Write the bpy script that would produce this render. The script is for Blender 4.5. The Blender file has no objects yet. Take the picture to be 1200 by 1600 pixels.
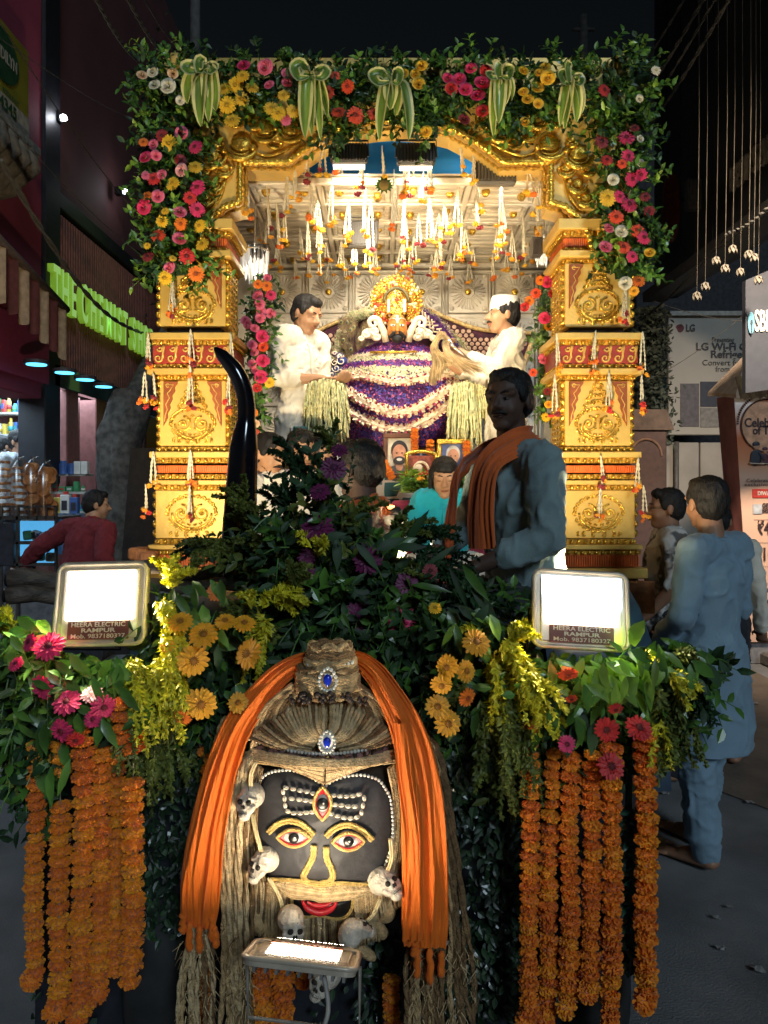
import bpy, math, random
from mathutils import Vector, Matrix, noise, geometry
random.seed(7)
PI = math.pi
scene = bpy.context.scene
COL = scene.collection
# ---------------------------------------------------------------- camera, world, lights, exposure
F = 1200.0          # focal length in reference pixels (1200x1600)
H = 1.68            # eye height
cam_d = bpy.data.cameras.new('camera')
cam = bpy.data.objects.new('camera', cam_d)
COL.objects.link(cam)
cam.location = (0, 0, H)
cam.rotation_euler = (PI / 2, 0, 0)
cam_d.sensor_fit = 'VERTICAL'
cam_d.sensor_height = 36
cam_d.lens = 27
cam_d.shift_y = -40 / 1600
cam_d.clip_start = 0.05
cam_d.clip_end = 500
scene.camera = cam
scene.view_settings.view_transform = 'Standard'
scene.view_settings.look = 'None'
scene.view_settings.exposure = 1.0
scene.view_settings.gamma = 1
scene.view_settings.use_curve_mapping = False
w = bpy.data.worlds.new('World')
scene.world = w
w.use_nodes = True
nt = w.node_tree
bg = nt.nodes['Background']
sky = nt.nodes.new('ShaderNodeTexSky')
sky.sky_type = 'NISHITA'
sky.sun_disc = False
sky.sun_elevation = math.radians(2)
sky.sun_rotation = math.radians(160)
nt.links.new(sky.outputs[0], bg.inputs[0])
bg.inputs[1].default_value = 0.0025
def lamp(kind, name, loc, target, power, col, **kw):
 d = bpy.data.lights.new(name, kind)
 o = bpy.data.objects.new(name, d)
 COL.objects.link(o)
 o.location = loc
 o.rotation_euler = (Vector(target) - Vector(loc)).to_track_quat('-Z', 'Y').to_euler()
 d.energy = power
 d.color = col
 for k, v in kw.items():
  setattr(d, k, v)
 return o
WARM = (1.0, 0.79, 0.49)
NEUT = (1.0, 0.86, 0.66)
# cool weak light of the night street coming from behind the camera
lamp('SUN', 'night_light', (3, -4, 5), (0.2, 4, 0.6), 0.46, (0.68, 0.86, 1.0), angle=math.radians(14))
def P(X, Y, d):
 """point at depth d seen at pixel (X,Y) of the photograph"""
 return Vector(((X - 600) / F * d, d, H - (Y - 760) / F * d))
# ---------------------------------------------------------------- materials
MATS = {}
def M(name, col=(0.5, 0.5, 0.5), rough=0.6, metal=0.0, var=0.25, scale=18.0, bump=0.0, bscale=None, emit=None,
 es=0.0, trans=0.0, col2=None, alpha=1.0, coat=0.0, stretch=None, sheen=0.0, detail=4):
 if name in MATS:
  return MATS[name]
 m = bpy.data.materials.new(name)
 m.use_nodes = True
 n = m.node_tree.nodes
 l = m.node_tree.links
 b = n['Principled BSDF']
 b.inputs['Roughness'].default_value = rough
 b.inputs['Metallic'].default_value = metal
 b.inputs['Coat Weight'].default_value = coat
 b.inputs['Sheen Weight'].default_value = sheen
 b.inputs['Transmission Weight'].default_value = trans
 b.inputs['Alpha'].default_value = alpha
 c = (*col, 1)
 b.inputs['Base Color'].default_value = c
 if emit:
  b.inputs['Emission Color'].default_value = (*emit, 1)
  b.inputs['Emission Strength'].default_value = es
 if var > 0 or bump > 0 or col2:
  tc = n.new('ShaderNodeTexCoord')
  vec = tc.outputs['Object']
  if stretch:
   mp = n.new('ShaderNodeMapping')
   mp.inputs['Scale'].default_value = stretch
   l.new(vec, mp.inputs[0])
   vec = mp.outputs[0]
  nz = n.new('ShaderNodeTexNoise')
  nz.inputs['Scale'].default_value = scale
  nz.inputs['Detail'].default_value = detail
  l.new(vec, nz.inputs['Vector'])
  rp = n.new('ShaderNodeValToRGB')
  d2 = col2 if col2 else tuple(min(1, x * (1 + var)) for x in col)
  d1 = col if col2 else tuple(x * (1 - var) for x in col)
  rp.color_ramp.elements[0].position = 0.35
  rp.color_ramp.elements[1].position = 0.65
  rp.color_ramp.elements[0].color = (*d1, 1)
  rp.color_ramp.elements[1].color = (*d2, 1)
  l.new(nz.outputs['Fac'], rp.inputs[0])
  l.new(rp.outputs[0], b.inputs['Base Color'])
  if bump > 0:
   nb = n.new('ShaderNodeTexNoise')
   nb.inputs['Scale'].default_value = bscale or scale * 4
   nb.inputs['Detail'].default_value = 3
   l.new(vec, nb.inputs['Vector'])
   bp = n.new('ShaderNodeBump')
   bp.inputs['Strength'].default_value = bump
   bp.inputs['Distance'].default_value = 0.01
   l.new(nb.outputs['Fac'], bp.inputs['Height'])
   l.new(bp.outputs[0], b.inputs['Normal'])
 MATS[name] = m
 return m
def glass(name, col=(1, 1, 1), rough=0.05, amount=0.25):
 """thin pane: mostly see-through with a reflective coat"""
 if name in MATS:
  return MATS[name]
 m = bpy.data.materials.new(name)
 m.use_nodes = True
 n = m.node_tree.nodes
 l = m.node_tree.links
 n.remove(n['Principled BSDF'])
 t = n.new('ShaderNodeBsdfTransparent')
 t.inputs[0].default_value = (*col, 1)
 g = n.new('ShaderNodeBsdfGlossy')
 g.inputs['Roughness'].default_value = rough
 mx = n.new('ShaderNodeMixShader')
 mx.inputs[0].default_value = amount
 l.new(t.outputs[0], mx.inputs[1])
 l.new(g.outputs[0], mx.inputs[2])
 l.new(mx.outputs[0], n['Material Output'].inputs[0])
 MATS[name] = m
 return m
# ---------------------------------------------------------------- mesh builder
def frame(w, ref=None):
 w = w.normalized() if w.length > 1e-9 else Vector((0, 0, 1))
 ref = Vector(ref) if ref is not None else (Vector((1, 0, 0)) if abs(w.x) < 0.9 else Vector((0, 1, 0)))
 u = ref - w * ref.dot(w)
 if u.length < 1e-6:
  ref = Vector((0, 1, 0.3))
  u = ref - w * ref.dot(w)
 u.normalize()
 return u, w.cross(u).normalized(), w
class MB:
 def __init__(s):
  s.V = []
  s.F = []
  s.I = []
 def add(s, vs, fs, mi=0, mat=None):
  b = len(s.V)
  if mat is not None:
   vs = [mat @ Vector(v) for v in vs]
  s.V.extend([tuple(v) for v in vs])
  s.F.extend([tuple(b + i for i in f) for f in fs])
  s.I.extend([mi] * len(fs))
  return s
 def box(s, c, d, mi=0, rot=None, bev=0.0):
  c = Vector(c)
  hx, hy, hz = d[0] / 2, d[1] / 2, d[2] / 2
  if bev <= 0:
   vs = [Vector((x * hx, y * hy, z * hz)) for x in (-1, 1) for y in (-1, 1) for z in (-1, 1)]
   fs = [(0, 1, 3, 2), (4, 6, 7, 5), (0, 4, 5, 1), (2, 3, 7, 6), (0, 2, 6, 4), (1, 5, 7, 3)]
  else:
   b = min(bev, hx * .9, hy * .9, hz * .9)
   vs = []
   idx = {}
   for x in (-1, 1):
    for y in (-1, 1):
     for z in (-1, 1):
      for a in range(3):
       e = [hx, hy, hz]
       for q in range(3):
        if q != a:
         e[q] -= b
       idx[(x, y, z, a)] = len(vs)
       vs.append(Vector((x * e[0], y * e[1], z * e[2])))
   fs = []
   g = lambda x, y, z, a: idx[(x, y, z, a)]
   for q in (-1, 1):
    fs.append((g(q, -1, -1, 0), g(q, 1, -1, 0), g(q, 1, 1, 0), g(q, -1, 1, 0)))
    fs.append((g(-1, q, -1, 1), g(1, q, -1, 1), g(1, q, 1, 1), g(-1, q, 1, 1)))
    fs.append((g(-1, -1, q, 2), g(1, -1, q, 2), g(1, 1, q, 2), g(-1, 1, q, 2)))
   for a in (-1, 1):
    for b2 in (-1, 1):
     fs.append((g(a, b2, -1, 0), g(a, b2, 1, 0), g(a, b2, 1, 1), g(a, b2, -1, 1)))
     fs.append((g(a, -1, b2, 0), g(a, 1, b2, 0), g(a, 1, b2, 2), g(a, -1, b2, 2)))
     fs.append((g(-1, a, b2, 1), g(1, a, b2, 1), g(1, a, b2, 2), g(-1, a, b2, 2)))
     for c2 in (-1, 1):
      fs.append((g(a, b2, c2, 0), g(a, b2, c2, 1), g(a, b2, c2, 2)))
  if rot is not None:
   vs = [rot @ v for v in vs]
  return s.add([v + c for v in vs], fs, mi)
 def tube(s, pts, r, n=6, mi=0, caps=True, ref=None, a=1.0, b=1.0):
  pts = [Vector(p) for p in pts]
  N = len(pts)
  rs = r if isinstance(r, (list, tuple)) else [r] * N
  base = len(s.V)
  u = None
  for i, p in enumerate(pts):
   t = (pts[min(i + 1, N - 1)] - pts[max(i - 1, 0)])
   uu, vv, ww = frame(t, u if u is not None else ref)
   u = uu
   for k in range(n):
    an = 2 * PI * k / n
    q = p + uu * (math.cos(an) * rs[i] * a) + vv * (math.sin(an) * rs[i] * b)
    s.V.append(tuple(q))
  for i in range(N - 1):
   for k in range(n):
    k2 = (k + 1) % n
    s.F.append((base + i * n + k, base + i * n + k2, base + (i + 1) * n + k2, base + (i + 1) * n + k))
    s.I.append(mi)
  if caps:
   s.F.append(tuple(base + k for k in range(n))[::-1])
   s.F.append(tuple(base + (N - 1) * n + k for k in range(n)))
   s.I += [mi, mi]
  return s
 def sph(s, c, r, seg=10, rings=6, mi=0, rot=None):
  c = Vector(c)
  if not isinstance(r, (list, tuple)):
   r = (r, r, r)
  vs = [Vector((0, 0, r[2]))]
  for i in range(1, rings):
   th = PI * i / rings
   for k in range(seg):
    ph = 2 * PI * k / seg
    vs.append(Vector((r[0] * math.sin(th) * math.cos(ph), r[1] * math.sin(th) * math.sin(ph), r[2] * math.cos(th))))
  vs.append(Vector((0, 0, -r[2])))
  fs = []
  for k in range(seg):
   k2 = (k + 1) % seg
   fs.append((0, 1 + k, 1 + k2))
   for i in range(rings - 2):
    a = 1 + i * seg
    fs.append((a + k, a + seg + k, a + seg + k2, a + k2))
   a = 1 + (rings - 2) * seg
   fs.append((a + k2, a + k, len(vs) - 1))
  if rot is not None:
   vs = [rot @ v for v in vs]
  return s.add([v + c for v in vs], fs, mi)
 def cap(s, p1, r1, p2, r2, a=1.0, b=1.0, ref=None, n=12, mi=0):
  p1 = Vector(p1)
  p2 = Vector(p2)
  u, v, w_ = frame(p2 - p1, ref)
  st = []
  for t in (-90, -60, -30, 0):
   q = math.radians(t)
   st.append((p1 + w_ * (math.sin(q) * r1), max(math.cos(q) * r1, 1e-4)))
  for t in (0, 30, 60, 90):
   q = math.radians(t)
   st.append((p2 + w_ * (math.sin(q) * r2), max(math.cos(q) * r2, 1e-4)))
  base = len(s.V)
  for (c, r) in st:
   for k in range(n):
    an = 2 * PI * k / n
    s.V.append(tuple(c + u * (math.cos(an) * r * a) + v * (math.sin(an) * r * b)))
  for i in range(len(st) - 1):
   for k in range(n):
    k2 = (k + 1) % n
    s.F.append((base + i * n + k, base + i * n + k2, base + (i + 1) * n + k2, base + (i + 1) * n + k))
    s.I.append(mi)
  s.F.append(tuple(base + k for k in range(n))[::-1])
  s.F.append(tuple(base + (len(st) - 1) * n + k for k in range(n)))
  s.I += [mi, mi]
  return s
 def prism(s, poly, depth, tf, mi=0, mi_side=None):
  """poly: 2D points; tf(u,v,w)->world Vector; extruded from w=0 to w=depth"""
  n = len(poly)
  tris = geometry.tessellate_polygon([[Vector((p[0], p[1], 0)) for p in poly]])
  vs = [tf(p[0], p[1], 0) for p in poly] + [tf(p[0], p[1], depth) for p in poly]
  fs = [tuple(t) for t in tris] + [tuple(n + i for i in t[::-1]) for t in tris]
  s.add(vs, fs, mi)
  b = len(s.V) - 2 * n
  ms = mi if mi_side is None else mi_side
  for i in range(n):
   j = (i + 1) % n
   s.F.append((b + i, b + j, b + n + j, b + n + i))
   s.I.append(ms)
  return s
 def grid(s, rows, mi=0, closed=False):
  b = len(s.V)
  R = len(rows)
  C = len(rows[0])
  for r in rows:
   s.V.extend([tuple(v) for v in r])
  for i in range(R - 1):
   for j in range(C if closed else C - 1):
    j2 = (j + 1) % C
    s.F.append((b + i * C + j, b + i * C + j2, b + (i + 1) * C + j2, b + (i + 1) * C + j))
    s.I.append(mi)
  return s
 def leaf(s, p, d, up, L, W, bend=0.3, mi=0, fold=0.25):
  """a leaf: 2 columns x 3 rows of quads, folded along the midrib"""
  p = Vector(p)
  d = Vector(d).normalized()
  up = Vector(up)
  side = d.cross(up)
  if side.length < 1e-4:
   side = d.cross(Vector((0.3, 0.5, 1)))
  side.normalize()
  nn = side.cross(d).normalized()
  b = len(s.V)
  for (t, wd) in ((0, .12), (.3, .9), (.65, .8), (1, .03)):
   c = p + d * (L * t) - nn * (bend * L * t * t)
   hw = W * wd * .5
   s.V.append(tuple(c - side * hw + nn * (fold * hw)))
   s.V.append(tuple(c))
   s.V.append(tuple(c + side * hw + nn * (fold * hw)))
  for i in range(3):
   for j in range(2):
    q = b + i * 3 + j
    s.F.append((q, q + 1, q + 4, q + 3))
    s.I.append(mi)
  return s
 def mesh(s, name, mats, smooth=True):
  me = bpy.data.meshes.new(name)
  me.from_pydata(s.V, [], s.F)
  for m in (mats if isinstance(mats, (list, tuple)) else [mats]):
   me.materials.append(m)
  if s.I and max(s.I) > 0:
   me.polygons.foreach_set('material_index', s.I)
  if smooth:
   me.polygons.foreach_set('use_smooth', [True] * len(me.polygons))
  me.update()
  return me
PW = {}
def add_obj(name, me, parent=None, mw=None):
 """meshes are built in world space (mw None) or placed by mw; parents are never rotated"""
 o = bpy.data.objects.new(name, me)
 COL.objects.link(o)
 m2 = mw.copy() if mw is not None else Matrix.Identity(4)
 t = m2.translation.copy()
 PW[o.name] = t.copy()
 if parent is not None:
  o.parent = parent
  m2.translation = t - PW[parent.name]
 o.matrix_local = m2
 return o
def tag(o, label=None, cat=None, group=None, kind=None):
 if label:
  o['label'] = label
 if cat:
  o['category'] = cat
 if group:
  o['group'] = group
 if kind:
  o['kind'] = kind
 return o
def thing(name, label, cat, loc, group=None):
 o = bpy.data.objects.new(name, None)
 o.empty_display_size = 0.05
 COL.objects.link(o)
 o.location = loc
 PW[o.name] = Vector(loc)
 return tag(o, label, cat, group)
def part(name, mb, mats, parent, smooth=False, kind=None, label=None):
 me = mb.mesh(name, mats, smooth)
 o = add_obj(name, me, parent)
 return tag(o, label=label, kind=kind)
def solo(name, mb, mats, label, cat, group=None, smooth=False, kind=None):
 """a thing that is one mesh, its origin moved to its own base"""
 c = Vector((sum(v[0] for v in mb.V) / len(mb.V), sum(v[1] for v in mb.V) / len(mb.V), min(v[2] for v in mb.V)))
 mb.V = [(v[0] - c.x, v[1] - c.y, v[2] - c.z) for v in mb.V]
 me = mb.mesh(name, mats, smooth)
 o = add_obj(name, me)
 o.location = c
 PW[o.name] = c.copy()
 return tag(o, label, cat, group, kind)
def struct(name, mb, mats, smooth=False):
 o = add_obj(name, mb.mesh(name, mats, smooth))
 o['kind'] = 'structure'
 return o
def inst(name, me, parent, p, rot=None, sc=1.0, kind=None):
 mw = Matrix.Translation(Vector(p)) @ (rot.to_4x4() if rot is not None else Matrix.Identity(4)) @ Matrix.Diagonal((sc, sc, sc, 1)) if not isinstance(sc, tuple) else \
  Matrix.Translation(Vector(p)) @ (rot.to_4x4() if rot is not None else Matrix.Identity(4)) @ Matrix.Diagonal((*sc, 1))
 o = add_obj(name, me, parent, mw)
 if kind:
  o['kind'] = kind
 return o
def facing(n, spin=0.0):
 """rotation taking +Z to n with a spin"""
 q = Vector(n).to_track_quat('Z', 'Y').to_matrix()
 return q @ Matrix.Rotation(spin, 3, 'Z')
def text_mesh(body, size, extrude=0.0, align='CENTER', mat=None, bold=0.0, spacing=1.0):
 c = bpy.data.curves.new('text', 'FONT')
 c.body = body
 c.size = size
 c.extrude = extrude
 c.align_x = align
 c.align_y = 'CENTER'
 c.offset = bold
 c.resolution_u = 3
 c.space_character = spacing
 o = bpy.data.objects.new('text', c)
 COL.objects.link(o)
 dg = bpy.context.evaluated_depsgraph_get()
 me = bpy.data.meshes.new_from_object(o.evaluated_get(dg))
 me.materials.clear()
 if mat:
  me.materials.append(mat)
 bpy.data.objects.remove(o)
 return me
def text_part(name, body, size, mat, parent, p, rot, extrude=0.0005, align='CENTER', bold=0.0, width=None):
 me = text_mesh(body, size, extrude, align, mat, bold)
 sx = 1.0
 if width and len(me.vertices):
  xs = [v.co.x for v in me.vertices]
  sx = width / max(1e-6, max(xs) - min(xs))
 return inst(name, me, parent, p, rot, (sx, 1.0, 1.0))
FACE_CAM = Matrix.Rotation(PI / 2, 3, 'X')       # text plane facing -Y (towards the camera)
def remeshed(name, mb, mats, voxel, parent, smooth_it=3, disp=None, factor=0.5):
 me0 = mb.mesh('tmp', mats, True)
 o = bpy.data.objects.new('tmp', me0)
 COL.objects.link(o)
 m = o.modifiers.new('r', 'REMESH')
 m.mode = 'VOXEL'
 m.voxel_size = voxel
 if smooth_it:
  s_ = o.modifiers.new('s', 'SMOOTH')
  s_.iterations = smooth_it
  s_.factor = factor
 dg = bpy.context.evaluated_depsgraph_get()
 me = bpy.data.meshes.new_from_object(o.evaluated_get(dg))
 me.name = name
 bpy.data.objects.remove(o)
 me.materials.clear()
 for mm in (mats if isinstance(mats, (list, tuple)) else [mats]):
  me.materials.append(mm)
 me.polygons.foreach_set('use_smooth', [True] * len(me.polygons))
 if disp:
  me.update()
  ns = [v.normal.copy() for v in me.vertices]
  for v, n_ in zip(me.vertices, ns):
   v.co += n_ * disp(v.co)
 me.update()
 return add_obj(name, me, parent)
def rnd(a, b):
 return random.uniform(a, b)
def rdir():
 while True:
  v = Vector((rnd(-1, 1), rnd(-1, 1), rnd(-1, 1)))
  if 0.1 < v.length < 1:
   return v.normalized()
def bez(p0, p1, p2, n=8):
 p0, p1, p2 = Vector(p0), Vector(p1), Vector(p2)
 return [p0 * (1 - t) ** 2 + p1 * (2 * t * (1 - t)) + p2 * t * t for t in [i / n for i in range(n + 1)]]
def smooth_path(pts, n=6):
 """Catmull-Rom through the points"""
 pts = [Vector(p) for p in pts]
 out = []
 for i in range(len(pts) - 1):
  a = pts[max(i - 1, 0)]
  b = pts[i]
  c = pts[i + 1]
  d = pts[min(i + 2, len(pts) - 1)]
  for k in range(n):
   t = k / n
   out.append(0.5 * ((2 * b) + (c - a) * t + (2 * a - 5 * b + 4 * c - d) * t * t + (3 * b - a - 3 * c + d) * t ** 3))
 out.append(pts[-1])
 return out
# ---------------------------------------------------------------- people
SKIN = {
 'tan': M('skin_tan', (0.46, 0.25, 0.14), 0.5, var=0.08, scale=12),
 'brown': M('skin_brown', (0.33, 0.17, 0.10), 0.5, var=0.1, scale=12),
 'dark': M('skin_dark', (0.085, 0.048, 0.034), 0.62, var=0.1, scale=12),
}
M('hair', (0.006, 0.005, 0.005), 0.65, var=0.5, scale=60, bump=0.6, bscale=160, stretch=(1, 1, 0.3))
M('eye_white', (0.75, 0.72, 0.68), 0.25, var=0)
M('eye_dark', (0.02, 0.012, 0.01), 0.2, var=0)
M('lips', (0.30, 0.12, 0.09), 0.45, var=0.1)
def cloth_mat(name, col, rough=0.85, **kw):
 return M(name, col, rough, var=kw.pop('var', 0.1), scale=kw.pop('scale', 9), bump=0.25, bscale=240, sheen=0.15, **kw)
DEF = dict(head=(0, -.01, 1.57), neck=(0, 0.01, 1.43), chest=(0, 0.01, 1.27), waist=(0, 0, 1.07), pelvis=(0, 0, .95),
  shL=(.185, .01, 1.40), shR=(-.185, .01, 1.40), elL=(.24, .03, 1.13), elR=(-.24, .03, 1.13),
  wrL=(.25, -.06, .89), wrR=(-.25, -.06, .89), hiL=(.09, 0, .92), hiR=(-.09, 0, .92),
  knL=(.10, -.01, .50), knR=(-.10, -.01, .50), anL=(.10, .02, .08), anR=(-.10, .02, .08),
  toL=(.12, -.16, .025), toR=(-.12, -.16, .025))
def folds(amp, f=14.0, zs=0.35, seed=0.0):
 def d(co):
  w1 = noise.noise(Vector((co.x * 5, co.y * 5 + seed, co.z * 5))) * .08
  w2 = noise.noise(Vector((co.x * 6 + seed, co.y * 6, co.z * 6 + 3)))
  a = noise.noise(Vector(((co.x + w1) * f + seed, (co.y + w1) * f, (co.z + w1) * f * zs)))
  b = noise.noise(Vector((co.x * f * 1.1 + co.z * f * .9, co.y * f * 1.1 + seed, co.z * f * 1.5 - co.x * f + 5)))
  ra = max(0, 1 - abs(a) * 2.4) ** 2
  rb = max(0, 1 - abs(b) * 3.0) ** 2
  return amp * (1.25 * ra - .25) * (.7 + w2) + amp * 0.8 * rb * max(0, .5 - w2)
 return d
def person(label, base, yaw=0.0, pose=None, skin='brown', head_yaw=0, head_pitch=0, head_roll=0, s=1.0,
  hair=True, moustache=False, glasses=False, cap_hat=False, child=False, clothes=(), voxel=0.008, hair_long=False,
  group=None, hands=True, bulk=1.0, curl=0.5, hand_n=None):
 """yaw 0 faces the camera (-Y). pose: joint overrides in the local frame, L is +x."""
 base = Vector(base)
 R = Matrix.Rotation(yaw, 3, 'Z')
 J = dict(DEF)
 if pose:
  J.update(pose)
 W = {k: base + R @ (Vector(v) * s) for k, v in J.items()}
 root = thing('person', label, 'person', base, group)
 sk = SKIN[skin]
 hs = s * (0.86 if child else 1.0) * (1.12 if child else 1.0)
 side = (W['shL'] - W['shR']).normalized()
 hR = R @ Matrix.Rotation(head_yaw, 3, 'Z') @ Matrix.Rotation(head_pitch, 3, 'X') @ Matrix.Rotation(head_roll, 3, 'Y')
 hc = W['head']
 HP = lambda x, y, z: hc + hR @ (Vector((x, y, z)) * hs)
 m = MB()
 g = s * bulk
 # trunk
 m.cap(W['pelvis'], .125 * g, W['waist'], .115 * g, 1.2, .88, side)
 m.cap(W['waist'], .115 * g, W['chest'], .13 * g, 1.2, .85, side)
 m.cap(W['shL'].lerp(W['shR'], .14), .062 * s, W['shR'].lerp(W['shL'], .14), .062 * s, 1, 1)
 m.cap(W['chest'], .13 * g, W['neck'] - Vector((0, 0, .04 * s)), .07 * s, 1.2, .8, side)
 m.cap(W['neck'] - Vector((0, 0, .03 * s)), .06 * s, HP(0, .02, -.05), .054 * s)
 # limbs
 for q in 'LR':
  m.cap(W['sh' + q], .058 * s, W['el' + q], .041 * s)
  m.cap(W['el' + q], .042 * s, W['wr' + q], .027 * s)
  m.cap(W['hi' + q], .088 * g, W['kn' + q], .058 * s)
  m.cap(W['kn' + q], .056 * s, W['an' + q], .037 * s)
  heel = W['an' + q] + (W['an' + q] - W['to' + q]).normalized() * .03 * s
  heel.z = W['an' + q].z - .035 * s
  m.cap(heel, .034 * s, W['to' + q], .026 * s, 1.25, .8, side)
  m.cap(W['an' + q], .037 * s, W['an' + q].lerp(W['to' + q], .6), .026 * s, 1.2, .9, side)
  for k in range(5):
   fd = (W['to' + q] - heel).normalized()
   sd = fd.cross(Vector((0, 0, 1)))
   m.cap(W['to' + q] + sd * (.022 * (k - 2) * .8 * s), .010 * s, W['to' + q] + sd * (.022 * (k - 2) * .9 * s) + fd * ((.040 - abs(k - 2) * .004) * s), .009 * s, n=8)
  if hands:
   fa = (W['wr' + q] - W['el' + q]).normalized()
   hn = Vector(hand_n[q]) if hand_n and q in hand_n else Vector((0, 0, 1))
   u_, v_, w_ = frame(fa, fa.cross(hn))     # u_ across the palm, v_ palm normal
   wr = W['wr' + q]
   m.cap(wr, .026 * s, wr + fa * .075 * s, .029 * s, 1.35, .5, u_)
   for k, (o_, L_) in enumerate(((-.032, .068), (-.011, .078), (.011, .074), (.031, .060))):
    p0 = wr + fa * .08 * s + u_ * o_ * s
    d1 = (fa * math.cos(curl) - v_ * math.sin(curl))
    d2 = (fa * math.cos(curl * 2.2) - v_ * math.sin(curl * 2.2))
    p1 = p0 + d1 * L_ * .5 * s
    m.cap(p0, .0095 * s, p1, .0088 * s, n=8)
    m.cap(p1, .0088 * s, p1 + d2 * L_ * .5 * s, .0075 * s, n=8)
   p0 = wr + fa * .02 * s - u_ * .028 * s
   p1 = p0 + (fa * .6 - u_ * .7 - v_ * .3).normalized() * .042 * s
   m.cap(p0, .012 * s, p1, .010 * s, n=8)
   m.cap(p1, .010 * s, p1 + (fa * .9 - u_ * .1 - v_ * .4).normalized() * .03 * s, .008 * s, n=8)
 # head
 HR = lambda x, y, z: (x * hs, y * hs, z * hs)
 m.sph(HP(0, .012, .035), HR(.076, .094, .082), 16, 10, rot=hR)
 m.sph(HP(0, -.022, -.02), HR(.064, .070, .086), 16, 10, rot=hR)
 m.sph(HP(0, -.052, -.085), HR(.036, .030, .026), 10, 8, rot=hR)
 m.sph(HP(.034, -.052, -.03), HR(.026, .028, .03), 10, 8, rot=hR)
 m.sph(HP(-.034, -.052, -.03), HR(.026, .028, .03), 10, 8, rot=hR)
 m.cap(HP(-.05, -.066, .027), .013 * hs, HP(.05, -.066, .027), .013 * hs)
 m.cap(HP(0, -.082, .018), .009 * hs, HP(0, -.106, -.018), .013 * hs)
 m.cap(HP(-.014, -.092, -.024), .009 * hs, HP(.014, -.092, -.024), .009 * hs)
 for x in (-1, 1):
  m.sph(HP(.077 * x, .012, -.002), HR(.011, .02, .032), 10, 8, rot=hR)
 part_body = remeshed('body', m, sk, voxel * s, root, 3)
 # face details
 for x in (-1, 1):
  if head_pitch < .2:
   part('eye', MB().sph(HP(.030 * x, -.077, .006), HR(.0125, .0075, .0050), 10, 6, rot=hR), M('eye_tone_' + skin, {'tan': (.5, .45, .4), 'brown': (.4, .36, .32), 'dark': (.09, .08, .075)}[skin], .3, var=0), root, True)  # eye whites of the dark skin are darkened to imitate a face in shade
   part('pupil', MB().sph(HP(.030 * x, -.0825, .0045), HR(.0052, .003, .0048), 8, 6, rot=hR), MATS['eye_dark'], root, True)
  part('eyelid', MB().tube([HP(.017 * x, -.081, .006 - .004 * (head_pitch > .2)), HP(.03 * x, -.086, .011 - .008 * (head_pitch > .2)), HP(.045 * x, -.075, .006 - .004 * (head_pitch > .2))], [.001 * hs, .0022 * hs, .001 * hs], 5), MATS['hair'], root, True)
  part('eyebrow', MB().tube([HP(.012 * x, -.083, .028), HP(.03 * x, -.082, .034), HP(.05 * x, -.068, .028)], [.0025 * hs, .004 * hs, .0018 * hs], 6), MATS['hair'], root, True)
 lp = MB()
 lp.tube([HP(-.024, -.083, -.056), HP(-.010, -.092, -.052), HP(0, -.0925, -.0535), HP(.010, -.092, -.052), HP(.024, -.083, -.056)], [.0015 * hs, .0035 * hs, .0035 * hs, .0035 * hs, .0015 * hs], 6)
 lp.tube([HP(-.022, -.083, -.058), HP(0, -.0915, -.063), HP(.022, -.083, -.058)], [.0015 * hs, .0045 * hs, .0015 * hs], 6)
 part('lips', lp, M('lips_' + skin, tuple(c_ * f_ for c_, f_ in zip({'tan': (.46, .25, .14), 'brown': (.33, .17, .10), 'dark': (.075, .045, .034)}[skin], (.85, .62, .62))), .45, var=.05), root, True)
 if moustache:
  mm = MB()
  mm.tube([HP(-.036, -.078, -.05), HP(-.015, -.092, -.042), HP(0, -.094, -.041), HP(.015, -.092, -.042), HP(.036, -.078, -.05)],
    [.002 * hs, .0075 * hs, .007 * hs, .0075 * hs, .002 * hs], 8)
  part('moustache', mm, MATS['hair'], root, True)
 if hair:
  h = MB()
  h.sph(HP(0, .022, .052), HR(.084, .096, .080), 16, 10, rot=hR)
  h.sph(HP(0, .05, .01), HR(.078, .068, .085), 16, 10, rot=hR)
  h.sph(HP(0, -.035, .092), HR(.058, .045, .032), 12, 8, rot=hR)
  for x in (-1, 1):
   h.sph(HP(.070 * x, -.012, .03), HR(.014, .03, .035), 8, 6, rot=hR)
  if hair_long:
   h.sph(HP(0, -.055, .068), HR(.06, .035, .03), 12, 8, rot=hR)
   for x in (-1, 1):
    h.cap(HP(.075 * x, 0, .04), .02 * hs, HP(.08 * x, .005, -.06), .014 * hs)
  sd = rnd(0, 50)
  remeshed('hair', h, MATS['hair'], voxel * s * .9, root, 2,
    lambda co: .0055 * hs * noise.noise(Vector((co.x * 45 + sd, co.y * 45, co.z * 22))) + .003 * hs * noise.noise(Vector((co.x * 170, co.y * 170, co.z * 60))))
 if cap_hat:
  h = MB()
  for i, (z, r) in enumerate(((.045, .088), (.118, .078))):
   pass
  ring = lambda z, r, dy=0: [HP(r * math.cos(a) * .9, .012 + dy + r * 1.08 * math.sin(a), z) for a in [2 * PI * k / 20 for k in range(20)]]
  h.grid([ring(.028, .089), ring(.05, .091), ring(.112, .084), ring(.128, .074), ring(.112, .066), ring(.114, .02), ring(.114, .001)], closed=True)
  part('cap', h, cloth_mat('white_cap', (0.8, 0.77, 0.7)), root, True)
  h = MB()
  ring2 = lambda z, r: [HP(r * math.cos(a) * .9, .012 + r * 1.08 * math.sin(a), z) for a in [PI * (0.30 + .26 * k / 6) for k in range(7)]]
  h.grid([ring2(.03, .0915), ring2(.115, .0865)])
  part('cap_band', h, M('black_cloth', (0.015, 0.014, 0.018), 0.8), root, True)
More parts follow.
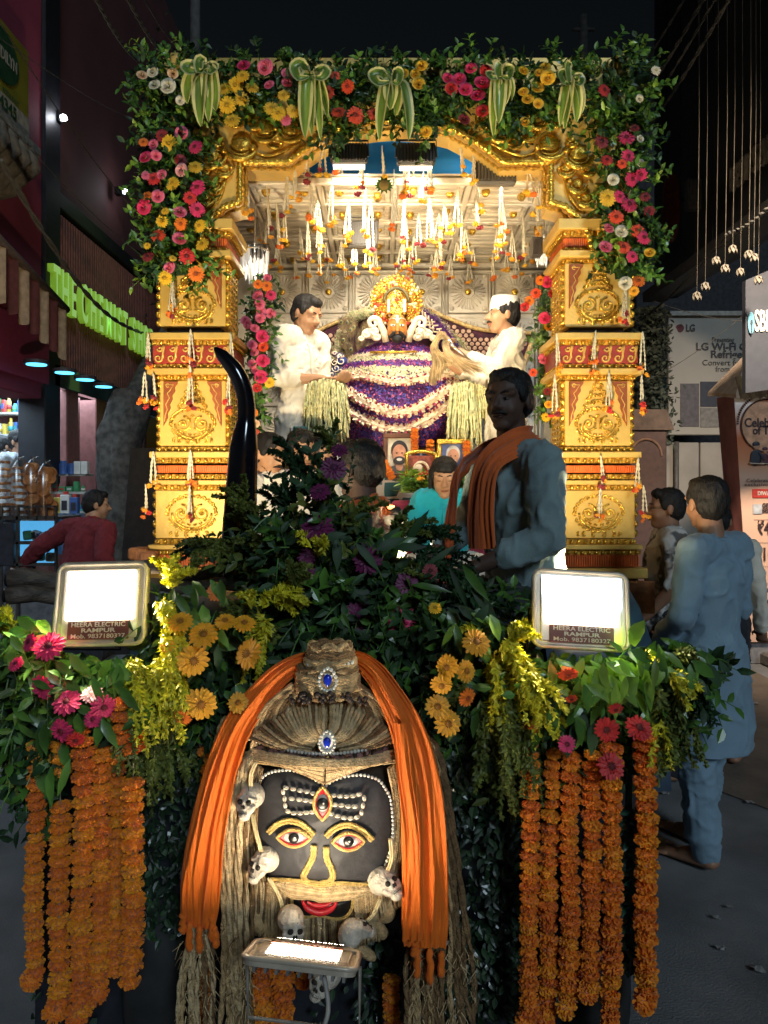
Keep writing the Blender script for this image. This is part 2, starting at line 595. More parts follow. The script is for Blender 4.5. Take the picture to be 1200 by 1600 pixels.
 if glasses:
  h = MB()
  for x in (-1, 1):
   h.tube([HP(.031 * x + .02 * math.cos(a), -.093, .004 + .016 * math.sin(a)) for a in [2 * PI * k / 12 for k in range(13)]], .0014 * hs, 4)
   h.tube([HP(.052 * x, -.09, .008), HP(.078 * x, -.03, .010), HP(.082 * x, .012, .008)], .0015 * hs, 4)
  h.tube([HP(-.011, -.096, .006), HP(.011, -.096, .006)], .0015 * hs, 4)
  part('glasses', h, M('dark_metal', (0.03, 0.03, 0.035), 0.35, 0.8), root, True)
 # clothes
 for c in clothes:
  k = MB()
  kind = c['kind']
  gr = c.get('grow', .014) * s
  if kind in ('shirt', 'kurta', 'sweater', 'tshirt'):
   k.cap(W['pelvis'], .125 * g + gr, W['waist'], .118 * g + gr, 1.2, .88, side)
   k.cap(W['waist'], .118 * g + gr, W['chest'], .132 * g + gr, 1.2, .87, side)
   k.cap(W['chest'], .132 * g + gr, W['neck'] - Vector((0, 0, .05 * s)), .072 * s + gr, 1.2, .8, side)
   k.cap(W['shL'].lerp(W['shR'], .12), .064 * s + gr, W['shR'].lerp(W['shL'], .12), .064 * s + gr)
   k.cap(W['neck'] - Vector((0, 0, .05 * s)), .068 * s + gr * .3, W['neck'] + Vector((0, .0, -.005 * s)), .052 * s + gr * .3)
   sl = c.get('sleeve', 1.0)      # 1 full, .5 half
   for q in 'LR':
    k.cap(W['sh' + q], .058 * s + gr, W['el' + q].lerp(W['sh' + q], max(0, .5 - sl) * .8), .043 * s + gr)
    if sl > .5:
     t = (sl - .5) * 2 * .97
     k.cap(W['el' + q], .043 * s + gr, W['el' + q].lerp(W['wr' + q], t), (.031 + (1 - t) * .012) * s + gr * .9)
   if kind == 'kurta':
    L = c.get('length', .45) * s
    dn = R @ Vector((0, 0.0, -1))
    k.cap(W['pelvis'], .14 * g + gr, W['pelvis'] + dn * L * .55, .15 * g + gr, 1.22, .95, side)
    k.cap(W['pelvis'] + dn * L * .5, .15 * g + gr, W['pelvis'] + dn * (L - .0 * s), .165 * g + gr, 1.22, .95, side)
    # flatten the hem
   else:
    k.cap(W['pelvis'], .13 * g + gr, W['pelvis'].lerp((W['hiL'] + W['hiR']) / 2, .8) + Vector((0, 0, -.02 * s)), .13 * g + gr, 1.25, .95, side)
   nm = {'shirt': 'shirt', 'kurta': 'kurta', 'sweater': 'sweater', 'tshirt': 't_shirt'}[kind]
  elif kind == 'trousers':
   k.cap(W['pelvis'] + Vector((0, 0, .03)), .12 * g + gr, (W['hiL'] + W['hiR']) / 2, .13 * g + gr, 1.2, .9, side)
   for q in 'LR':
    k.cap(W['hi' + q], .092 * g + gr, W['kn' + q], .066 * s + gr)
    t = c.get('t', .93)
    k.cap(W['kn' + q], .066 * s + gr, W['kn' + q].lerp(W['an' + q], t), .05 * s + gr)
   nm = 'trousers'
  o = remeshed(nm, k, c['mat'], max(.009, voxel * 1.3) * s, root, 4, folds(c.get('fold', .009) * s * 1.25, c.get('f', 13) * 1.1 / s, c.get('zs', .4), rnd(0, 90)))
  if kind == 'kurta':
   zc = (W['pelvis'] + Vector((0, 0, -c.get('length', .45) * s))).z
   for v in o.data.vertices:
    if v.co.z < zc:
     v.co.z = zc + (v.co.z - zc) * .08
  if c.get('collar'):
   cl = MB()
   nk = W['neck']
   hgt = c.get('collar_h', .028) * s
   rows = []
   for t, (rr, zz) in enumerate(((.074, -.035), (.066, -.012), (.062, hgt / s - .012), (.068, hgt / s - .018), (.078, -.03))):
    rows.append([nk + R @ Vector((rr * s * math.cos(a), rr * s * math.sin(a) * .95, zz * s + (.012 * s) * math.sin(a))) for a in [-PI / 2 + .25 + (2 * PI - .5) * j / 22 for j in range(23)]])
   cl.grid(rows)
   part('collar', cl, c.get('collar_mat', c['mat']), root, True)
  if c.get('placket'):
   cl = MB()
   fw = R @ Vector((0, -1, 0))
   for zt, wd in ((0, 1),):
    p0 = W['neck'] + fw * .075 * s + Vector((0, 0, -.06 * s))
    p1 = W['chest'] + fw * (.132 * g * .87 + gr + .006)
    p2 = W['waist'] + fw * (.118 * g * .87 + gr + .008)
    cl.tube(smooth_path([p0, p1, p2], 4), .014 * s, 6, a=1, b=.35, ref=side)
   part('placket', cl, c['mat'], root, True)
 return root, W, HP
# ---------------------------------------------------------------- flowers and leaves
FC = {  # flower colours (petal, centre)
 'white': ((.80, .76, .60), (.55, .5, .2)), 'cream': ((.80, .55, .32), (.6, .4, .15)), 'yellow': ((.85, .52, .02), (.45, .26, .01)),
 'pink': ((.80, .16, .27), (.6, .08, .15)), 'lpink': ((.85, .42, .42), (.7, .3, .3)), 'magenta': ((.72, .03, .14), (.15, .01, .02)),
 'red': ((.60, .02, .02), (.12, .01, .01)), 'dred': ((.25, .01, .02), (.06, .01, .01)), 'orange': ((.85, .20, .01), (.3, .06, .01)),
 'ored': ((.75, .07, .015), (.2, .02, .01)), 'purple': ((.15, .008, .075), (.08, .01, .05)), 'amber': ((.88, .40, .012), (.35, .13, .01)),
}
for k_, (a_, b_) in FC.items():
 M('petal_' + k_, a_, 0.55, var=0.16, scale=40, sheen=.2)
 M('heart_' + k_, b_, 0.7, var=0.3, scale=150)
GREEN = M('leaf_green', (.07, .17, .025), 0.42, var=0.55, scale=7, coat=.15)
DGREEN = M('leaf_dark', (.021, .058, .018), 0.6, var=0.6, scale=9)
LGREEN = M('leaf_light', (.17, .30, .035), 0.4, var=0.4, scale=8, coat=.2)
YGREEN = M('leaf_golden', (.46, .46, .035), 0.5, var=0.4, scale=14)
OLIVE = M('leaf_olive', (.14, .17, .03), 0.55, var=0.4, scale=14)
STEM = M('stem', (.06, .09, .03), 0.6, var=0.3)
def petal(m, ang, r0, r1, w, z0, z1, ridge=0.12, mi=0, tw=0.0):
 c, s_ = math.cos(ang), math.sin(ang)
 d = Vector((c, s_, 0))
 q = Vector((-s_, c, 0))
 b = len(m.V)
 for t, ww in ((0, .45), (.55, 1.0), (.88, .75), (1, .25)):
  r = r0 + (r1 - r0) * t
  z = z0 + (z1 - z0) * t * t
  m.V.append(tuple(d * r - q * (w * ww / 2) + Vector((0, 0, z + tw * w * ww))))
  m.V.append(tuple(d * r + Vector((0, 0, z - ridge * w * ww))))
  m.V.append(tuple(d * r + q * (w * ww / 2) + Vector((0, 0, z))))
 for i in range(3):
  for j in range(2):
   k = b + i * 3 + j
   m.F.append((k, k + 1, k + 4, k + 3))
   m.I.append(mi)
def mk_gerbera(col, seed, n=17, droop=-.10, name='gerbera'):
 """unit radius, facing +Z"""
 random.seed(seed)
 m = MB()
 for ring, (cnt, r1, z0, z1, w) in enumerate(((n, 1.0, .05, .05 + droop, .30), (n - 2, .90, .10, .10 + droop * .3, .26), (n - 6, .55, .13, .20, .16))):
  for k in range(cnt):
   petal(m, 2 * PI * (k + rnd(-.2, .2)) / cnt + ring * .5, .12, r1 * rnd(.9, 1.06), w * rnd(.85, 1.1), z0, z1 + rnd(-.07, .07), tw=rnd(-.12, .12))
 m.sph((0, 0, .10), (.25, .25, .12), 10, 5, 1)
 for k in range(14):
  a = 2 * PI * k / 14
  petal(m, a, .16, .32, .07, .16, .24, mi=1)
 return m.mesh(name, [MATS['petal_' + col], MATS['heart_' + col]])
def mk_rose(col, seed, name='rose'):
 random.seed(seed)
 m = MB()
 def cup(a, r, h, wid, flare, z0):
  rows = []
  for i in range(4):
   t = i / 3
   rr = r * (.35 + .65 * math.sin(t * PI * .5)) + flare * t ** 3
   zz = z0 + h * t - flare * .5 * t ** 4
   rows.append([Vector((rr * math.cos(a + wid * (j / 4 - .5) * (1 - .25 * t * t)), rr * math.sin(a + wid * (j / 4 - .5) * (1 - .25 * t * t)),
        zz - .06 * abs(j / 4 - .5) * 2 * t)) for j in range(5)])
  m.grid(rows)
 for k in range(5):
  cup(2 * PI * k / 5 + rnd(-.2, .2), .72, .45, 1.7, .34, -.1)
 for k in range(5):
  cup(2 * PI * k / 5 + .6, .58, .55, 1.6, .2, -.05)
 for k in range(4):
  cup(2 * PI * k / 4 + .2, .42, .58, 1.8, .10, 0)
 for k in range(3):
  cup(2 * PI * k / 3, .27, .60, 2.1, .03, 0.02)
 for k in range(2):
  cup(PI * k, .13, .60, 2.8, 0, .04)
 return m.mesh(name, [MATS['petal_' + col]])
def mk_pompom(col, seed, flat=.6, n=90, name='marigold', pr=.26):
 """unit radius ball of many small ruffled petals"""
 random.seed(seed)
 m = MB()
 m.sph((0, 0, 0), (.78, .78, .78 * flat), 10, 6, 0)
 for k in range(n):
  z = 1 - 2 * (k + .5) / n
  r = math.sqrt(max(0, 1 - z * z))
  ph = k * 2.39996 + rnd(-.2, .2)
  d = Vector((r * math.cos(ph), r * math.sin(ph), z))
  p = Vector((d.x * .72, d.y * .72, d.z * .72 * flat))
  nn = Vector((d.x, d.y, d.z / flat)).normalized()
  t = nn.cross(rdir()).normalized()
  u = nn.cross(t)
  L = rnd(.22, .34)
  q = p + nn * L * (.75 if abs(z) > .6 else 1)
  wv = pr * rnd(.7, 1.1)
  b = len(m.V)
  m.V += [tuple(p - t * wv * .5), tuple(p + t * wv * .5), tuple(q + t * wv * .6 + u * rnd(-.09, .09)), tuple(q + nn * .05), tuple(q - t * wv * .6 + u * rnd(-.09, .09))]
  m.F.append((b, b + 1, b + 2, b + 3, b + 4))
  m.I.append(0)
 return m.mesh(name, [MATS['petal_' + col]])
GERB = {}
ROSE = {}
for i_, c_ in enumerate(FC):
 GERB[c_] = [mk_gerbera(c_, 100 + i_ * 3 + j) for j in range(2)]
 ROSE[c_] = [mk_rose(c_, 200 + i_ * 3 + j) for j in range(2)]
M('marigold_orange', (.86, .245, .004), 0.7, var=0.22, scale=60, sheen=.2)
M('marigold_deep', (.74, .18, .004), 0.7, var=0.22, scale=60, sheen=.2)
M('marigold_bright', (.90, .32, .006), 0.7, var=0.22, scale=60, sheen=.2)
MATS['petal_mgo'] = MATS['marigold_orange']
MATS['petal_mgd'] = MATS['marigold_deep']
MATS['petal_mgb'] = MATS['marigold_bright']
MARI = [mk_pompom(c, 300 + i, .46, 120) for i, c in enumerate(['mgo', 'mgo', 'mgo', 'mgd', 'mgd', 'mgb', 'mgb', 'mgo'])]
BLOS = {c: [mk_pompom(c, 400 + i * 2 + j, .5, 36, 'marigold', .4) for j in range(2)] for i, c in enumerate(['amber', 'orange', 'dred', 'red', 'yellow'])}
random.seed(11)
def sprig(m, p, d, L, n, lw, ll, mi=0, spread=.9, mi_stem=0, bend=None):
 """a small twig with n leaves alternating on both sides"""
 p = Vector(p)
 d = Vector(d).normalized()
 u, v, _ = frame(d)
 bend = bend or Vector((0, 0, -.35))
 pts = [p + d * (L * t) + bend * (L * t * t) for t in (0, .33, .66, 1)]
 m.tube(pts, [.0025, .002, .0016, .001], 3, mi_stem)
 for k in range(n):
  t = (k + .6) / n
  q = p + d * (L * t) + bend * (L * t * t)
  an = k * 2.4 + rnd(-.3, .3)
  dd = (d * rnd(.4, .9) + (u * math.cos(an) + v * math.sin(an)) * spread).normalized()
  m.leaf(q, dd, rdir() * .5 + Vector((0, -.7, .4)), ll * rnd(.75, 1.2), lw * rnd(.8, 1.15), rnd(0, .4), mi)
def needles(m, p, d, L, n, nl, mi=0, bend=None, wd=.004, bush=4):
 """a feathery conifer-like sprig"""
 p = Vector(p)
 d = Vector(d).normalized()
 bend = bend or Vector((0, 0, -.4))
 at = lambda t: p + d * (L * t) + bend * (L * t * t)
 m.tube([at(0), at(.5), at(1)], [.002, .0015, .0008], 3, mi)
 for k in range(n):
  t = (k + .5) / n
  q = at(t)
  dr = (at(min(1, t + .05)) - at(t - .05)).normalized()
  for j in range(bush):
   e = (dr * rnd(.5, 1.1) + rdir() * .8).normalized()
   s_ = e.cross(rdir()).normalized() * wd
   tip = q + e * nl * rnd(.7, 1.2) * (1.15 - .5 * t)
   b = len(m.V)
   m.V += [tuple(q - s_ * .5), tuple(q + s_ * .5), tuple(q.lerp(tip, .6) + s_), tuple(tip), tuple(q.lerp(tip, .6) - s_)]
   m.F.append((b, b + 1, b + 2, b + 3, b + 4))
   m.I.append(mi)
def put_flower(kind, col, root, p, r, n=None):
 n = n if n is not None else Vector((rnd(-.35, .35), -1, rnd(-.15, .45)))
 me = random.choice((GERB if kind == 'gerbera' else ROSE)[col])
 return inst(kind, me, root, p, facing(n, rnd(0, 6.28)), r)
def hanging_strands(m, p, L, k, mi=0, spread=.012, r=.0032):
 """k thin jasmine strands from p downwards, knobbly"""
 p = Vector(p)
 ends = []
 for j in range(k):
  dx, dy = rnd(-spread, spread), rnd(-spread, spread)
  l_ = L * rnd(.7, 1.05)
  n = max(5, int(l_ / .011))
  pts = []
  rr = []
  for i in range(n + 1):
   t = i / n
   pts.append(p + Vector((dx * (t ** .7) + rnd(-.0015, .0015), dy * t, -l_ * t)))
   rr.append(r * (1.25 if i % 2 else .55) * (.7 if t < .1 else 1))
  m.tube(pts, rr, 5, mi)
  ends.append(pts[-1])
 return ends
# ---------------------------------------------------------------- the golden gate of the float
GD = 4.1
G = lambda X, Y, dy=0.0: Vector(((X - 600) / F * GD, GD + dy, H - (Y - 760) / F * GD))
KX = GD / F
CREAM = M('gold_paint', (.74, .49, .12), 0.42, metal=.25, var=0.12, scale=5, bump=.15, bscale=40)
GOLD = M('gold_leaf', (.86, .53, .08), 0.27, metal=.85, var=0.25, scale=25, bump=.5, bscale=90)
GOLD2 = M('gold_rough', (.62, .36, .05), 0.4, metal=.6, var=0.4, scale=60, bump=.9, bscale=160)
BROWN = M('carved_brown', (.30, .075, .018), 0.55, var=0.2)
REDP = M('painted_red', (.33, .035, .02), 0.5, var=0.2)
ORANGEP = M('painted_orange', (.75, .16, .02), 0.5, var=0.15)
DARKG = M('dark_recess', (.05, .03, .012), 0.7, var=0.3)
STONE = M('sandstone_orange', (.40, .16, .06), 0.7, var=0.4, scale=14, bump=.6)
JAS = M('jasmine', (.74, .68, .50), 0.6, var=0.15, scale=60)
gate = thing('ceremonial_gate', 'golden carved gateway with two square pillars and a lobed arch on the float', 'gate', (0.06, GD, 1.2))
def spiral(cx, cz, r, turns, a0, sgn=1, n=26, r_end=.12):
 out = []
 for i in range(n + 1):
  t = i / n
  rr = r * (1 - t) + r * r_end * t
  a = a0 + sgn * turns * 2 * PI * t
  out.append((cx + rr * math.cos(a), cz + rr * math.sin(a)))
 return out
def relief(x0, x1, z0, z1, y, small=False):
 """floral scroll relief on a panel in front of plane y"""
 m = MB()
 cx = (x0 + x1) / 2
 W_, H_ = x1 - x0, z1 - z0
 R = W_ * .165
 zc = z0 + H_ * (.30 if not small else .5)
 T = lambda pts, r: m.tube([Vector((p[0], y - .004, p[1])) for p in pts], r, 6, 0, a=1, b=1)
 for sg in (-1, 1):
  sx = cx + sg * W_ * .19
  T(spiral(sx, zc + R * .15, R, 1.5, PI / 2 if sg < 0 else PI / 2, sg), .0065)
  # big cup curve
  pts = [(cx + sg * W_ * .36 * math.cos(a) , zc + R * .2 + R * 1.75 * math.sin(a)) for a in [-PI / 2 * t / 8 for t in range(9)]]
  T(pts, .007)
  m.sph((sx, y - .004, zc + R * .15), (R * .26, .012, R * .26), 8, 5)
 # lobes: rows of curled leaves round the scrolls
 def lobes(ccx, ccz, rx, rz, a0, a1, n, sz):
  for i in range(n):
   a = a0 + (a1 - a0) * (i + .5) / n
   px, pz = ccx + rx * math.cos(a), ccz + rz * math.sin(a)
   o = a + rnd(-.2, .2)
   arc = [(px + sz * math.cos(o + t) * 1.0, pz + sz * math.sin(o + t)) for t in [-1.9 + 3.8 * k / 6 for k in range(7)]]
   T(arc, [.0015, .004, .005, .0055, .005, .004, .0015])
   m.sph((px, y - .002, pz), (sz * .45, .008, sz * .45), 6, 4)
 lobes(cx, zc + R * .2, W_ * .42, R * 1.75, -.15, PI + .15, 13, .0135)
 lobes(cx, zc + R * .2, W_ * .42, R * 1.9, PI + .3, 2 * PI - .3, 11, .011)
 lobes(cx, zc + R * .1, W_ * .28, R * 1.15, PI + .4, 2 * PI - .4, 6, .008)
 lobes(cx, zc + R * .3, W_ * .06, R * .8, -1.2, PI + 1.2, 5, .009)
 if not small:
  zt = zc + R * 2.1
  for lev, (rx, n) in enumerate(((.26, 7), (.20, 6), (.13, 4), (.07, 3))):
   lobes(cx, zt + lev * H_ * .105, W_ * rx, H_ * .10, .1, PI - .1, n, .0125)
  T(spiral(cx - W_ * .08, zt + H_ * .1, R * .45, 1.1, 0, 1), .004)
  T(spiral(cx + W_ * .08, zt + H_ * .1, R * .45, 1.1, PI, -1), .004)
 lobes(cx, z0 + H_ * .06, W_ * .38, H_ * .02, 0, 2 * PI, 12, .009)
 return m
def bead_row(m, x0, x1, y0, y1, z, h):
 """square-ish gold beads round three sides of a block (front at y0)"""
 n = max(3, round((x1 - x0) / .036))
 for i in range(n):
  x = x0 + (i + .5) * (x1 - x0) / n
  m.sph((x, y0, z), (.0105, .010, h * .5), 6, 4)
 n = max(2, round((y1 - y0) / .036))
 for i in range(n):
  y = y0 + (i + .5) * (y1 - y0) / n
  for x in (x0, x1):
   m.sph((x, y, z), (.010, .0105, h * .5), 6, 4)
def pillar(sgn):
 """sgn -1 left, +1 right, mirrored about x = .06"""
 C = .06
 xa, xb = .905, 1.256          # inner and outer front edges from the centre line
 cx = C + sgn * (xa + xb) / 2
 hw = (xb - xa) / 2
 dy = .35
 Z = lambda Y: G(0, Y).z
 def block(name, Y0, Y1, ov, mat, bev=.004, dy0=0):
  m = MB()
  z1, z0 = Z(Y0), Z(Y1)
  m.box((cx, GD + dy / 2, (z0 + z1) / 2), (2 * (hw + ov), dy + 2 * ov, z1 - z0 - .0015), bev=bev)
  return part(name, m, mat, gate)
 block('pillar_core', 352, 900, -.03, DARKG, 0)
 for (Y0, Y1, ov) in ((345, 362, .045), (393, 404, .035), (522, 533, .055), (577, 587, .055), (706, 716, .045), (750, 758, .045), (850, 858, .05), (886, 902, .07)):
  block('ledge', Y0, Y1, ov, CREAM)
 for (Y0, Y1, ov) in ((372, 386, .0), (727, 739, .02), (866, 885, .035)):
  o = block('fluted_band', Y0, Y1, ov - .006, ORANGEP)
  m = MB()
  z1, z0 = Z(Y0), Z(Y1)
  n = 34
  for i in range(n):
   x = cx - hw - ov + (i + .5) * 2 * (hw + ov) / n
   m.box((x, GD - ov, (z0 + z1) / 2), (.0055, .012, z1 - z0 - .004))
  for i in range(n):
   y = GD - ov + (i + .5) * (dy + 2 * ov) / n
   m.box((cx - sgn * (hw + ov), y, (z0 + z1) / 2), (.012, .0055, z1 - z0 - .004))
  part('flutes', m, ORANGEP, o)
 for (Y0, Y1, ov) in ((362, 371, .02), (387, 393, .012), (405, 411, .005), (533, 541, .035), (570, 577, .035), (587, 594, .02), (698, 706, .015), (716, 724, .03), (741, 749, .03), (758, 766, .02), (842, 850, .02), (859, 866, .04)):
  block('frieze', Y0, Y1, ov - .008, GOLD2, 0)
  m = MB()
  bead_row(m, cx - hw - ov, cx + hw + ov, GD - ov, GD + dy + ov, (Z(Y0) + Z(Y1)) / 2, Z(Y0) - Z(Y1))
  part('bead_row', m, GOLD, gate, True)
 # carved panels
 for (Y0, Y1, ov, small) in ((411, 511, 0, False), (594, 697, 0, False), (766, 841, .018, True)):
  o = block('carved_panel', Y0, Y1, ov, CREAM, .003)
  z1, z0 = Z(Y0), Z(Y1)
  mk = .045 if not small else .03
  r = relief(cx - hw + mk, cx + hw - mk, z0 + .012, z1 - .015, GD - ov, small)
  part('scroll_relief', r, GOLD, o, True)
  # inner side face relief facing the stage
  ms = MB()
  xs = cx - sgn * (hw + ov)
  nn = int((z1 - z0) / .03)
  for i in range(nn):
   for j in range(5):
    z = z0 + (i + .5) * (z1 - z0) / nn
    y = GD + .05 + j * .06
    ms.sph((xs, y, z), (.007, .02, .012), 6, 4)
  part('side_relief', ms, GOLD, o, True, kind='stuff')
  # scalloped gold edges on the front corners
  ms = MB()
  n = int((z1 - z0) / .043)
  for i in range(n):
   z = z0 + (i + .5) * (z1 - z0) / n
   for e in (-1, 1):
    if e == sgn or True:
     ms.sph((cx + e * (hw + ov + .008), GD + .02, z), (.020, .022, .023), 8, 6)
     ms.sph((cx + e * (hw + ov + .012), GD - .004, z), (.008, .008, .009), 6, 4)
  part('scalloped_edge', ms, GOLD, o, True, kind='stuff')
  if not small:
   for e in (-1, 1):
    if Y0 == 411 and e == sgn:
     continue
    mb = MB()
    pts = [(0, 0), (.105, 0), (.10, -.012), (.082, -.03), (.085, -.05), (.062, -.075), (.066, -.095), (.045, -.12), (.05, -.14), (.03, -.17), (.033, -.19), (.014, -.215), (.0, -.235)]
    if e > 0:
     pts = [(-a, b) for a, b in pts][::-1]
    ox = cx + e * (hw - .022) if e > 0 else cx - hw + .022
    mb.prism(pts, .012, lambda u, v, w_: Vector((ox + u * .72, GD - ov - .014 + w_, z1 - .010 + v)))
    b_ = part('corner_bracket', mb, BROWN, o)
    tr = MB()
    q = -e
    pl = [(.015, -.015), (.075, -.015), (.05, -.045), (.03, -.06), (.045, -.085), (.03, -.105), (.018, -.12), (.03, -.145), (.015, -.175), (.008, -.21)]
    tr.tube([Vector((ox + q * a * .72, GD - ov - .016, z1 - .012 + b)) for a, b in pl], .0028, 5)
    tr.tube([Vector((ox + q * (.032 + .012 * math.cos(t)) * .72, GD - ov - .016, z1 - .03 + .010 * math.sin(t))) for t in [k * .8 for k in range(8)]], .0025, 5)
    part('inlay_line', tr, CREAM, b_, True)
 # red band with cream scroll hooks
 o = block('scroll_band', 541, 570, .03, REDP, .002)
 z0, z1 = Z(570), Z(541)
 n = 6
 wd = 2 * (hw + .03) / n
 for i in range(n):
  m = MB()
  xc = cx - hw - .03 + (i + .5) * wd
  y = GD - .03 - .004
  m.tube([Vector((p[0], y, p[1])) for p in spiral(xc - .004, z0 + .030, .023, 1.25, .5, -1, 20, .25)], [.0062 - .00018 * k for k in range(21)], 6)
  m.tube([Vector((p[0], y, p[1])) for p in spiral(xc + .006, z1 - .020, .016, 1.0, PI, 1, 14, .25)], .0045, 6)
  m.tube([Vector((xc + .021, y, z0 + .03)), Vector((xc + .020, y, z0 + .055)), Vector((xc + .026, y, z1 - .018)), Vector((xc + .024, y, z1 - .004))], [.006, .006, .007, .009], 6)
  part('scroll_hook', m, CREAM, o, True)
 return cx, hw
for s_ in (-1, 1):
 pillar(s_)
# arch plate with the lobed opening
half = [(617, 190), (588, 192), (560, 196), (530, 203), (495, 222), (470, 240), (449, 256), (376, 256), (376, 318), (352, 325), (333, 342), (318, 365), (309, 395)]
xm = 617.5
full = [(2 * xm - X, Y) for X, Y in half[::-1][:-1]] + half
outer = [(250, 395), (250, 92), (985, 92), (985, 395)]
poly = [(G(X, Y).x, G(X, Y).z) for X, Y in full] + [(G(X, Y).x, G(X, Y).z) for X, Y in outer]
m = MB()
m.prism(poly, .24, lambda u, v, w_: Vector((u, GD - .01 + w_, v)))
arch = part('arch_panel', m, CREAM, gate)
# rope moulding along the opening
path = [G(X, Y) for X, Y in full]
cum = []
for i in range(len(path) - 1):
 n = max(2, int((path[i + 1] - path[i]).length / .009))
 for k in range(n):
  cum.append(path[i].lerp(path[i + 1], k / n))
cum.append(path[-1])
m = MB()
m.tube([p + Vector((0, -.02, 0)) for p in cum], [.019 + .0035 * math.sin(i * 2.1) + rnd(-.001, .001) for i in range(len(cum))], 8)
part('rope_moulding', m, GOLD, arch, True)
m = MB()
inn = []
ctr = G(617, 420)
for p in cum:
 q = p + (ctr - p).normalized() * .028
 inn.append(q)
m.tube([p + Vector((0, .02, 0)) for p in inn], [.010 + .003 * math.sin(i * 1.3) for i in range(len(inn))], 6)
part('inner_beading', m, GOLD2, arch, True)
# straight mouldings on the upper plate
# acanthus scrolls in the spandrels
scr = [(333, 243, 24, 2.2, 'd'), (352, 266, 15, 2.0, 'd'), (335, 290, 16, 2.3, 'd'), (378, 228, 26, 1.7, 'r'), (415, 205, 22, 2.0, 'd'), (398, 190, 17, 2.3, 'd'),
 (432, 222, 15, 1.4, 'd'), (455, 205, 22, 2.6, 'd'), (345, 222, 12, 1.2, 'd'), (322, 312, 15, 2.1, 'd'), (370, 190, 14, 1.8, 'd'), (478, 190, 15, 2.4, 'd'), (318, 268, 12, 2.0, 'd')]
for X, Y, r, a0, _ in scr:
 for sg in (1, -1):
  XX = X if sg == 1 else 2 * xm - X
  c = G(XX, Y, -.03)
  R_ = r * KX
  m = MB()
  st = -PI * .95 if sg == 1 else -.05 * PI
  arc = [(math.cos(st + sg * (a0 + .9) * t), math.sin(st + sg * (a0 + .9) * t)) for t in [k / 14 for k in range(15)]]
  m.tube([c + Vector((u * R_, -.012 * math.sin(k / 14 * PI), v * R_)) for k, (u, v) in enumerate(arc)], [.003 + .011 * math.sin(PI * (k + .5) / 15) * (R_ / .07) for k in range(15)], 8)
  m.tube([c + Vector((u * R_ * .72, -.008, v * R_ * .72)) for k, (u, v) in enumerate(arc[1:13])], [.002 + .006 * math.sin(PI * (k + .5) / 12) for k in range(12)], 6)
  m.sph(c + Vector((0, .012, 0)), (R_ * .66, .022, R_ * .6), 12, 6)
  m.sph(c + Vector((arc[-1][0] * R_ * .8, -.012, arc[-1][1] * R_ * .8)), R_ * .2, 8, 6)
  part('acanthus_scroll', m, GOLD, arch, True)
for sg in (1, -1):
 for pts in (((400, 240), (420, 246), (445, 238), (470, 226)), ((330, 330), (345, 312), (352, 290), (358, 268)), ((420, 190), (440, 200), (462, 188), (480, 170)), ((500, 205), (520, 190), (545, 183), (575, 178))):
  m = MB()
  pp = smooth_path([G(X if sg == 1 else 2 * xm - X, Y, -.018) for X, Y in pts], 5)
  m.tube(pp, [.004 + .005 * math.sin(PI * i / (len(pp) - 1)) for i in range(len(pp))], 6)
  part('scroll_tendril', m, GOLD, arch, True)
# small posts at the top right corner of the gate
for X in (968, 276):
 m = MB()
 m.box(G(X, 150, -.02), (.05, .05, .42), bev=.006)
 part('corner_post', m, CREAM, gate)
# ------- jasmine strings tied on the pillar ledges
STR_LAB = {}
side_name = {-1: 'left', 1: 'right'}
JL = [(-1, 238, 524, 48, 'outer corner of the upper ledge', 'long'), (-1, 303, 518, 62, 'middle of the upper ledge', 'long'), (-1, 364, 524, 55, 'inner corner of the upper ledge', 'long'),
 (-1, 233, 584, 48, 'outer corner of the second ledge', ''), (-1, 246, 586, 46, 'second ledge, beside the outer corner string', ''), (-1, 303, 574, 60, 'middle of the second ledge', ''), (-1, 362, 586, 60, 'inner end of the second ledge', ''),
 (-1, 246, 706, 50, 'outer corner of the third ledge', ''), (-1, 303, 704, 50, 'middle of the third ledge', ''), (-1, 234, 756, 46, 'outer corner of the fourth ledge', ''), (-1, 302, 756, 52, 'middle of the fourth ledge', ''), (-1, 276, 436, 56, 'top carved panel', ''),
 (1, 864, 524, 62, 'inner corner of the upper ledge', 'long'), (1, 925, 520, 58, 'middle of the upper ledge', 'long'), (1, 997, 522, 58, 'outer corner of the upper ledge', 'long'),
 (1, 862, 588, 60, 'inner corner of the second ledge', ''), (1, 945, 584, 58, 'middle of the second ledge', ''), (1, 995, 588, 52, 'outer corner of the second ledge', ''),
 (1, 932, 712, 48, 'middle of the third ledge', ''), (1, 990, 716, 46, 'outer corner of the third ledge', ''), (1, 932, 758, 54, 'middle of the fourth ledge', ''), (1, 998, 758, 50, 'outer corner of the fourth ledge', ''), (1, 970, 448, 58, 'top carved panel', '')]
for (sg, X, Y, L, where, _) in JL:
 p = G(X, Y, -.075)
 t = thing('flower_string', 'jasmine strands with marigold tips on the %s pillar, %s' % (side_name[sg], where), 'flower string', p, 'jasmine strings tied on the pillars')
 mm = MB()
 ends = hanging_strands(mm, p, L * KX, 4, 0, .02, .0042)
 part('jasmine_strands', mm, JAS, t, True)
 for k in range(4):
  e = ends[k % len(ends)] + Vector((rnd(-.012, .012), rnd(-.01, .004), -.008 - rnd(0, .02)))
  inst('marigold', random.choice(BLOS[random.choice(['amber', 'orange', 'dred', 'amber', 'red'])]), t, e, facing(rdir() + Vector((0, -.5, .8))), rnd(.014, .020))
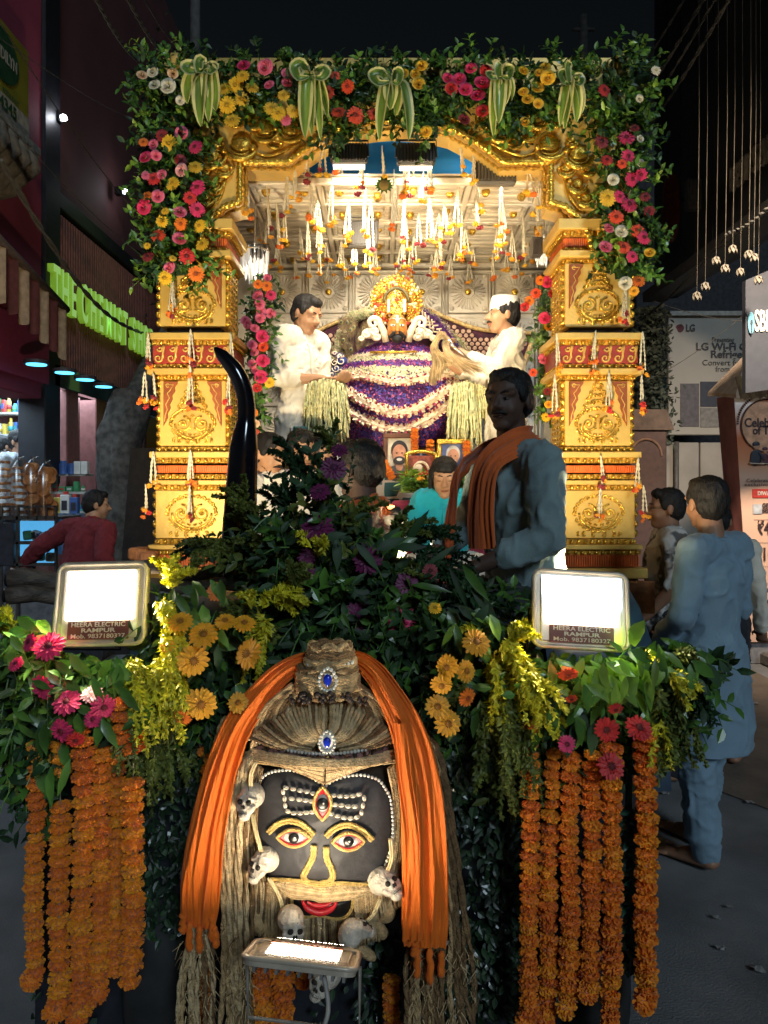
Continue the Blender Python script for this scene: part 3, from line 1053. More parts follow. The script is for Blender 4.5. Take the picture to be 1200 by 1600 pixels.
# ---------------------------------------------------------------- the float behind the gate
SILV = M('silver_cream', (.74, .68, .55), 0.42, metal=.15, var=0.12, scale=6, bump=.2, bscale=50, stretch=(1, 1, 1))
SILVG = M('silver_grain', (.72, .66, .53), 0.45, metal=.15, var=0.22, scale=10, bump=.7, bscale=22, stretch=(.25, 2.2, 1))
WOODF = M('float_wood', (.20, .10, .05), 0.7, var=0.4, bump=.3)
DMET = M('dark_metal', (.03, .03, .035), 0.35, 0.8)
CZ = 3.43
SX0, SX1, SY0, SY1 = -1.24, 1.36, 4.40, 6.02
tr = thing('float_trolley', 'flat wooden trailer deck carrying the golden gate and the shrine', 'trailer', (.06, 5, 0))
m = MB().box((.06, 5.2, 1.14), (2.6, 2.2, .11), bev=.01)
part('deck', m, WOODF, tr)
for i in range(9):
 m = MB().box((-1.13 + .30 * i, 4.02, 1.10), (.29, .03, .17), bev=.006)
 part('side_board', m, STONE, tr)
m = MB().box((.06, 5.1, .98), (1.6, 2.3, .2), bev=.01)
part('chassis', m, DMET, tr)
for x in (-.95, 1.07):
 for y in (4.6, 5.5):
  m = MB()
  m.tube([(x - .1, y, .42), (x + .1, y, .42)], .42, 24, ref=(0, 0, 1))
  m.tube([(x - .12, y, .42), (x + .12, y, .42)], .22, 16, ref=(0, 0, 1))
  part('wheel', m, M('tyre', (.02, .02, .02), .8), tr, True)
# ceiling
ce = thing('stage_ceiling', 'carved silver white ceiling panels over the shrine', 'ceiling', (.06, 5, CZ))
m = MB().box((.06, (SY0 + SY1) / 2, CZ + .035), (SX1 - SX0, SY1 - SY0, .012))
part('ceiling_board', m, SILV, ce)
NX, NY = 6, 5
wx = (SX1 - SX0) / NX
wy = (SY1 - SY0) / NY
gb = MB()
for i in range(NX):
 for j in range(NY):
  x0 = SX0 + i * wx
  y0 = SY0 + j * wy
  m = MB()
  cx_, cy_ = x0 + wx / 2, y0 + wy / 2
  m.box((cx_, cy_, CZ + .018), (wx - .03, wy - .03, .02), bev=.006)
  for q in range(3):
   m.box((cx_, y0 + wy * (.26 + .24 * q), CZ + .004), (wx - .12, .045, .016), bev=.005)
  m.box((cx_, y0 + .035, CZ), (wx - .04, .03, .03), bev=.006)
  m.box((cx_, y0 + wy - .035, CZ), (wx - .04, .03, .03), bev=.006)
  for e in (-1, 1):
   m.box((cx_ + e * (wx / 2 - .04), cy_, CZ), (.03, wy - .1, .03), bev=.006)
  # wavy carved foliage strips
  for q in range(2):
   yy = y0 + wy * (.38 + .24 * q)
   m.tube([Vector((cx_ - wx * .38 + wx * .76 * k / 14, yy + .013 * math.sin(k * 1.6), CZ + .006)) for k in range(15)], .006, 5)
  part('ceiling_panel', m, SILVG, ce)
  for e in (-.25, .27):
   mm = MB().tube([Vector((cx_ + wx * e, cy_ + rnd(-.08, .08), CZ - .008)), Vector((cx_ + wx * e, cy_, CZ - .016))], [.026, .02], 14)
   part('brass_boss', mm, GOLD, ce, True)
for i in range(NX + 1):
 m = MB().box((SX0 + i * wx, (SY0 + SY1) / 2, CZ - .008), (.035, SY1 - SY0, .03), bev=.006)
 part('ceiling_beam', m, SILV, ce)
for j in range(NY + 1):
 m = MB().box((.06, SY0 + j * wy, CZ - .004), (SX1 - SX0, .03, .04), bev=.006)
 part('ceiling_beam', m, SILV, ce)
# back wall of rosette panels
bw = thing('stage_backdrop', 'silver white carved wall of rosette panels behind the idol', 'backdrop wall', (.06, SY1, 1.2))
m = MB().box((.06, SY1 + .06, (CZ + 1.2) / 2), (SX1 - SX0, .06, CZ - 1.2 + .05))
part('wall_board', m, SILV, bw)
pz = .365
gx0 = (732 - 600) / F * 6 - pz * 5.5
for i in range(8):
 for j in range(6):
  cx_ = gx0 + (i + .5) * pz + .0
  cz_ = 1.68 + (760 - 455) / F * 6 - j * pz
  if cx_ < SX0 + .1 or cx_ > SX1 - .05 or cz_ < 1.3:
   continue
  m = MB()
  y = SY1 + .02
  m.box((cx_, y, cz_), (pz - .05, .02, pz - .035), bev=.006)
  o = part('carved_panel', m, SILV, bw)
  m = MB()
  for k in range(26):
   a = 2 * PI * k / 26
   r0, r1 = .05, .138
   m.tube([Vector((cx_ + r * math.cos(a), y - .012, cz_ + r * math.sin(a))) for r in (r0, .11, r1)], [.003, .009, .004], 4)
  m.tube([Vector((cx_ + .047 * math.cos(a), y - .014, cz_ + .047 * math.sin(a))) for a in [2 * PI * k / 18 for k in range(19)]], .006, 5)
  for k in range(4):
   a = PI / 4 + PI / 2 * k
   m.sph((cx_ + .19 * math.cos(a) * .95, y - .012, cz_ + .19 * math.sin(a) * .95), (.02, .008, .02), 6, 4)
  part('rosette', m, SILV, o, True)
  m = MB()
  m.sph((cx_, y - .018, cz_), (.026, .012, .026), 10, 6)
  part('brass_boss', m, GOLD, o, True)
for i in range(9):
 x = gx0 + i * pz
 if SX0 < x < SX1:
  for e in (-.014, .014):
   m = MB().box((x + e, SY1 + .005, 2.3), (.013, .04, 2.1), bev=.004)
   part('wall_rib', m, SILV, bw)
m = MB()
m.box((.06, SY1 - .03, CZ - .03), (SX1 - SX0, .07, .04), bev=.01)
m.box((.06, SY1 - .01, CZ - .075), (SX1 - SX0, .05, .03), bev=.01)
part('cornice', m, SILV, bw)
# corner posts of the stage
for x in (SX0 + .03, SX1 - .03):
 t = solo('stage_post', MB().box((x, SY1 - .12, 2.3), (.06, .06, 2.2), bev=.01).box((x, SY1 - .12, 1.5), (.09, .09, .5), bev=.01), SILV,
   'square silver white post at the rear %s corner of the shrine' % ('left' if x < 0 else 'right'), 'post', 'rear posts of the shrine')
# blue cloth under the roof, just behind the arch
m = MB()
rows = []
zt = P(0, 175, 4.62).z
zb = P(0, 283, 4.62).z
for i in range(17):
 t = i / 16
 row = []
 for j in range(31):
  u = j / 30
  X = 455 + u * 328
  z = zb + (zt - zb) * t + (.018 * math.sin(u * PI) * (-1) * (1 - t))
  row.append(Vector(((X - 600) / F * 4.62, 4.62 + .008 * math.sin(t * 16 + .7 * math.sin(u * 5)) + .004 * math.sin(u * 18), z)))
 rows.append(row)
m.grid(rows)
solo('blue_cloth', m, M('blue_cloth', (.02, .30, .90), .7, var=.1, scale=4), 'bright blue cloth stretched above the silver ceiling behind the arch', 'cloth', smooth=True)
# roof over everything
m = MB().box((.06, 5.25, 3.95), (2.6, 1.95, .05), bev=.01)
m.box((.06, 6.15, 3.7), (2.6, .05, .5))
solo('float_roof', m, M('dark_tarp', (.02, .022, .03), .8), 'dark flat roof sheet over the float, behind the flowers of the gate', 'roof')
# lamps under the roof
def small_flood(name_label, X, Y, d, wpx, hpx, mat, tgt, power, group=None, col=NEUT, spot=110, off=(0, .06, -.01)):
 c = P(X, Y, d)
 W_, H_ = wpx * d / F, hpx * d / F
 t = thing('floodlight', name_label, 'floodlight', c, group)
 m = MB().box(c, (W_, .06, H_), bev=.012)
 part('housing', m, mat, t)
 m = MB()
 n = 12
 for i in range(n):
  m.box((c.x - W_ / 2 + (i + .5) * W_ / n, c.y - .036, c.z), (W_ / n * .45, .02, H_ * .8))
 part('cooling_fins', m, mat, t)
 m = MB().tube([c + Vector((-W_ * .52, -.02, -H_ * .2)), c + Vector((-W_ * .52, -.02, H_ * .62)), c + Vector((W_ * .52, -.02, H_ * .62)), c + Vector((W_ * .52, -.02, -H_ * .2))], .006, 6)
 part('bracket', m, mat, t)
 m = MB().box((c.x, c.y + .034, c.z - (.045 if off[2] < -.05 else 0)), (W_ * .85, .05 if off[2] < -.05 else .006, H_ * (.3 if off[2] < -.05 else .8)))
 part('led_panel', m, M('led_inner', (.9, .85, .75), .5, var=0, emit=(1, .86, .62), es=2.5), t)
 l = lamp('SPOT', 'flood_lamp', c + Vector(off), tgt, power, col, spot_size=math.radians(spot), spot_blend=.6, shadow_soft_size=.09)
 return t
BLK = M('black_enamel', (.012, .012, .013), .4, var=.2)
GRY = M('grey_enamel', (.10, .092, .08), .5, var=.15)
small_flood('left black finned floodlight hung under the centre of the arch, facing the idol', 545, 241, 4.20, 58, 30, BLK, (0, 5.8, 2.4), 42, 'black floodlights under the arch', off=(0, .05, -.085))
small_flood('right black finned floodlight hung under the centre of the arch, facing the idol', 650, 242, 4.20, 60, 33, BLK, (.2, 5.8, 2.4), 42, 'black floodlights under the arch', off=(0, .05, -.09))
small_flood('small grey floodlight in the middle of the silver ceiling', 566, 367, 5.0, 48, 42, GRY, (.05, 5.9, 2.2), 14, spot=130)
small_flood('large grey ribbed floodlight at the right shoulder of the arch', 775, 262, 4.30, 62, 56, GRY, (.2, 5.6, 2.0), 90)
# ---------------- idol
ID = 5.25
I = lambda X, Y, dy=0.0: P(X, Y, ID) + Vector((0, dy, 0))
KI = ID / F
SLV = M('idol_silver', (.80, .70, .55), .4, .2, var=.1)
PURP = M('petal_violet', (.13, .02, .20), .6, var=.5, scale=60)
BLUEP = M('petal_blue', (.06, .06, .35), .6, var=.4, scale=60)
PINKP = M('petal_rosy', (.55, .12, .22), .6, var=.3, scale=60)
PALE = M('petal_pale', (.80, .66, .48), .6, var=.15, scale=60)
GRNW = M('petal_greenish', (.52, .56, .30), .6, var=.3, scale=50)
idol = thing('idol', 'deity idol with golden halo crown, dressed in violet and white flower petals', 'idol', I(620, 700))
# flower dress: rounded body
m = MB()
prof = [(536, 26), (546, 54), (560, 74), (575, 88), (588, 100), (600, 110), (620, 116), (645, 110), (668, 94), (685, 72), (700, 44)]
def hwid(Y):
 for (a, b), (c, d) in zip(prof, prof[1:]):
  if a <= Y <= c:
   return b + (d - b) * (Y - a) / (c - a)
 return 40
def dress(Y, u):
 hw = hwid(Y)
 c = I(621, Y)
 return Vector((c.x + hw * KI * math.sin(u * PI / 2), ID + .02 - .24 * math.cos(u * PI / 2) * (hw / 110) ** .7, c.z))
rows = [[dress(538 + 162 * i / 30, -1 + 2 * j / 24) for j in range(25)] for i in range(31)]
m.grid(rows)
rows = [[Vector((p.x, 2 * ID + .10 - p.y, p.z)) for p in r[::-1]] for r in rows]
m.grid(rows)
part('dress_body', m, M('dress_cloth', (.07, .015, .11), .8, var=.3), idol, True)
pet = MB()
def petals(m, p, n, sz, mi):
 t = n.cross(rdir()).normalized()
 u = n.cross(t)
 a = p + n * rnd(.002, .014)
 b = len(m.V)
 m.V += [tuple(a - t * sz), tuple(a + u * sz * .5 + n * sz * .3), tuple(a + t * sz + n * sz * .5), tuple(a - u * sz * .5 + n * sz * .2)]
 m.F.append((b, b + 1, b + 2, b + 3))
 m.I.append(mi)
def band_at(Y, u):
 if Y < 556: return 0
 if Y < 561: return 3
 if Y < 569: return 4
 if Y < 579: return 0
 if Y < 597: return 4
 if Y < 602: return 0
 return 0 if rnd(0, 1) < .72 else (1 if rnd(0, 1) < .75 else 2)
for k in range(15000):
 Y = 538 + 160 * math.sqrt(rnd(0, 1))
 if rnd(0, 1) < .35:
  Y = rnd(538, 605)
 u = rnd(-1, 1)
 p = dress(Y, u)
 nn = Vector((math.sin(u * PI / 2), -math.cos(u * PI / 2), .1)).normalized()
 b_ = band_at(Y + rnd(-1.5, 1.5), u)
 if b_ == 0:
  b_ = random.choice([0, 0, 0, 0, 1, 2])
 if b_ == 4:
  b_ = random.choice([3, 4, 4, 3])
 petals(pet, p, nn, rnd(.007, .013), b_)
part('dress_petals', pet, [PURP, BLUEP, PINKP, PALE, GRNW], idol, kind='stuff')
def swag(pts, r, name='petal_swag'):
 m = MB()
 pp = smooth_path(pts, 14)
 cum = 0
 for i in range(len(pp) - 1):
  d = pp[i + 1] - pp[i]
  n = max(1, int(d.length / .0085))
  for k in range(n):
   c = pp[i].lerp(pp[i + 1], k / n)
   u_, v_, w_ = frame(d)
   cum += 1
   mi = 0 if cum % 3 else 1
   for q in range(5):
    an = 2 * PI * q / 5 + rnd(-.4, .4)
    e = u_ * math.cos(an) + v_ * math.sin(an)
    s_ = w_ * .0075
    b = len(m.V)
    m.V += [tuple(c - s_), tuple(c + s_), tuple(c + e * r * rnd(.8, 1.15) + s_ + w_ * rnd(-.01, .01)), tuple(c + e * r * rnd(.8, 1.1) - s_)]
    m.F.append((b, b + 1, b + 2, b + 3))
    m.I.append(mi)
 m.tube(pp, r * .6, 6, 0)
 part(name, m, [PALE, M('petal_crimson', (.34, .02, .07), .6, var=.2)], idol)
D2 = lambda X, Y: dress(Y, max(-.98, min(.98, 2 / PI * math.asin(max(-1, min(1, (X - 621) / hwid(Y))))))) + Vector((0, -.03, 0))
swag([D2(530, 598), D2(565, 594), D2(620, 604), D2(670, 596), D2(705, 590)], .034)
swag([D2(522, 602), D2(550, 620), D2(585, 640), D2(625, 650), D2(670, 632), D2(712, 600)], .044)
swag([D2(518, 606), D2(540, 640), D2(580, 664), D2(625, 674), D2(672, 655), D2(722, 612)], .042)
# yellow flute line
m = MB().tube([D2(578, 557) + Vector((0, -.02, 0)), D2(650, 557) + Vector((0, -.02, 0))], .008, 6)
part('golden_bar', m, GOLD, idol, True)
# head
m = MB()
hc = I(620, 520, -.16)
m.sph(hc, (.066, .07, .10), 18, 12)
m.cap(hc + Vector((0, -.065, .01)), .007, hc + Vector((0, -.08, -.035)), .012)
remeshed('face', m, M('idol_orange', (.50, .19, .035), .45, var=.3, scale=30), .006, idol, 2)
m = MB()
for x in (-1, 1):
 m.sph(hc + Vector((.028 * x, -.062, .005)), (.018, .008, .009), 10, 6)
m.cap(hc + Vector((0, -.072, .022)), .007, hc + Vector((0, -.066, .062)), .010)
m.cap(hc + Vector((-.008, -.07, .04)), .006, hc + Vector((.008, -.07, .04)), .006)
for x in (-1, 1):
 m.tube([hc + Vector((x * .008, -.072, .045)), hc + Vector((x * .03, -.066, .052)), hc + Vector((x * .055, -.045, .046))], .0025, 4)
part('painted_marks', m, MATS['eye_white'], idol, True)
m = MB()
for x in (-1, 1):
 m.sph(hc + Vector((.028 * x, -.069, .005)), (.006, .004, .006), 8, 6)
 m.cap(hc + Vector((.02 * x, -.07, -.045)), .012, hc + Vector((.05 * x, -.05, -.07)), .010)
m.sph(hc + Vector((0, -.048, -.078)), (.040, .030, .030), 12, 8)
part('black_beard', m, M('beard_black', (.006, .006, .008), .6), idol, True)
# crown halo
kc = I(619, 476, -.10)
m = MB()
m.tube([kc + Vector((0, .03, 0)), kc + Vector((0, .05, 0))], [.165, .165], 40, ref=(1, 0, 0))
halo = part('halo_disc', m, M('halo_gold', (.80, .45, .10), .35, .7, var=.4, scale=60, bump=1, bscale=90), idol)
m = MB()
for ring, (r, n, s_) in enumerate(((.168, 34, .013), (.148, 38, .011), (.128, 34, .012), (.108, 28, .011), (.09, 26, .009))):
 for k in range(n):
  a = 2 * PI * k / n + ring * .3
  m.sph(kc + Vector((r * math.cos(a), -.002 - .012 * (ring % 2) + rnd(-.004, .004), r * math.sin(a))), s_ * rnd(.7, 1.15), 6, 4, random.choice([0, 0, 1, 2, 3]))
part('halo_gems', m, [GOLD, M('gem_red', (.5, .05, .02), .3), PALE, M('gem_amber', (.8, .35, .05), .3, .3)], halo, True)
m = MB()
m.tube([kc + Vector((.083 * math.cos(a), -.008, .095 * math.sin(a) - .01)) for a in [PI * k / 16 for k in range(17)]], .012, 8)
part('dark_arch', m, M('olive_enamel', (.10, .09, .03), .4), halo, True)
m = MB()
rows = []
for i in range(9):
 t = i / 8
 r = .07 * (1 - t ** 2.2) + .004
 rows.append([kc + Vector((r * math.cos(a), -.02 + r * .7 * math.sin(a), -.10 + .17 * t)) for a in [2 * PI * k / 18 for k in range(18)]])
m.grid(rows, closed=True)
for k in range(150):
 t = rnd(0, .93)
 a = rnd(PI, 2 * PI)
 r = .07 * (1 - t ** 2.2) + .006
 m.sph(kc + Vector((r * math.cos(a), -.02 + r * .7 * math.sin(a), -.10 + .17 * t)), rnd(.004, .008), 5, 4, random.choice([0, 0, 1, 2, 3]))
part('crown', m, [GOLD, MATS['gem_red'], PALE, MATS['gem_amber']], idol, True)
m = MB().sph(kc + Vector((0, -.08, -.01)), (.014, .008, .014), 8, 6)
part('crown_ruby', m, MATS['gem_red'], idol, True)
for x in (-1, 1):
 m = MB().cap(kc + Vector((.052 * x, -.075, -.085)), .010, kc + Vector((.052 * x, -.075, -.015)), .010)
 part('pearl_drop', m, M('pearl', (.85, .8, .7), .25, coat=.5), idol, True)
# silver shoulder scrolls
for sg in (-1, 1):
 m = MB()
 c = I(620 + sg * 36, 513, -.16)
 pts = [c + Vector((a, 0, b)) for a, b in spiral(0, .0, .052, 1.3, PI if sg > 0 else 0, -sg, 22, .2)]
 pts = [I(620 + sg * 17, 540, -.14), I(620 + sg * 20, 526, -.16)] + [c + Vector((sg * .0 + a, -.005, b)) for a, b in spiral(0, 0, .042, 1.2, PI * (1 if sg > 0 else 0), -sg, 20, .2)]
 m.tube(pts, [.022, .024] + [.020 - .0006 * k for k in range(21)], 8)
 for (dx, dz, r) in ((.0, -.05, .04), (.05, -.075, .032), (-.02, -.09, .034), (.08, -.10, .024)):
  m.sph(c + Vector((sg * dx, .005, dz)), (r, .02, r * .8), 10, 6)
  m.tube([c + Vector((sg * dx + p[0], -.018, dz + p[1])) for p in spiral(0, 0, r * .8, 1.0, 0, sg, 12, .2)], .005, 5)
 m.sph(c + Vector((sg * .02, .03, -.06)), (.060, .03, .036), 12, 8)
 part('silver_scroll', m, SLV, idol, True)
# cloth screen behind the idol with gold border and dotted tiles
cl = thing('patterned_screen', 'maroon tiled cloth screen with gold border spreading behind the idol like wings', 'cloth screen', P(620, 640, 5.7))
D5 = 5.72
A = lambda X, Y, dy=0: P(X, Y, D5) + Vector((0, dy, 0))
edge_t = smooth_path([A(436, 560), A(500, 516), A(560, 492), A(612, 474)], 6) + smooth_path([A(628, 474), A(662, 482), A(700, 498), A(745, 514), A(790, 519), A(836, 521)], 6)
bot = [A(836, 521), A(822, 560), A(806, 604), A(740, 640), A(520, 640), A(470, 610), A(436, 562)]
poly = [(p.x, p.z) for p in edge_t] + [(p.x, p.z) for p in bot[1:-1]]
m = MB().prism(poly, .02, lambda u, v, w_: Vector((u, D5 + w_, v)))
part('cloth', m, M('maroon_tiles', (.055, .012, .03), .8, var=.5, scale=14), cl)
m = MB()
m.tube([p + Vector((0, -.012, 0)) for p in edge_t], .016, 6)
m.tube([A(836, 521, -.012), A(822, 560, -.012), A(806, 604, -.012)], .02, 6)
part('gold_border', m, M('gold_braid', (.70, .50, .22), .5, .3, var=.3, scale=60, bump=.6), cl, True)
m = MB()
for i in range(60):
 for j in range(26):
  X = 498 + i * 9.2 + (4.6 if j % 2 else 0)
  Y = 498 + j * 6.6
  if X > 826 - (Y - 521) * .35 or (545 < X < 700):
   continue
  top = 520 - (X - 500) * .4 if X < 560 else (500 + (X - 700) * .30 if X < 745 else 523)
  if Y < top + 8 or Y > 610 or (X < 620 and Y > 575) or X < 500:
   continue
  c = A(X, Y, -.004)
  r = .017
  m.tube([c, c + Vector((0, -.006, 0))], [r, r * .8], 8, 0, ref=(1, 0, 0))
part('cloth_dots', m, M('beige_dot', (.62, .42, .30), .6), cl, kind='stuff')
# bands of greenish white blossoms along the idol's wings
for (pts, wd, mats, dn) in (
  ([(655, 482), (690, 512), (722, 545), (742, 575)], 9, [4, 4, 3], 5.62),
  ([(650, 490), (672, 505), (695, 530), (712, 560)], 15, [0, 0, 0, 1], 5.55),
  ([(545, 498), (585, 484), (612, 478)], 9, [4, 4, 3], 5.62),
  ([(535, 520), (522, 560), (512, 600), (520, 640)], 9, [4, 4, 3], 5.6),
  ([(742, 590), (728, 625), (700, 660), (655, 696)], 13, [4, 4, 3], 5.35),
  ([(755, 600), (745, 640), (722, 672), (690, 700)], 9, [0, 0, 1], 5.42)):
 m = MB()
 pp = smooth_path([P(x, y, dn) for x, y in pts], 8)
 m.tube(pp, wd * dn / F * .75, 6, mats[0])
 for k in range(1500):
  i = random.randrange(len(pp) - 1)
  c = pp[i].lerp(pp[i + 1], rnd(0, 1))
  d = rdir()
  d.y = -abs(d.y) - .2
  d.normalize()
  petals(m, c + d * wd * dn / F * rnd(.8, 1.05), d, rnd(.006, .011), random.choice(mats))
 part('petal_band', m, [PURP, BLUEP, PINKP, PALE, GRNW], idol, kind='stuff')
# pale flower lettering on the violet band
m = MB()
for k in range(9):
 t = k / 8
 c = P(655 + 42 * t, 486 + 44 * t, 5.47)
 for (a, b, e, f) in random.sample([(-6, -6, -6, 6), (0, -7, 0, 7), (-6, -6, 5, -7), (-5, 0, 5, 1), (5, -5, 6, 6), (-6, 6, 4, 7)], 3):
  m.tube([c + Vector((a * .0035, 0, -b * .0035)), c + Vector((e * .0035, 0, -f * .0035))], .0065, 5)
part('petal_lettering', m, PALE, idol, True)
# feather fan
ff = thing('feather_fan', 'brown peacock feather fan leaning beside the idol, left of its shoulder', 'feather fan', P(548, 575, 5.35))
FEA = M('feather_brown', (.13, .085, .035), .55, var=.5, scale=40, stretch=(1, 1, .3), sheen=.3)
for k in range(22):
 m = MB()
 t = k / 21
 X = 530 + 44 * rnd(0, 1)
 Y = 568 - rnd(10, 66)
 c = P(X, Y, 5.42 - .05 * rnd(0, 1))
 b0 = P(548, 590, 5.4)
 d = (c - b0).normalized()
 for q in range(46):
  s_ = q / 45
  base = c - d * .07 + d * (.10 * s_)
  for e in (-1, 1):
   u_ = Vector((d.z, 0, -d.x)) * e
   tip = base + (d * .7 + u_ * (1.0 * math.sin(PI * (.15 + .7 * s_)))).normalized() * rnd(.03, .05)
   b = len(m.V)
   m.V += [tuple(base - d * .0015), tuple(base + d * .0015), tuple(tip + Vector((0, rnd(-.01, .01), 0)))]
   m.F.append((b, b + 1, b + 2))
   m.I.append(0)
 m.sph(c, (.014, .006, .018), 8, 6, 1)
 m.sph(c + Vector((0, -.006, 0)), (.007, .004, .009), 6, 5, 2)
 m.tube([b0, c], .0018, 4, 0)
 part('feather', m, [FEA, M('feather_eye', (.20, .17, .05), .4), M('feather_dot', (.02, .05, .06), .4)], ff)
# white painted shell ornament (bird shape) beside the priest
m = MB()
c = P(530, 565, 5.2)
for k, (dx, dz, r, mi) in enumerate(((0, .03, .035, 0), (.015, 0, .045, 1), (-.03, -.01, .03, 2), (-.02, -.05, .035, 1), (.01, -.06, .03, 0), (-.05, -.085, .03, 0), (-.03, .05, .022, 3))):
 m.sph(c + Vector((dx, 0, dz)), (r, .03, r * .8), 10, 6, mi)
 m.tube([c + Vector((dx + p[0], -.03, dz + p[1])) for p in spiral(0, 0, r * .8, 1.2, k, 1, 12, .2)], .004, 5, 0 if mi else 1)
solo('painted_bird_figure', m, [SLV, M('deep_blue', (.02, .035, .18), .4), M('black_gloss', (.01, .01, .012), .2), PURP], 'small blue and white painted bird figure beside the hands of the young priest', 'figure', smooth=True)
# jasmine curtains at both sides of the dress
for (X0, X1, Y0, Y1, d, lab) in ((480, 540, 590, 694, 4.66, 'left'), (704, 760, 594, 700, 5.0, 'right')):
 t = thing('jasmine_curtain', 'thick pale jasmine bundle falling at the %s side of the idol dress' % lab, 'garland', P((X0 + X1) / 2, Y1, d), 'jasmine bundles beside the dress')
 m = MB()
 for k in range(230):
  u = rnd(0, 1)
  X = X0 + (X1 - X0) * u
  top = Y0 + 26 * abs(u - .45) ** 1.5 + rnd(0, 14)
  p = P(X, top, d + rnd(-.05, .05) - .06 * math.sin(u * PI))
  L = (Y1 - top) * d / F * rnd(.35, 1)
  if lab == 'right' and u > .8:
   L *= .6
  pts = [p + Vector((.5 * (u - .5) * .1 * q / 8 + rnd(-.006, .006), rnd(-.006, .006), -L * q / 8)) for q in range(9)]
  m.tube(pts, [.0065 * rnd(.5, 1.2) for q in range(9)], 4, random.choice([0, 0, 1]))
 part('jasmine_strands', m, [M('jasmine_yellowish', (.72, .68, .36), .6, var=.25, scale=50), GRNW], t, True, kind='stuff')
# patterned cloth table under the idol
HEX = bpy.data.materials.new('hex_cloth')
HEX.use_nodes = True
n_ = HEX.node_tree.nodes
l_ = HEX.node_tree.links
tc = n_.new('ShaderNodeTexCoord')
v1 = n_.new('ShaderNodeTexVoronoi')
v1.inputs['Scale'].default_value = 9
v1.inputs['Randomness'].default_value = .25
v2 = n_.new('ShaderNodeTexVoronoi')
v2.feature = 'DISTANCE_TO_EDGE'
v2.inputs['Scale'].default_value = 9
v2.inputs['Randomness'].default_value = .25
cr = n_.new('ShaderNodeValToRGB')
cr.color_ramp.interpolation = 'CONSTANT'
for p_, c_ in ((0, (.05, .16, .18)), (.3, (.38, .07, .13)), (.55, (.25, .24, .22)), (.75, (.04, .13, .16))):
 e_ = cr.color_ramp.elements.new(p_) if p_ > 0 else cr.color_ramp.elements[0]
 e_.color = (*c_, 1)
cr.color_ramp.elements[-1].color = (.3, .28, .25, 1)
mt = n_.new('ShaderNodeMath')
mt.operation = 'LESS_THAN'
mt.inputs[1].default_value = .07
mx = n_.new('ShaderNodeMixRGB')
mx.inputs[2].default_value = (.75, .7, .62, 1)
sp = n_.new('ShaderNodeSeparateColor')
for v in (v1, v2):
 l_.new(tc.outputs['Object'], v.inputs['Vector'])
l_.new(v1.outputs['Color'], sp.inputs[0])
l_.new(sp.outputs[0], cr.inputs[0])
l_.new(v2.outputs['Distance'], mt.inputs[0])
l_.new(mt.outputs[0], mx.inputs[0])
l_.new(cr.outputs[0], mx.inputs[1])
l_.new(mx.outputs[0], n_['Principled BSDF'].inputs['Base Color'])
n_['Principled BSDF'].inputs['Roughness'].default_value = .8
m = MB().box((P(612, 0, 5.35).x, 5.42, 1.2 + .36), (1.32, .5, .72), bev=.02)
solo('draped_table', m, HEX, 'table under the idol draped in teal and pink hexagon patterned cloth', 'table')
m = MB().box((P(470, 0, 4.62).x, 4.62, 1.2 + .42), (.13, .05, .84), bev=.01)
solo('patterned_bolster', m, HEX, 'upright panel in teal and pink hexagon cloth standing before the young priest', 'panel')
# ---------------------------------------------------------------- people and small things on the float
WHITEC = cloth_mat('white_cotton', (.78, .72, .60))
PLY = 1.2
def at(X, d, z=PLY):
 return Vector(((X - 600) / F * d, d, z))
# young priest on the left, looking down at his hands, body turned right
person('young man in white kurta looking down at his hands, left of the idol', at(470, 4.82), yaw=.85,
 pose=dict(head=(.0, -.055, 1.545), neck=(0, .0, 1.43), shL=(.165, .01, 1.40), shR=(-.165, .01, 1.40), elR=(-.18, .02, 1.14), wrR=(-.03, -.23, 1.13), elL=(.20, .02, 1.13), wrL=(.08, -.25, 1.12)), skin='tan',
 head_yaw=.12, head_pitch=.38, s=1.0, bulk=.86, hands=True, curl=.5, voxel=.0075,
 clothes=[dict(kind='kurta', mat=WHITEC, sleeve=.72, length=.50, collar=True, placket=True, fold=.011, grow=.012), dict(kind='trousers', mat=WHITEC)])
# older priest on the right facing left with white cap and a fly whisk
rt, W2, HP2 = person('man in white kurta and cap with black band waving a whisk beside the idol', at(790, 4.95), yaw=-1.45,
 pose=dict(head=(0, -.02, 1.575), shL=(.165, .01, 1.40), shR=(-.165, .01, 1.40), elL=(.20, -.12, 1.20), wrL=(.06, -.32, 1.33), elR=(-.20, -.10, 1.16), wrR=(-.10, -.34, 1.27)), skin='tan',
 head_yaw=.0, head_pitch=-.04, hair=True, cap_hat=True, moustache=True, curl=1.1, bulk=.86, hand_n={'L': (0, 0, 1), 'R': (0, 0, 1)}, voxel=.0075,
 clothes=[dict(kind='kurta', mat=WHITEC, sleeve=.8, length=.5, collar=True, fold=.011, grow=.012), dict(kind='trousers', mat=WHITEC)])
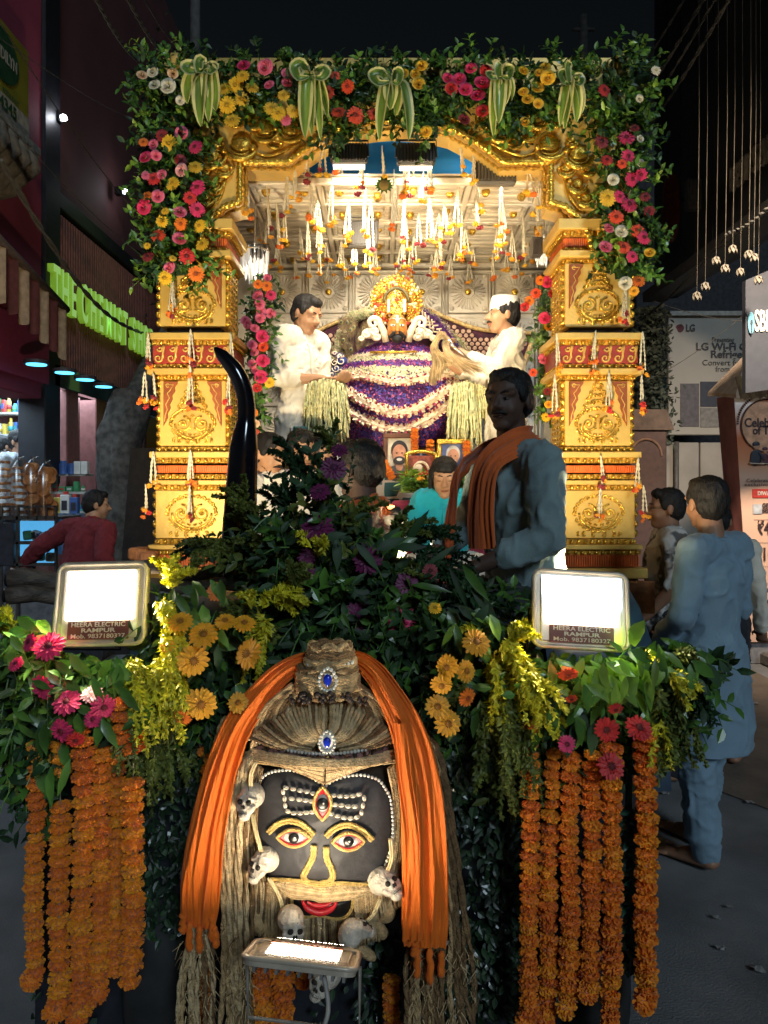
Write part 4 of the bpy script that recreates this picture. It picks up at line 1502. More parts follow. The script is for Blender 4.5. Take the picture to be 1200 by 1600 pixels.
# whisk
wk = thing('fly_whisk', 'large tan hair whisk with silver handle held by the man with the cap', 'whisk', P(712, 545, 4.8))
h0 = P(738, 566, 4.66)
h1 = P(708, 541, 4.62)
m = MB().tube([h0, h0.lerp(h1, .4), h1, P(700, 530, 4.62)], [.007, .009, .010, .014], 8)
part('handle', m, M('silver', (.7, .68, .62), .25, .9, var=.1), wk, True)
m = MB()
for k in range(620):
 u = rnd(0, 1)
 o = Vector((rnd(-.012, .012), rnd(-.012, .012), rnd(-.012, .012)))
 s0 = P(699, 531, 4.62) + o
 X1, Y1 = 672 + 86 * u ** 1.6, 590 + 12 * math.sin(u * 9) - 22 * u
 cX, cY = 686 - 14 * (1 - u) + 4 * u, 505 + 50 * u
 d = 4.62 + rnd(-.03, .03)
 pp = bez(s0, P(cX, cY, d), P(X1 + rnd(-4, 4), Y1 + rnd(-6, 6), d), 6)
 if u < .55:
  pp = smooth_path([s0, P(690 + rnd(-4, 4), 520 + 8 * u + rnd(-3, 3), d), P(676 + 10 * u + rnd(-4, 4), 540 + 10 * u, d), P(X1 + 4, 565, d), P(X1 + rnd(-4, 4), Y1 + rnd(-6, 6), d)], 3)
 m.tube(pp, [.0022] * (len(pp) - 1) + [.0006], 3, random.choice([0, 0, 1]), caps=False)
part('bristles', m, [M('whisk_tan', (.42, .30, .15), .6, var=.3), M('whisk_light', (.58, .44, .24), .6, var=.3)], wk, kind='stuff')
# girl sitting in front of the portraits
person('small girl in a bright turquoise kurta with dark fringe looking down, sitting below the portraits', at(694, 4.42, 1.14), yaw=-.05,
 pose=dict(pelvis=(0, 0, .12), waist=(0, -.005, .22), chest=(0, 0, .36), neck=(0, 0, .475), head=(0, -.025, .585), shL=(.125, .01, .455), shR=(-.125, .01, .455),
    elL=(.18, -.02, .27), elR=(-.18, -.02, .27), wrL=(.07, -.16, .2), wrR=(-.07, -.16, .2), hiL=(.08, 0, .1), hiR=(-.08, 0, .1), knL=(.24, -.22, .08), knR=(-.24, -.22, .08),
    anL=(.02, -.3, .05), anR=(-.02, -.3, .05), toL=(-.08, -.33, .03), toR=(.08, -.33, .03)), skin='tan', head_pitch=.22, s=1.0, child=True, hair_long=True, bulk=.68, voxel=.0065, hands=False,
 clothes=[dict(kind='tshirt', mat=cloth_mat('turquoise', (.01, .42, .52)), sleeve=1, collar=True, placket=True, fold=.008, grow=.012), dict(kind='trousers', mat=WHITEC)])
# seated men on the left whose heads show above the leaves
for (X, Y, d, yw, lab, mat, sk) in ((416, 712, 4.36, .9, 'leftmost of the three men sitting low on the left side of the float, in white', WHITEC, 'tan'),
         (468, 706, 4.42, .5, 'middle one of the three men sitting low on the left side of the float', WHITEC, 'tan'),
         (502, 712, 4.55, .3, 'rightmost of the three men sitting low on the left side of the float', cloth_mat('grey_shirt', (.25, .25, .26)), 'tan')):
 zc = P(X, Y, d).z
 b = at(X, d, zc - .80)
 person(lab, b, yaw=yw, pose=dict(pelvis=(0, 0, .16), waist=(0, 0, .30), chest=(0, 0, .50), neck=(0, 0, .66), head=(0, -.03, .80), shL=(.18, 0, .62), shR=(-.18, 0, .62), elL=(.24, -.05, .38), elR=(-.24, -.05, .38),
         wrL=(.14, -.24, .28), wrR=(-.14, -.24, .28), hiL=(.1, 0, .12), hiR=(-.1, 0, .12), knL=(.32, -.28, .12), knR=(-.32, -.28, .12), anL=(.05, -.38, .06), anR=(-.05, -.38, .06),
         toL=(-.1, -.4, .04), toR=(.1, -.4, .04)), skin=sk, head_pitch=.25, moustache=(X == 416), voxel=.009, hands=False, group='men sitting on the left side of the float',
  clothes=[dict(kind='shirt', mat=mat, sleeve=1, collar=True), dict(kind='trousers', mat=WHITEC)])
# step with red cloth, greenery, portraits and small shrine
m = MB().box((P(690, 0, 4.75).x, 4.86, 1.2 + .19), (.62, .34, .40), bev=.02)
solo('red_step', m, M('maroon_cloth', (.26, .02, .05), .85, var=.15), 'low step covered in dark red cloth behind the girl', 'step')
m = MB()
for k in range(520):
 p = P(rnd(628, 752), rnd(738, 768), 4.72 + rnd(-.05, .06))
 e = (Vector((rnd(-1, 1), -rnd(.2, 1), rnd(-.5, .6)))).normalized()
 m.leaf(p, e, rdir(), rnd(.04, .08), rnd(.012, .022), rnd(.1, .5), random.choice([0, 0, 1]))
m.box((P(690, 0, 4.75).x, 4.8, P(0, 756, 4.75).z - .02), (.5, .12, .07), 0)
solo('leaf_bed', m, [LGREEN, GREEN], 'bed of fresh green leaves laid in front of the portraits', 'leaves', kind='stuff')
def portrait(cX, cY, wX, hY, d, lab, fr, bgc, skin_c, hairc, coat, grey=False):
 c = P(cX, cY, d)
 W_, H_ = wX * d / F, hY * d / F
 t = thing('framed_portrait', lab, 'framed picture', c - Vector((0, 0, H_ / 2)), 'framed portraits before the idol')
 for (dx, dz, a, b) in ((0, H_ / 2, W_ + .03, .03), (0, -H_ / 2, W_ + .03, .03), (-W_ / 2, 0, .03, H_ - .03), (W_ / 2, 0, .03, H_ - .03)):
  part('frame_rail', MB().box(c + Vector((dx, 0, dz)), (a, .03, b), bev=.005), fr, t)
 part('picture', MB().box(c + Vector((0, .008, 0)), (W_, .008, H_)), bgc, t)
 y = Vector((0, 0, 0))
 s_ = H_ / .26
 def disc(name, dx, dz, rx, rz, mat, lay):
  m = MB().tube([c + Vector((dx * s_, .003 - lay * .0012, dz * s_)), c + Vector((dx * s_, .002 - lay * .0012, dz * s_))], [1, 1], 24, ref=(1, 0, 0), a=rx * s_, b=rz * s_)
  part(name, m, mat, t)
 disc('printed_coat', 0, -.115, .095, .055, coat, 1)
 disc('printed_neck', 0, -.06, .026, .04, skin_c, 2)
 disc('printed_hair', 0, .035, .055, .065, hairc, 3)
 disc('printed_face', 0, .012, .045, .062, skin_c, 4)
 if not grey:
  disc('printed_beard', 0, -.032, .040, .028, hairc, 5)
  disc('printed_mouth', 0, -.025, .018, .010, MATS['eye_white'], 6)
 else:
  disc('printed_moustache', 0, -.018, .024, .007, hairc, 5)
 for e in (-1, 1):
  disc('printed_eye', e * .018, .018, .007, .004, MATS['hair'], 6)
 return c, W_, H_
portrait(624, 712, 44, 62, 4.98, 'framed portrait of a dark bearded man in suit on a cream ground', M('frame_wood', (.12, .05, .03), .4, var=.3),
  M('cream_print', (.66, .58, .44), .5), M('print_skin', (.55, .26, .16), .5), M('print_dark', (.03, .025, .025), .5), M('print_suit', (.10, .10, .10), .5))
portrait(708, 716, 44, 52, 4.92, 'framed portrait of a grey haired man in white on a blue ground', GOLD,
  M('blue_print', (.12, .16, .36), .5), MATS['print_skin'], M('print_grey', (.6, .58, .54), .5), M('print_white', (.7, .68, .62), .5), True)
# marigold garlands on the frames
for (X0, Y0, X1, Y1, d, lab) in ((648, 672, 648, 706, 4.93, 'on the right side of the bearded man portrait'), (672, 690, 672, 708, 4.87, 'on the left side of the blue portrait'), (729, 692, 729, 738, 4.87, 'on the right side of the blue portrait'),
        (600, 722, 612, 746, 4.9, 'at the lower left corner of the bearded man portrait')):
 a, b = P(X0, Y0, d), P(X1, Y1, d)
 t = thing('marigold_garland', 'short thick orange marigold garland hanging ' + lab, 'garland', b, 'marigold garlands on the portraits')
 n = int((b - a).length / .019) + 1
 for k in range(n):
  inst('marigold', random.choice(MARI), t, a.lerp(b, k / max(1, n - 1)), facing((b - a), rnd(0, 6)), rnd(.024, .028))
# small golden shrine
sh = thing('small_shrine', 'small golden framed shrine with flowers between the two portraits', 'shrine', P(658, 742, 4.75))
c = P(658, 727, 4.75)
part('back_panel', MB().box(c + Vector((0, .03, 0)), (.19, .02, .12)), M('shrine_red', (.35, .08, .05), .5, var=.4, scale=60), sh)
m = MB()
m.box(c + Vector((-.09, 0, 0)), (.02, .05, .13), bev=.004).box(c + Vector((.09, 0, 0)), (.02, .05, .13), bev=.004).box(c + Vector((0, 0, -.062)), (.2, .06, .012), bev=.003)
m.tube([c + Vector((.10 * math.cos(a), 0, .055 + .03 * math.sin(a))) for a in [PI * k / 14 for k in range(15)]], .011, 8)
part('shrine_frame', m, GOLD, sh, True)
m = MB()
m.tube([c + Vector((.045 * math.cos(a), 0, -.03 + .05 * math.sin(a))) for a in [PI * k / 14 for k in range(15)]], .008, 6)
m.sph(c + Vector((-.015, 0, -.02)), (.03, .02, .028), 8, 6)
part('shrine_figure', m, [PALE], sh, True)
for k in range(20):
 inst('marigold', random.choice(BLOS[random.choice(['orange', 'red', 'amber', 'orange'])]), sh, P(rnd(655, 692), rnd(735, 748), 4.68 + rnd(-.03, .03)), facing(rdir() + Vector((0, -1, .8)), rnd(0, 6)), rnd(.016, .024))
# ---- flower strings below the ceiling
rows_ = [(4.36, 'front row'), (4.62, 'second row'), (4.9, 'third row'), (5.2, 'fourth row'), (5.5, 'fifth row'), (5.8, 'last row')]
STW = M('string_white', (.80, .74, .56), .6, var=.12, scale=60)
def ceil_string(p, L, lab, k=3, nb=4, group='flower strings under the ceiling', r=.0045):
 t = thing('flower_string', lab, 'flower string', p, group)
 m = MB()
 ends = hanging_strands(m, p, L, k, 0, .028, r)
 m.tube([p + Vector((0, 0, .03)), p], .002, 4)
 part('jasmine_strands', m, STW, t, True)
 cols = ['amber', 'orange', 'dred', 'yellow', 'yellow', 'amber']
 for q in range(nb):
  e = ends[q % len(ends)] + Vector((rnd(-.012, .012), rnd(-.012, .012), (-.004 if q < len(ends) else -.03 - rnd(0, .03))))
  inst('marigold', random.choice(BLOS[random.choice(cols)]), t, e, facing(Vector((rnd(-.3, .3), rnd(-.3, .3), 1)), rnd(0, 6)), rnd(.017, .024))
 return t
ORD = ['first', 'second', 'third', 'fourth', 'fifth', 'sixth', 'seventh', 'eighth', 'ninth', 'tenth', 'eleventh', 'twelfth', 'last']
for ri, (d, rl) in enumerate(rows_):
 n = 13
 for k in range(n):
  x = -.95 + 2.05 * (k + .5) / n + rnd(-.06, .06)
  yy = d + rnd(-.1, .1)
  L = rnd(.16, .30) if ri < 4 else rnd(.12, .2)
  ceil_string(Vector((x, yy, CZ - .02)), L, 'jasmine strands with marigold tips, %s from the left in the %s under the ceiling' % (ORD[k], rl), random.choice([3, 3, 4]), random.choice([2, 3, 3]), r=.0055)
for (X, Y, L, nb, w) in ((478, 238, .15, 3, 'at the left end of the blue cloth'), (505, 226, .18, 3, 'left of the left black floodlight'), (530, 232, .17, 1, 'in front of the left black floodlight'), (566, 256, .13, 4, 'just right of the left black floodlight'), (597, 236, .20, 1, 'between the two black floodlights'),
      (631, 258, .17, 4, 'below the right black floodlight, left end'), (643, 226, .20, 2, 'in front of the right black floodlight'), (672, 258, .15, 3, 'below the right black floodlight, right end'), (718, 224, .17, 2, 'at the right end of the blue cloth'), (741, 230, .20, 3, 'beside the large grey floodlight'),
      (462, 262, .18, 4, 'at the left shoulder of the arch'), (826, 262, .17, 3, 'at the right shoulder of the arch'), (388, 300, .14, 4, 'at the left edge of the opening')):
 ceil_string(P(X, Y, 4.24), L, 'jasmine strands with marigold tips under the arch, ' + w, 3, nb, 'flower strings under the arch', .006)
m = MB()
c = P(600, 290, 4.24)
for k in range(14):
 a = k * .45
 m.leaf(c, (math.cos(a), -.3, math.sin(a) * .7), (0, -1, 0), .05, .02, .3, 0)
m.sph(c, (.03, .03, .03), 8, 6, 1)
solo('hanging_bud', m, [GREEN, M('dull_gold', (.3, .2, .05), .6)], 'green leafy bud hanging below the gap between the two black floodlights', 'bud')
# crystal chandeliers at the sides
GLS = M('crystal', (.85, .85, .82), .12, var=0, coat=.6, emit=(1, .93, .8), es=.12)
for (X, Y, d, lab, sc) in ((398, 425, 4.55, 'left', 1.0), (850, 402, 4.6, 'right', .75)):
 t = thing('crystal_chandelier', 'small crystal chandelier hanging inside the %s pillar' % lab, 'chandelier', P(X, Y, d), 'crystal chandeliers')
 for k in range(64):
  ring = random.choice([(.075, 0), (.055, .03), (.035, .05), (.08, -.02)])
  a = rnd(0, 6.28)
  p = P(X, Y, d) + Vector((ring[0] * math.cos(a), ring[0] * math.sin(a), .10 - ring[1] + rnd(-.02, .02))) * sc
  L = rnd(.06, .13) * sc
  if k < 1:
   me = None
  if k % 8 == 0:
   m = MB()
  m.tube([p, p - Vector((0, 0, L * .2)), p - Vector((0, 0, L * .75)), p - Vector((0, 0, L))], [.002, .006, .006, .001], 4)
  if k % 8 == 7:
   part('crystal_drops', m, GLS, t, kind='stuff')
 m = MB()
 for rr, z in ((.085, .12), (.06, .13)):
  m.tube([P(X, Y, d) + Vector((rr * math.cos(a), rr * math.sin(a), z)) * sc for a in [2 * PI * k / 20 for k in range(21)]], .005, 5)
 m.tube([P(X, Y, d) + Vector((0, 0, .12)) * sc, Vector((P(X, Y, d).x, d, CZ - .1))], .004, 5)
 part('metal_ring', m, M('silver', (.7, .68, .62), .25, .9), t, True)
 lamp('POINT', 'chandelier_lamp', P(X, Y - 8, d), (0, 0, 0), 1.0 * sc, (1, .92, .82), shadow_soft_size=.05)
for (X, Y, d, w_, h_, lab) in ((400, 397, 4.6, 44, 22, 'dark ribbed light fitting above the left chandelier'), (838, 388, 4.5, 16, 26, 'small dark light fitting above the right chandelier')):
 m = MB()
 for i in range(7):
  m.box(P(X - w_ / 2 + w_ * (i + .5) / 7, Y, d), (w_ * d / F / 7 * .6, .1, h_ * d / F), bev=.004)
 m.box(P(X, Y - h_ / 2, d), (w_ * d / F, .08, .012))
 solo('light_fitting', m, M('fitting_brown', (.10, .085, .075), .5), lab, 'lamp')
# inner flower columns
def flower_column(name, lab, path, d, wpx, nleaf, flowers, rr=(10, 15), leafmats=None, two=None):
 pp = [P(x, y, d) for x, y in path]
 t = thing(name, lab, 'floral garland', pp[-1])
 m = MB()
 k = d / F
 segs = list(zip(pp, pp[1:]))
 L = [(b - a).length for a, b in segs]
 tot = sum(L)
 for q in range(nleaf):
  r = rnd(0, tot)
  i = 0
  while r > L[i]:
   r -= L[i]
   i += 1
  u = r / L[i]
  c = segs[i][0].lerp(segs[i][1], u)
  c += Vector((random.gauss(0, .42) * wpx * k, rnd(-.09, .05), random.gauss(0, .3) * wpx * k))
  dr = Vector((rnd(-1, 1), rnd(-1.1, .1), rnd(-1, .35)))
  sprig(m, c, dr, rnd(.07, .13), 6, .024, .042, random.choice([0, 0, 0, 1, 1, 2]))
 for a, b in segs:
  m.tube([a + Vector((0, .06, 0)), b + Vector((0, .06, 0))], wpx * k * .33, 6, 1)
 part('foliage', m, leafmats or [GREEN, DGREEN, LGREEN], t, kind='stuff')
 for (kind, col, X, Y, r) in flowers:
  put_flower(kind, col, t, P(X, Y, d - .11 - rnd(0, .03)), r * (d - .12) / F)
 return t
R_, Gb = 'rose', 'gerbera'
flower_column('flower_column', 'leafy column with pink roses inside the left pillar', [(408, 440), (404, 520), (404, 600)], 4.55, 26, 80,
   [(R_, 'pink', 403, 463, 9), (Gb, 'magenta', 423, 461, 9), (R_, 'pink', 406, 475, 8), (R_, 'pink', 408, 487, 8), (R_, 'pink', 407, 497, 8), (R_, 'pink', 423, 490, 8), (R_, 'pink', 383, 501, 7), (R_, 'pink', 387, 507, 7),
   (R_, 'magenta', 410, 526, 10), (R_, 'pink', 398, 513, 7), (R_, 'pink', 394, 539, 8), (R_, 'ored', 412, 542, 8), (R_, 'pink', 398, 551, 7), (R_, 'magenta', 411, 564, 10), (R_, 'pink', 394, 569, 7), (R_, 'pink', 400, 579, 7),
   (R_, 'magenta', 408, 589, 10), (Gb, 'yellow', 421, 598, 9), (R_, 'red', 402, 606, 7), (Gb, 'orange', 417, 447, 9), (Gb, 'orange', 403, 444, 8), (R_, 'pink', 418, 434, 6)])
flower_column('flower_column', 'slim leafy string hanging below the pink roses inside the left pillar', [(400, 610), (398, 680)], 4.55, 9, 16,
   [(R_, 'orange', 398, 645, 6), (R_, 'cream', 400, 662, 6), (R_, 'ored', 399, 676, 6)])
flower_column('flower_column', 'narrow leafy column with orange and pink flowers inside the right pillar', [(850, 430), (852, 500), (851, 580), (853, 650)], 4.55, 15, 62,
   [(R_, 'magenta', 855, 441, 9), (Gb, 'ored', 837, 458, 9), (Gb, 'orange', 844, 438, 8), (Gb, 'orange', 827, 470, 8), (R_, 'red', 820, 480, 7), (R_, 'red', 864, 460, 8), (R_, 'magenta', 851, 497, 9), (R_, 'amber', 857, 510, 7),
   (R_, 'pink', 848, 561, 8), (R_, 'dred', 855, 612, 6), (Gb, 'yellow', 853, 652, 8), (Gb, 'ored', 833, 582, 7), (R_, 'amber', 857, 632, 6)])
# ---------------------------------------------------------------- garlands covering the gate
gf = []
def gate_swag(lab, path, wpx, nsp, flowers, dd=-.07, hang=.0, leafy=1.0):
 pp = [P(x, y, GD + dd) for x, y in path]
 t = thing('flower_garland', lab, 'floral garland', pp[-1])
 m = MB()
 segs = list(zip(pp, pp[1:]))
 L = [(b - a).length for a, b in segs]
 tot = sum(L)
 for q in range(nsp):
  r = rnd(0, tot)
  i = 0
  while r > L[i]:
   r -= L[i]
   i += 1
  c = segs[i][0].lerp(segs[i][1], r / L[i])
  dr_ = (segs[i][1] - segs[i][0]).normalized()
  off = Vector((dr_.z, 0, -dr_.x)) * rnd(-1, 1) * wpx * KX * rnd(.7, 1.12)
  c += off + Vector((0, rnd(-.06, .10), 0))
  dr = Vector((rnd(-1, 1), rnd(-1.0, .1), rnd(-1, .7))) + off.normalized() * rnd(.0, .9)
  sprig(m, c, dr, rnd(.08, .17), 7, .026, .045, random.choice([0, 0, 0, 1, 1, 2]), bend=Vector((0, 0, -.3)))
 for a, b in segs:
  m.tube([a + Vector((0, .09, 0)), b + Vector((0, .09, 0))], wpx * KX * .72, 8, 1, b=.35)
 part('foliage', m, [GREEN, DGREEN, LGREEN], t, kind='stuff')
 for (kind, col, X, Y, r) in flowers:
  put_flower(kind, col, t, P(X, Y, GD + dd - .11 - rnd(0, .03)), r * KX * .97)
 return t
g1 = [(R_, 'white', 239, 113, 9), (R_, 'white', 242, 133, 9), (R_, 'white', 263, 135, 12), (R_, 'cream', 222, 118, 8), (R_, 'cream', 270, 115, 8), (R_, 'white', 282, 157, 7),
 (Gb, 'yellow', 379, 119, 11), (Gb, 'yellow', 350, 139, 12), (Gb, 'yellow', 368, 133, 13), (Gb, 'yellow', 394, 137, 11), (Gb, 'yellow', 355, 164, 14), (Gb, 'yellow', 378, 155, 12), (Gb, 'yellow', 363, 188, 13), (Gb, 'yellow', 443, 149, 10),
 (Gb, 'yellow', 424, 169, 12), (Gb, 'yellow', 435, 177, 12), (Gb, 'yellow', 458, 174, 11), (R_, 'magenta', 381, 103, 10), (R_, 'pink', 415, 105, 12), (R_, 'pink', 450, 116, 10), (R_, 'pink', 448, 130, 8), (R_, 'pink', 421, 133, 8),
 (Gb, 'ored', 512, 144, 11), (Gb, 'ored', 543, 135, 11), (Gb, 'ored', 529, 175, 12), (Gb, 'ored', 555, 180, 14), (Gb, 'ored', 585, 178, 12), (Gb, 'pink', 447, 188, 9), (Gb, 'ored', 524, 118, 8)]
g2 = [(R_, 'yellow', 659, 103, 9), (R_, 'yellow', 631, 116, 8), (R_, 'yellow', 649, 116, 8), (R_, 'yellow', 654, 131, 10), (R_, 'magenta', 700, 123, 9), (R_, 'magenta', 718, 124, 10), (R_, 'magenta', 736, 107, 9), (R_, 'red', 759, 112, 10),
 (R_, 'magenta', 753, 130, 12), (R_, 'red', 705, 139, 10), (R_, 'magenta', 727, 140, 11), (R_, 'magenta', 747, 150, 11), (R_, 'red', 754, 174, 10), (R_, 'dred', 725, 187, 9), (R_, 'yellow', 818, 111, 8), (R_, 'yellow', 843, 114, 8),
 (R_, 'yellow', 852, 105, 8), (R_, 'yellow', 856, 122, 11), (R_, 'yellow', 840, 137, 10), (R_, 'yellow', 818, 144, 8), (R_, 'yellow', 825, 155, 9), (R_, 'yellow', 841, 162, 8), (R_, 'yellow', 820, 191, 8), (R_, 'yellow', 666, 206, 9),
 (Gb, 'red', 944, 141, 11), (Gb, 'white', 1025, 110, 8), (R_, 'white', 999, 154, 6)]
g3 = [(R_, 'pink', 284, 208, 10), (Gb, 'dred', 253, 212, 10), (Gb, 'yellow', 264, 224, 13), (R_, 'pink', 240, 226, 8), (Gb, 'magenta', 305, 230, 12), (R_, 'magenta', 228, 246, 10), (R_, 'pink', 244, 243, 8), (Gb, 'dred', 282, 250, 10),
 (Gb, 'yellow', 305, 261, 12), (R_, 'lpink', 284, 266, 10), (R_, 'pink', 253, 273, 8), (Gb, 'red', 240, 279, 11), (Gb, 'yellow', 270, 287, 12), (Gb, 'magenta', 308, 293, 13), (R_, 'pink', 247, 307, 10), (Gb, 'orange', 229, 306, 9), (Gb, 'red', 297, 309, 11),
 (R_, 'magenta', 226, 323, 12), (R_, 'pink', 281, 332, 10), (Gb, 'magenta', 308, 327, 12), (Gb, 'yellow', 253, 346, 10), (Gb, 'orange', 283, 350, 11), (Gb, 'yellow', 312, 353, 11), (Gb, 'ored', 247, 368, 12), (R_, 'pink', 281, 373, 11),
 (Gb, 'yellow', 316, 382, 12), (Gb, 'red', 292, 400, 13), (Gb, 'dred', 231, 401, 10), (R_, 'pink', 265, 419, 10), (Gb, 'yellow', 258, 434, 12), (Gb, 'orange', 306, 428, 13), (Gb, 'orange', 224, 222, 8), (Gb, 'pink', 228, 274, 8),
 (Gb, 'yellow', 258, 330, 7), (Gb, 'yellow', 230, 384, 6), (Gb, 'yellow', 270, 404, 6)]
g4 = [(Gb, 'magenta', 979, 215, 13), (Gb, 'dred', 940, 221, 12), (Gb, 'magenta', 981, 244, 11), (Gb, 'red', 948, 250, 10), (Gb, 'ored', 972, 256, 8), (R_, 'white', 1000, 217, 6), (R_, 'white', 1000, 255, 6), (R_, 'white', 958, 281, 9), (Gb, 'magenta', 987, 280, 12),
 (Gb, 'magenta', 1002, 273, 10), (Gb, 'yellow', 949, 309, 14), (Gb, 'magenta', 968, 307, 10), (Gb, 'magenta', 983, 319, 14), (Gb, 'ored', 963, 339, 12), (R_, 'pink', 951, 357, 8), (R_, 'white', 971, 362, 10), (Gb, 'ored', 995, 360, 11), (Gb, 'magenta', 1006, 371, 12),
 (R_, 'pink', 946, 386, 10), (Gb, 'ored', 974, 386, 12), (R_, 'yellow', 1015, 395, 8), (Gb, 'magenta', 988, 401, 10), (R_, 'white', 977, 443, 10), (Gb, 'orange', 998, 439, 11), (Gb, 'amber', 991, 455, 8), (Gb, 'dred', 1008, 307, 9), (Gb, 'dred', 1014, 330, 9), (Gb, 'dred', 991, 200, 8)]
gate_swag('leafy garland along the left half of the gate top, with white roses and yellow daisies', [(218, 118), (300, 128), (400, 130), (500, 138), (612, 142)], 42, 300, g1)
gate_swag('leafy garland along the right half of the gate top, with crimson and yellow roses', [(612, 142), (700, 140), (800, 140), (900, 138), (1015, 120)], 44, 320, g2)
gate_swag('leafy garland down the left side of the gate, mixed pink, yellow and red flowers', [(268, 170), (268, 260), (270, 350), (278, 425)], 40, 250, g3)
gate_swag('leafy garland down the right side of the gate, mixed magenta, white and orange flowers', [(975, 150), (972, 240), (978, 330), (985, 430)], 34, 210, g4)
gate_swag('short bunch of leaves drooping below the top garland, over the crown of the arch', [(650, 176), (695, 182)], 16, 22, [], dd=-.10)
gate_swag('short bunch of leaves drooping over the left shoulder of the arch', [(520, 190), (535, 215)], 16, 16, [], dd=-.10)
gate_swag('short bunch of leaves drooping over the right shoulder of the arch', [(790, 170), (810, 200)], 20, 26, [], dd=-.10)
# ribbon bows of striped leaves
VGR = M('striped_leaf_green', (.15, .25, .04), .35, var=.35, scale=5, coat=.3, stretch=(6, 6, .5))
VCR = M('striped_leaf_cream', (.62, .60, .26), .4, var=.12)
def long_leaf(m, pts, w, tw=0.0):
 pts = smooth_path(pts, 4)
 n = len(pts) - 1
 rows = []
 for i, p in enumerate(pts):
  t = i / n
  d = (pts[min(i + 1, n)] - pts[max(0, i - 1)]).normalized()
  sd = d.cross(Vector((tw, -1, 0))).normalized()
  wd = w * (min(1, .45 + t * 2.2)) * (1 - max(0, t - .55) ** 1.6 * 3.4) if t < 1 else .001
  wd = max(wd, .001)
  nn = sd.cross(d)
  rows.append([p + sd * wd * q * .5 + nn * (abs(q) * wd * .22) for q in (-1, -.62, -.3, 0, .3, .62, 1)])
 b = len(m.V)
 for r in rows:
  m.V.extend([tuple(v) for v in r])
 for i in range(len(rows) - 1):
  for j in range(6):
   m.F.append((b + i * 7 + j, b + i * 7 + j + 1, b + (i + 1) * 7 + j + 1, b + (i + 1) * 7 + j))
   m.I.append(1 if j in (0, 5) else 0)
bows = [(322, 122, 1.25, [(-14, 60), (-4, 84), (8, 78), (20, 60), (-24, 48)], 'at the upper left, beside the white roses'),
  (486, 132, 1.1, [(-10, 92), (4, 88), (16, 96), (24, 60)], 'above the left shoulder of the arch'),
  (612, 140, 1.15, [(-14, 88), (30, 88), (10, 50), (-4, 40)], 'at the centre of the gate top'),
  (782, 132, 1.0, [(-16, 92), (-6, 70), (8, 40), (18, 34)], 'above the right shoulder of the arch'),
  (888, 140, 1.0, [(-10, 66), (-2, 70), (10, 60), (16, 48)], 'at the upper right, beside the yellow roses')]
for (X, Y, sc, tails, where) in bows:
 c = P(X, Y - 6, GD - .2)
 t = thing('leaf_ribbon_bow', 'bow of long green and cream striped leaves ' + where, 'leaf bow', c, 'bows of striped leaves on the gate')
 for (dx, dy) in tails:
  m = MB()
  e = P(X + dx + rnd(-6, 6), Y + dy - 8, GD - .17 - rnd(0, .08))
  long_leaf(m, [c, c + Vector((dx * KX * .5, -.05, -.02)), c.lerp(e, .6) + Vector((dx * KX * .3, -.03, 0)), e], .062 * sc * rnd(.8, 1.15), rnd(-.9, .9))
  part('striped_leaf', m, [VGR, VCR], t, True)
 for sg, rz in ((-rnd(.7, 1.1), rnd(-.01, .07)), (rnd(.5, 1.1), rnd(-.02, .06)), (rnd(-.6, .3), rnd(.04, .09)))[:random.choice([2, 3, 3])]:
  m = MB()
  r = rnd(.045, .07) * sc
  long_leaf(m, [c, c + Vector((sg * r * .7, -.05, rz)), c + Vector((sg * r * 1.3, -.06, rz * .6)), c + Vector((sg * r * .9, -.08, -.03)), c + Vector((0, -.06, -.01))], rnd(.035, .05) * sc, rnd(-.6, .6))
  part('striped_leaf', m, [VGR, VCR], t, True)
# ---------------------------------------------------------------- tractor pulling the float
TB = M('tractor_blue', (.02, .05, .09), .35, var=.2, coat=.4)
tc_ = thing('tractor', 'dark blue tractor almost hidden under flowers and leaves, towing the float', 'tractor', (0, 2.8, 0))
part('bonnet', MB().box((-.02, 2.62, 1.0), (.52, .85, .42), bev=.06), TB, tc_)
part('grille', MB().box((-.02, 2.17, .85), (.46, .05, .6), bev=.02), DMET, tc_)
part('chassis', MB().box((-.02, 2.7, .62), (.36, 1.3, .3), bev=.03), DMET, tc_)
part('front_axle', MB().box((-.02, 2.3, .42), (1.1, .12, .12), bev=.02), TB, tc_)
for x in (-.62, .58):
 m = MB()
 m.tube([(x - .08, 2.35, .33), (x - .06, 2.35, .33), (x + .06, 2.35, .33), (x + .08, 2.35, .33)], [.30, .33, .33, .30], 28, ref=(0, 0, 1))
 o = part('front_wheel', m, MATS['tyre'], tc_, True)
 part('rim', MB().tube([(x - .09, 2.35, .33), (x + .09, 2.35, .33)], .17, 20, ref=(0, 0, 1)), TB, o, True)
for x in (-.74, .80):
 m = MB()
 m.tube([(x - .16, 3.35, .62), (x - .13, 3.35, .62), (x + .13, 3.35, .62), (x + .16, 3.35, .62)], [.56, .62, .62, .56], 32, ref=(0, 0, 1))
 o = part('rear_wheel', m, MATS['tyre'], tc_, True)
 part('rim', MB().tube([(x - .17, 3.35, .62), (x + .17, 3.35, .62)], .32, 20, ref=(0, 0, 1)), TB, o, True)
 m = MB()
 rows = [[Vector((x + w_, 3.35 + .68 * math.cos(a), .62 + .68 * math.sin(a))) for w_ in (-.2, .2)] for a in [PI * k / 12 for k in range(13)]]
 m.grid(rows)
 part('mudguard', m, TB, tc_, True)
part('seat', MB().box((.42, 3.2, 1.10), (.5, .45, .08), bev=.03).box((.05, 3.3, 1.08), (.5, .5, .08), bev=.03), DMET, tc_)
part('dashboard', MB().box((-.02, 3.02, 1.18), (.45, .06, .2), bev=.03), DMET, tc_)
m = MB()
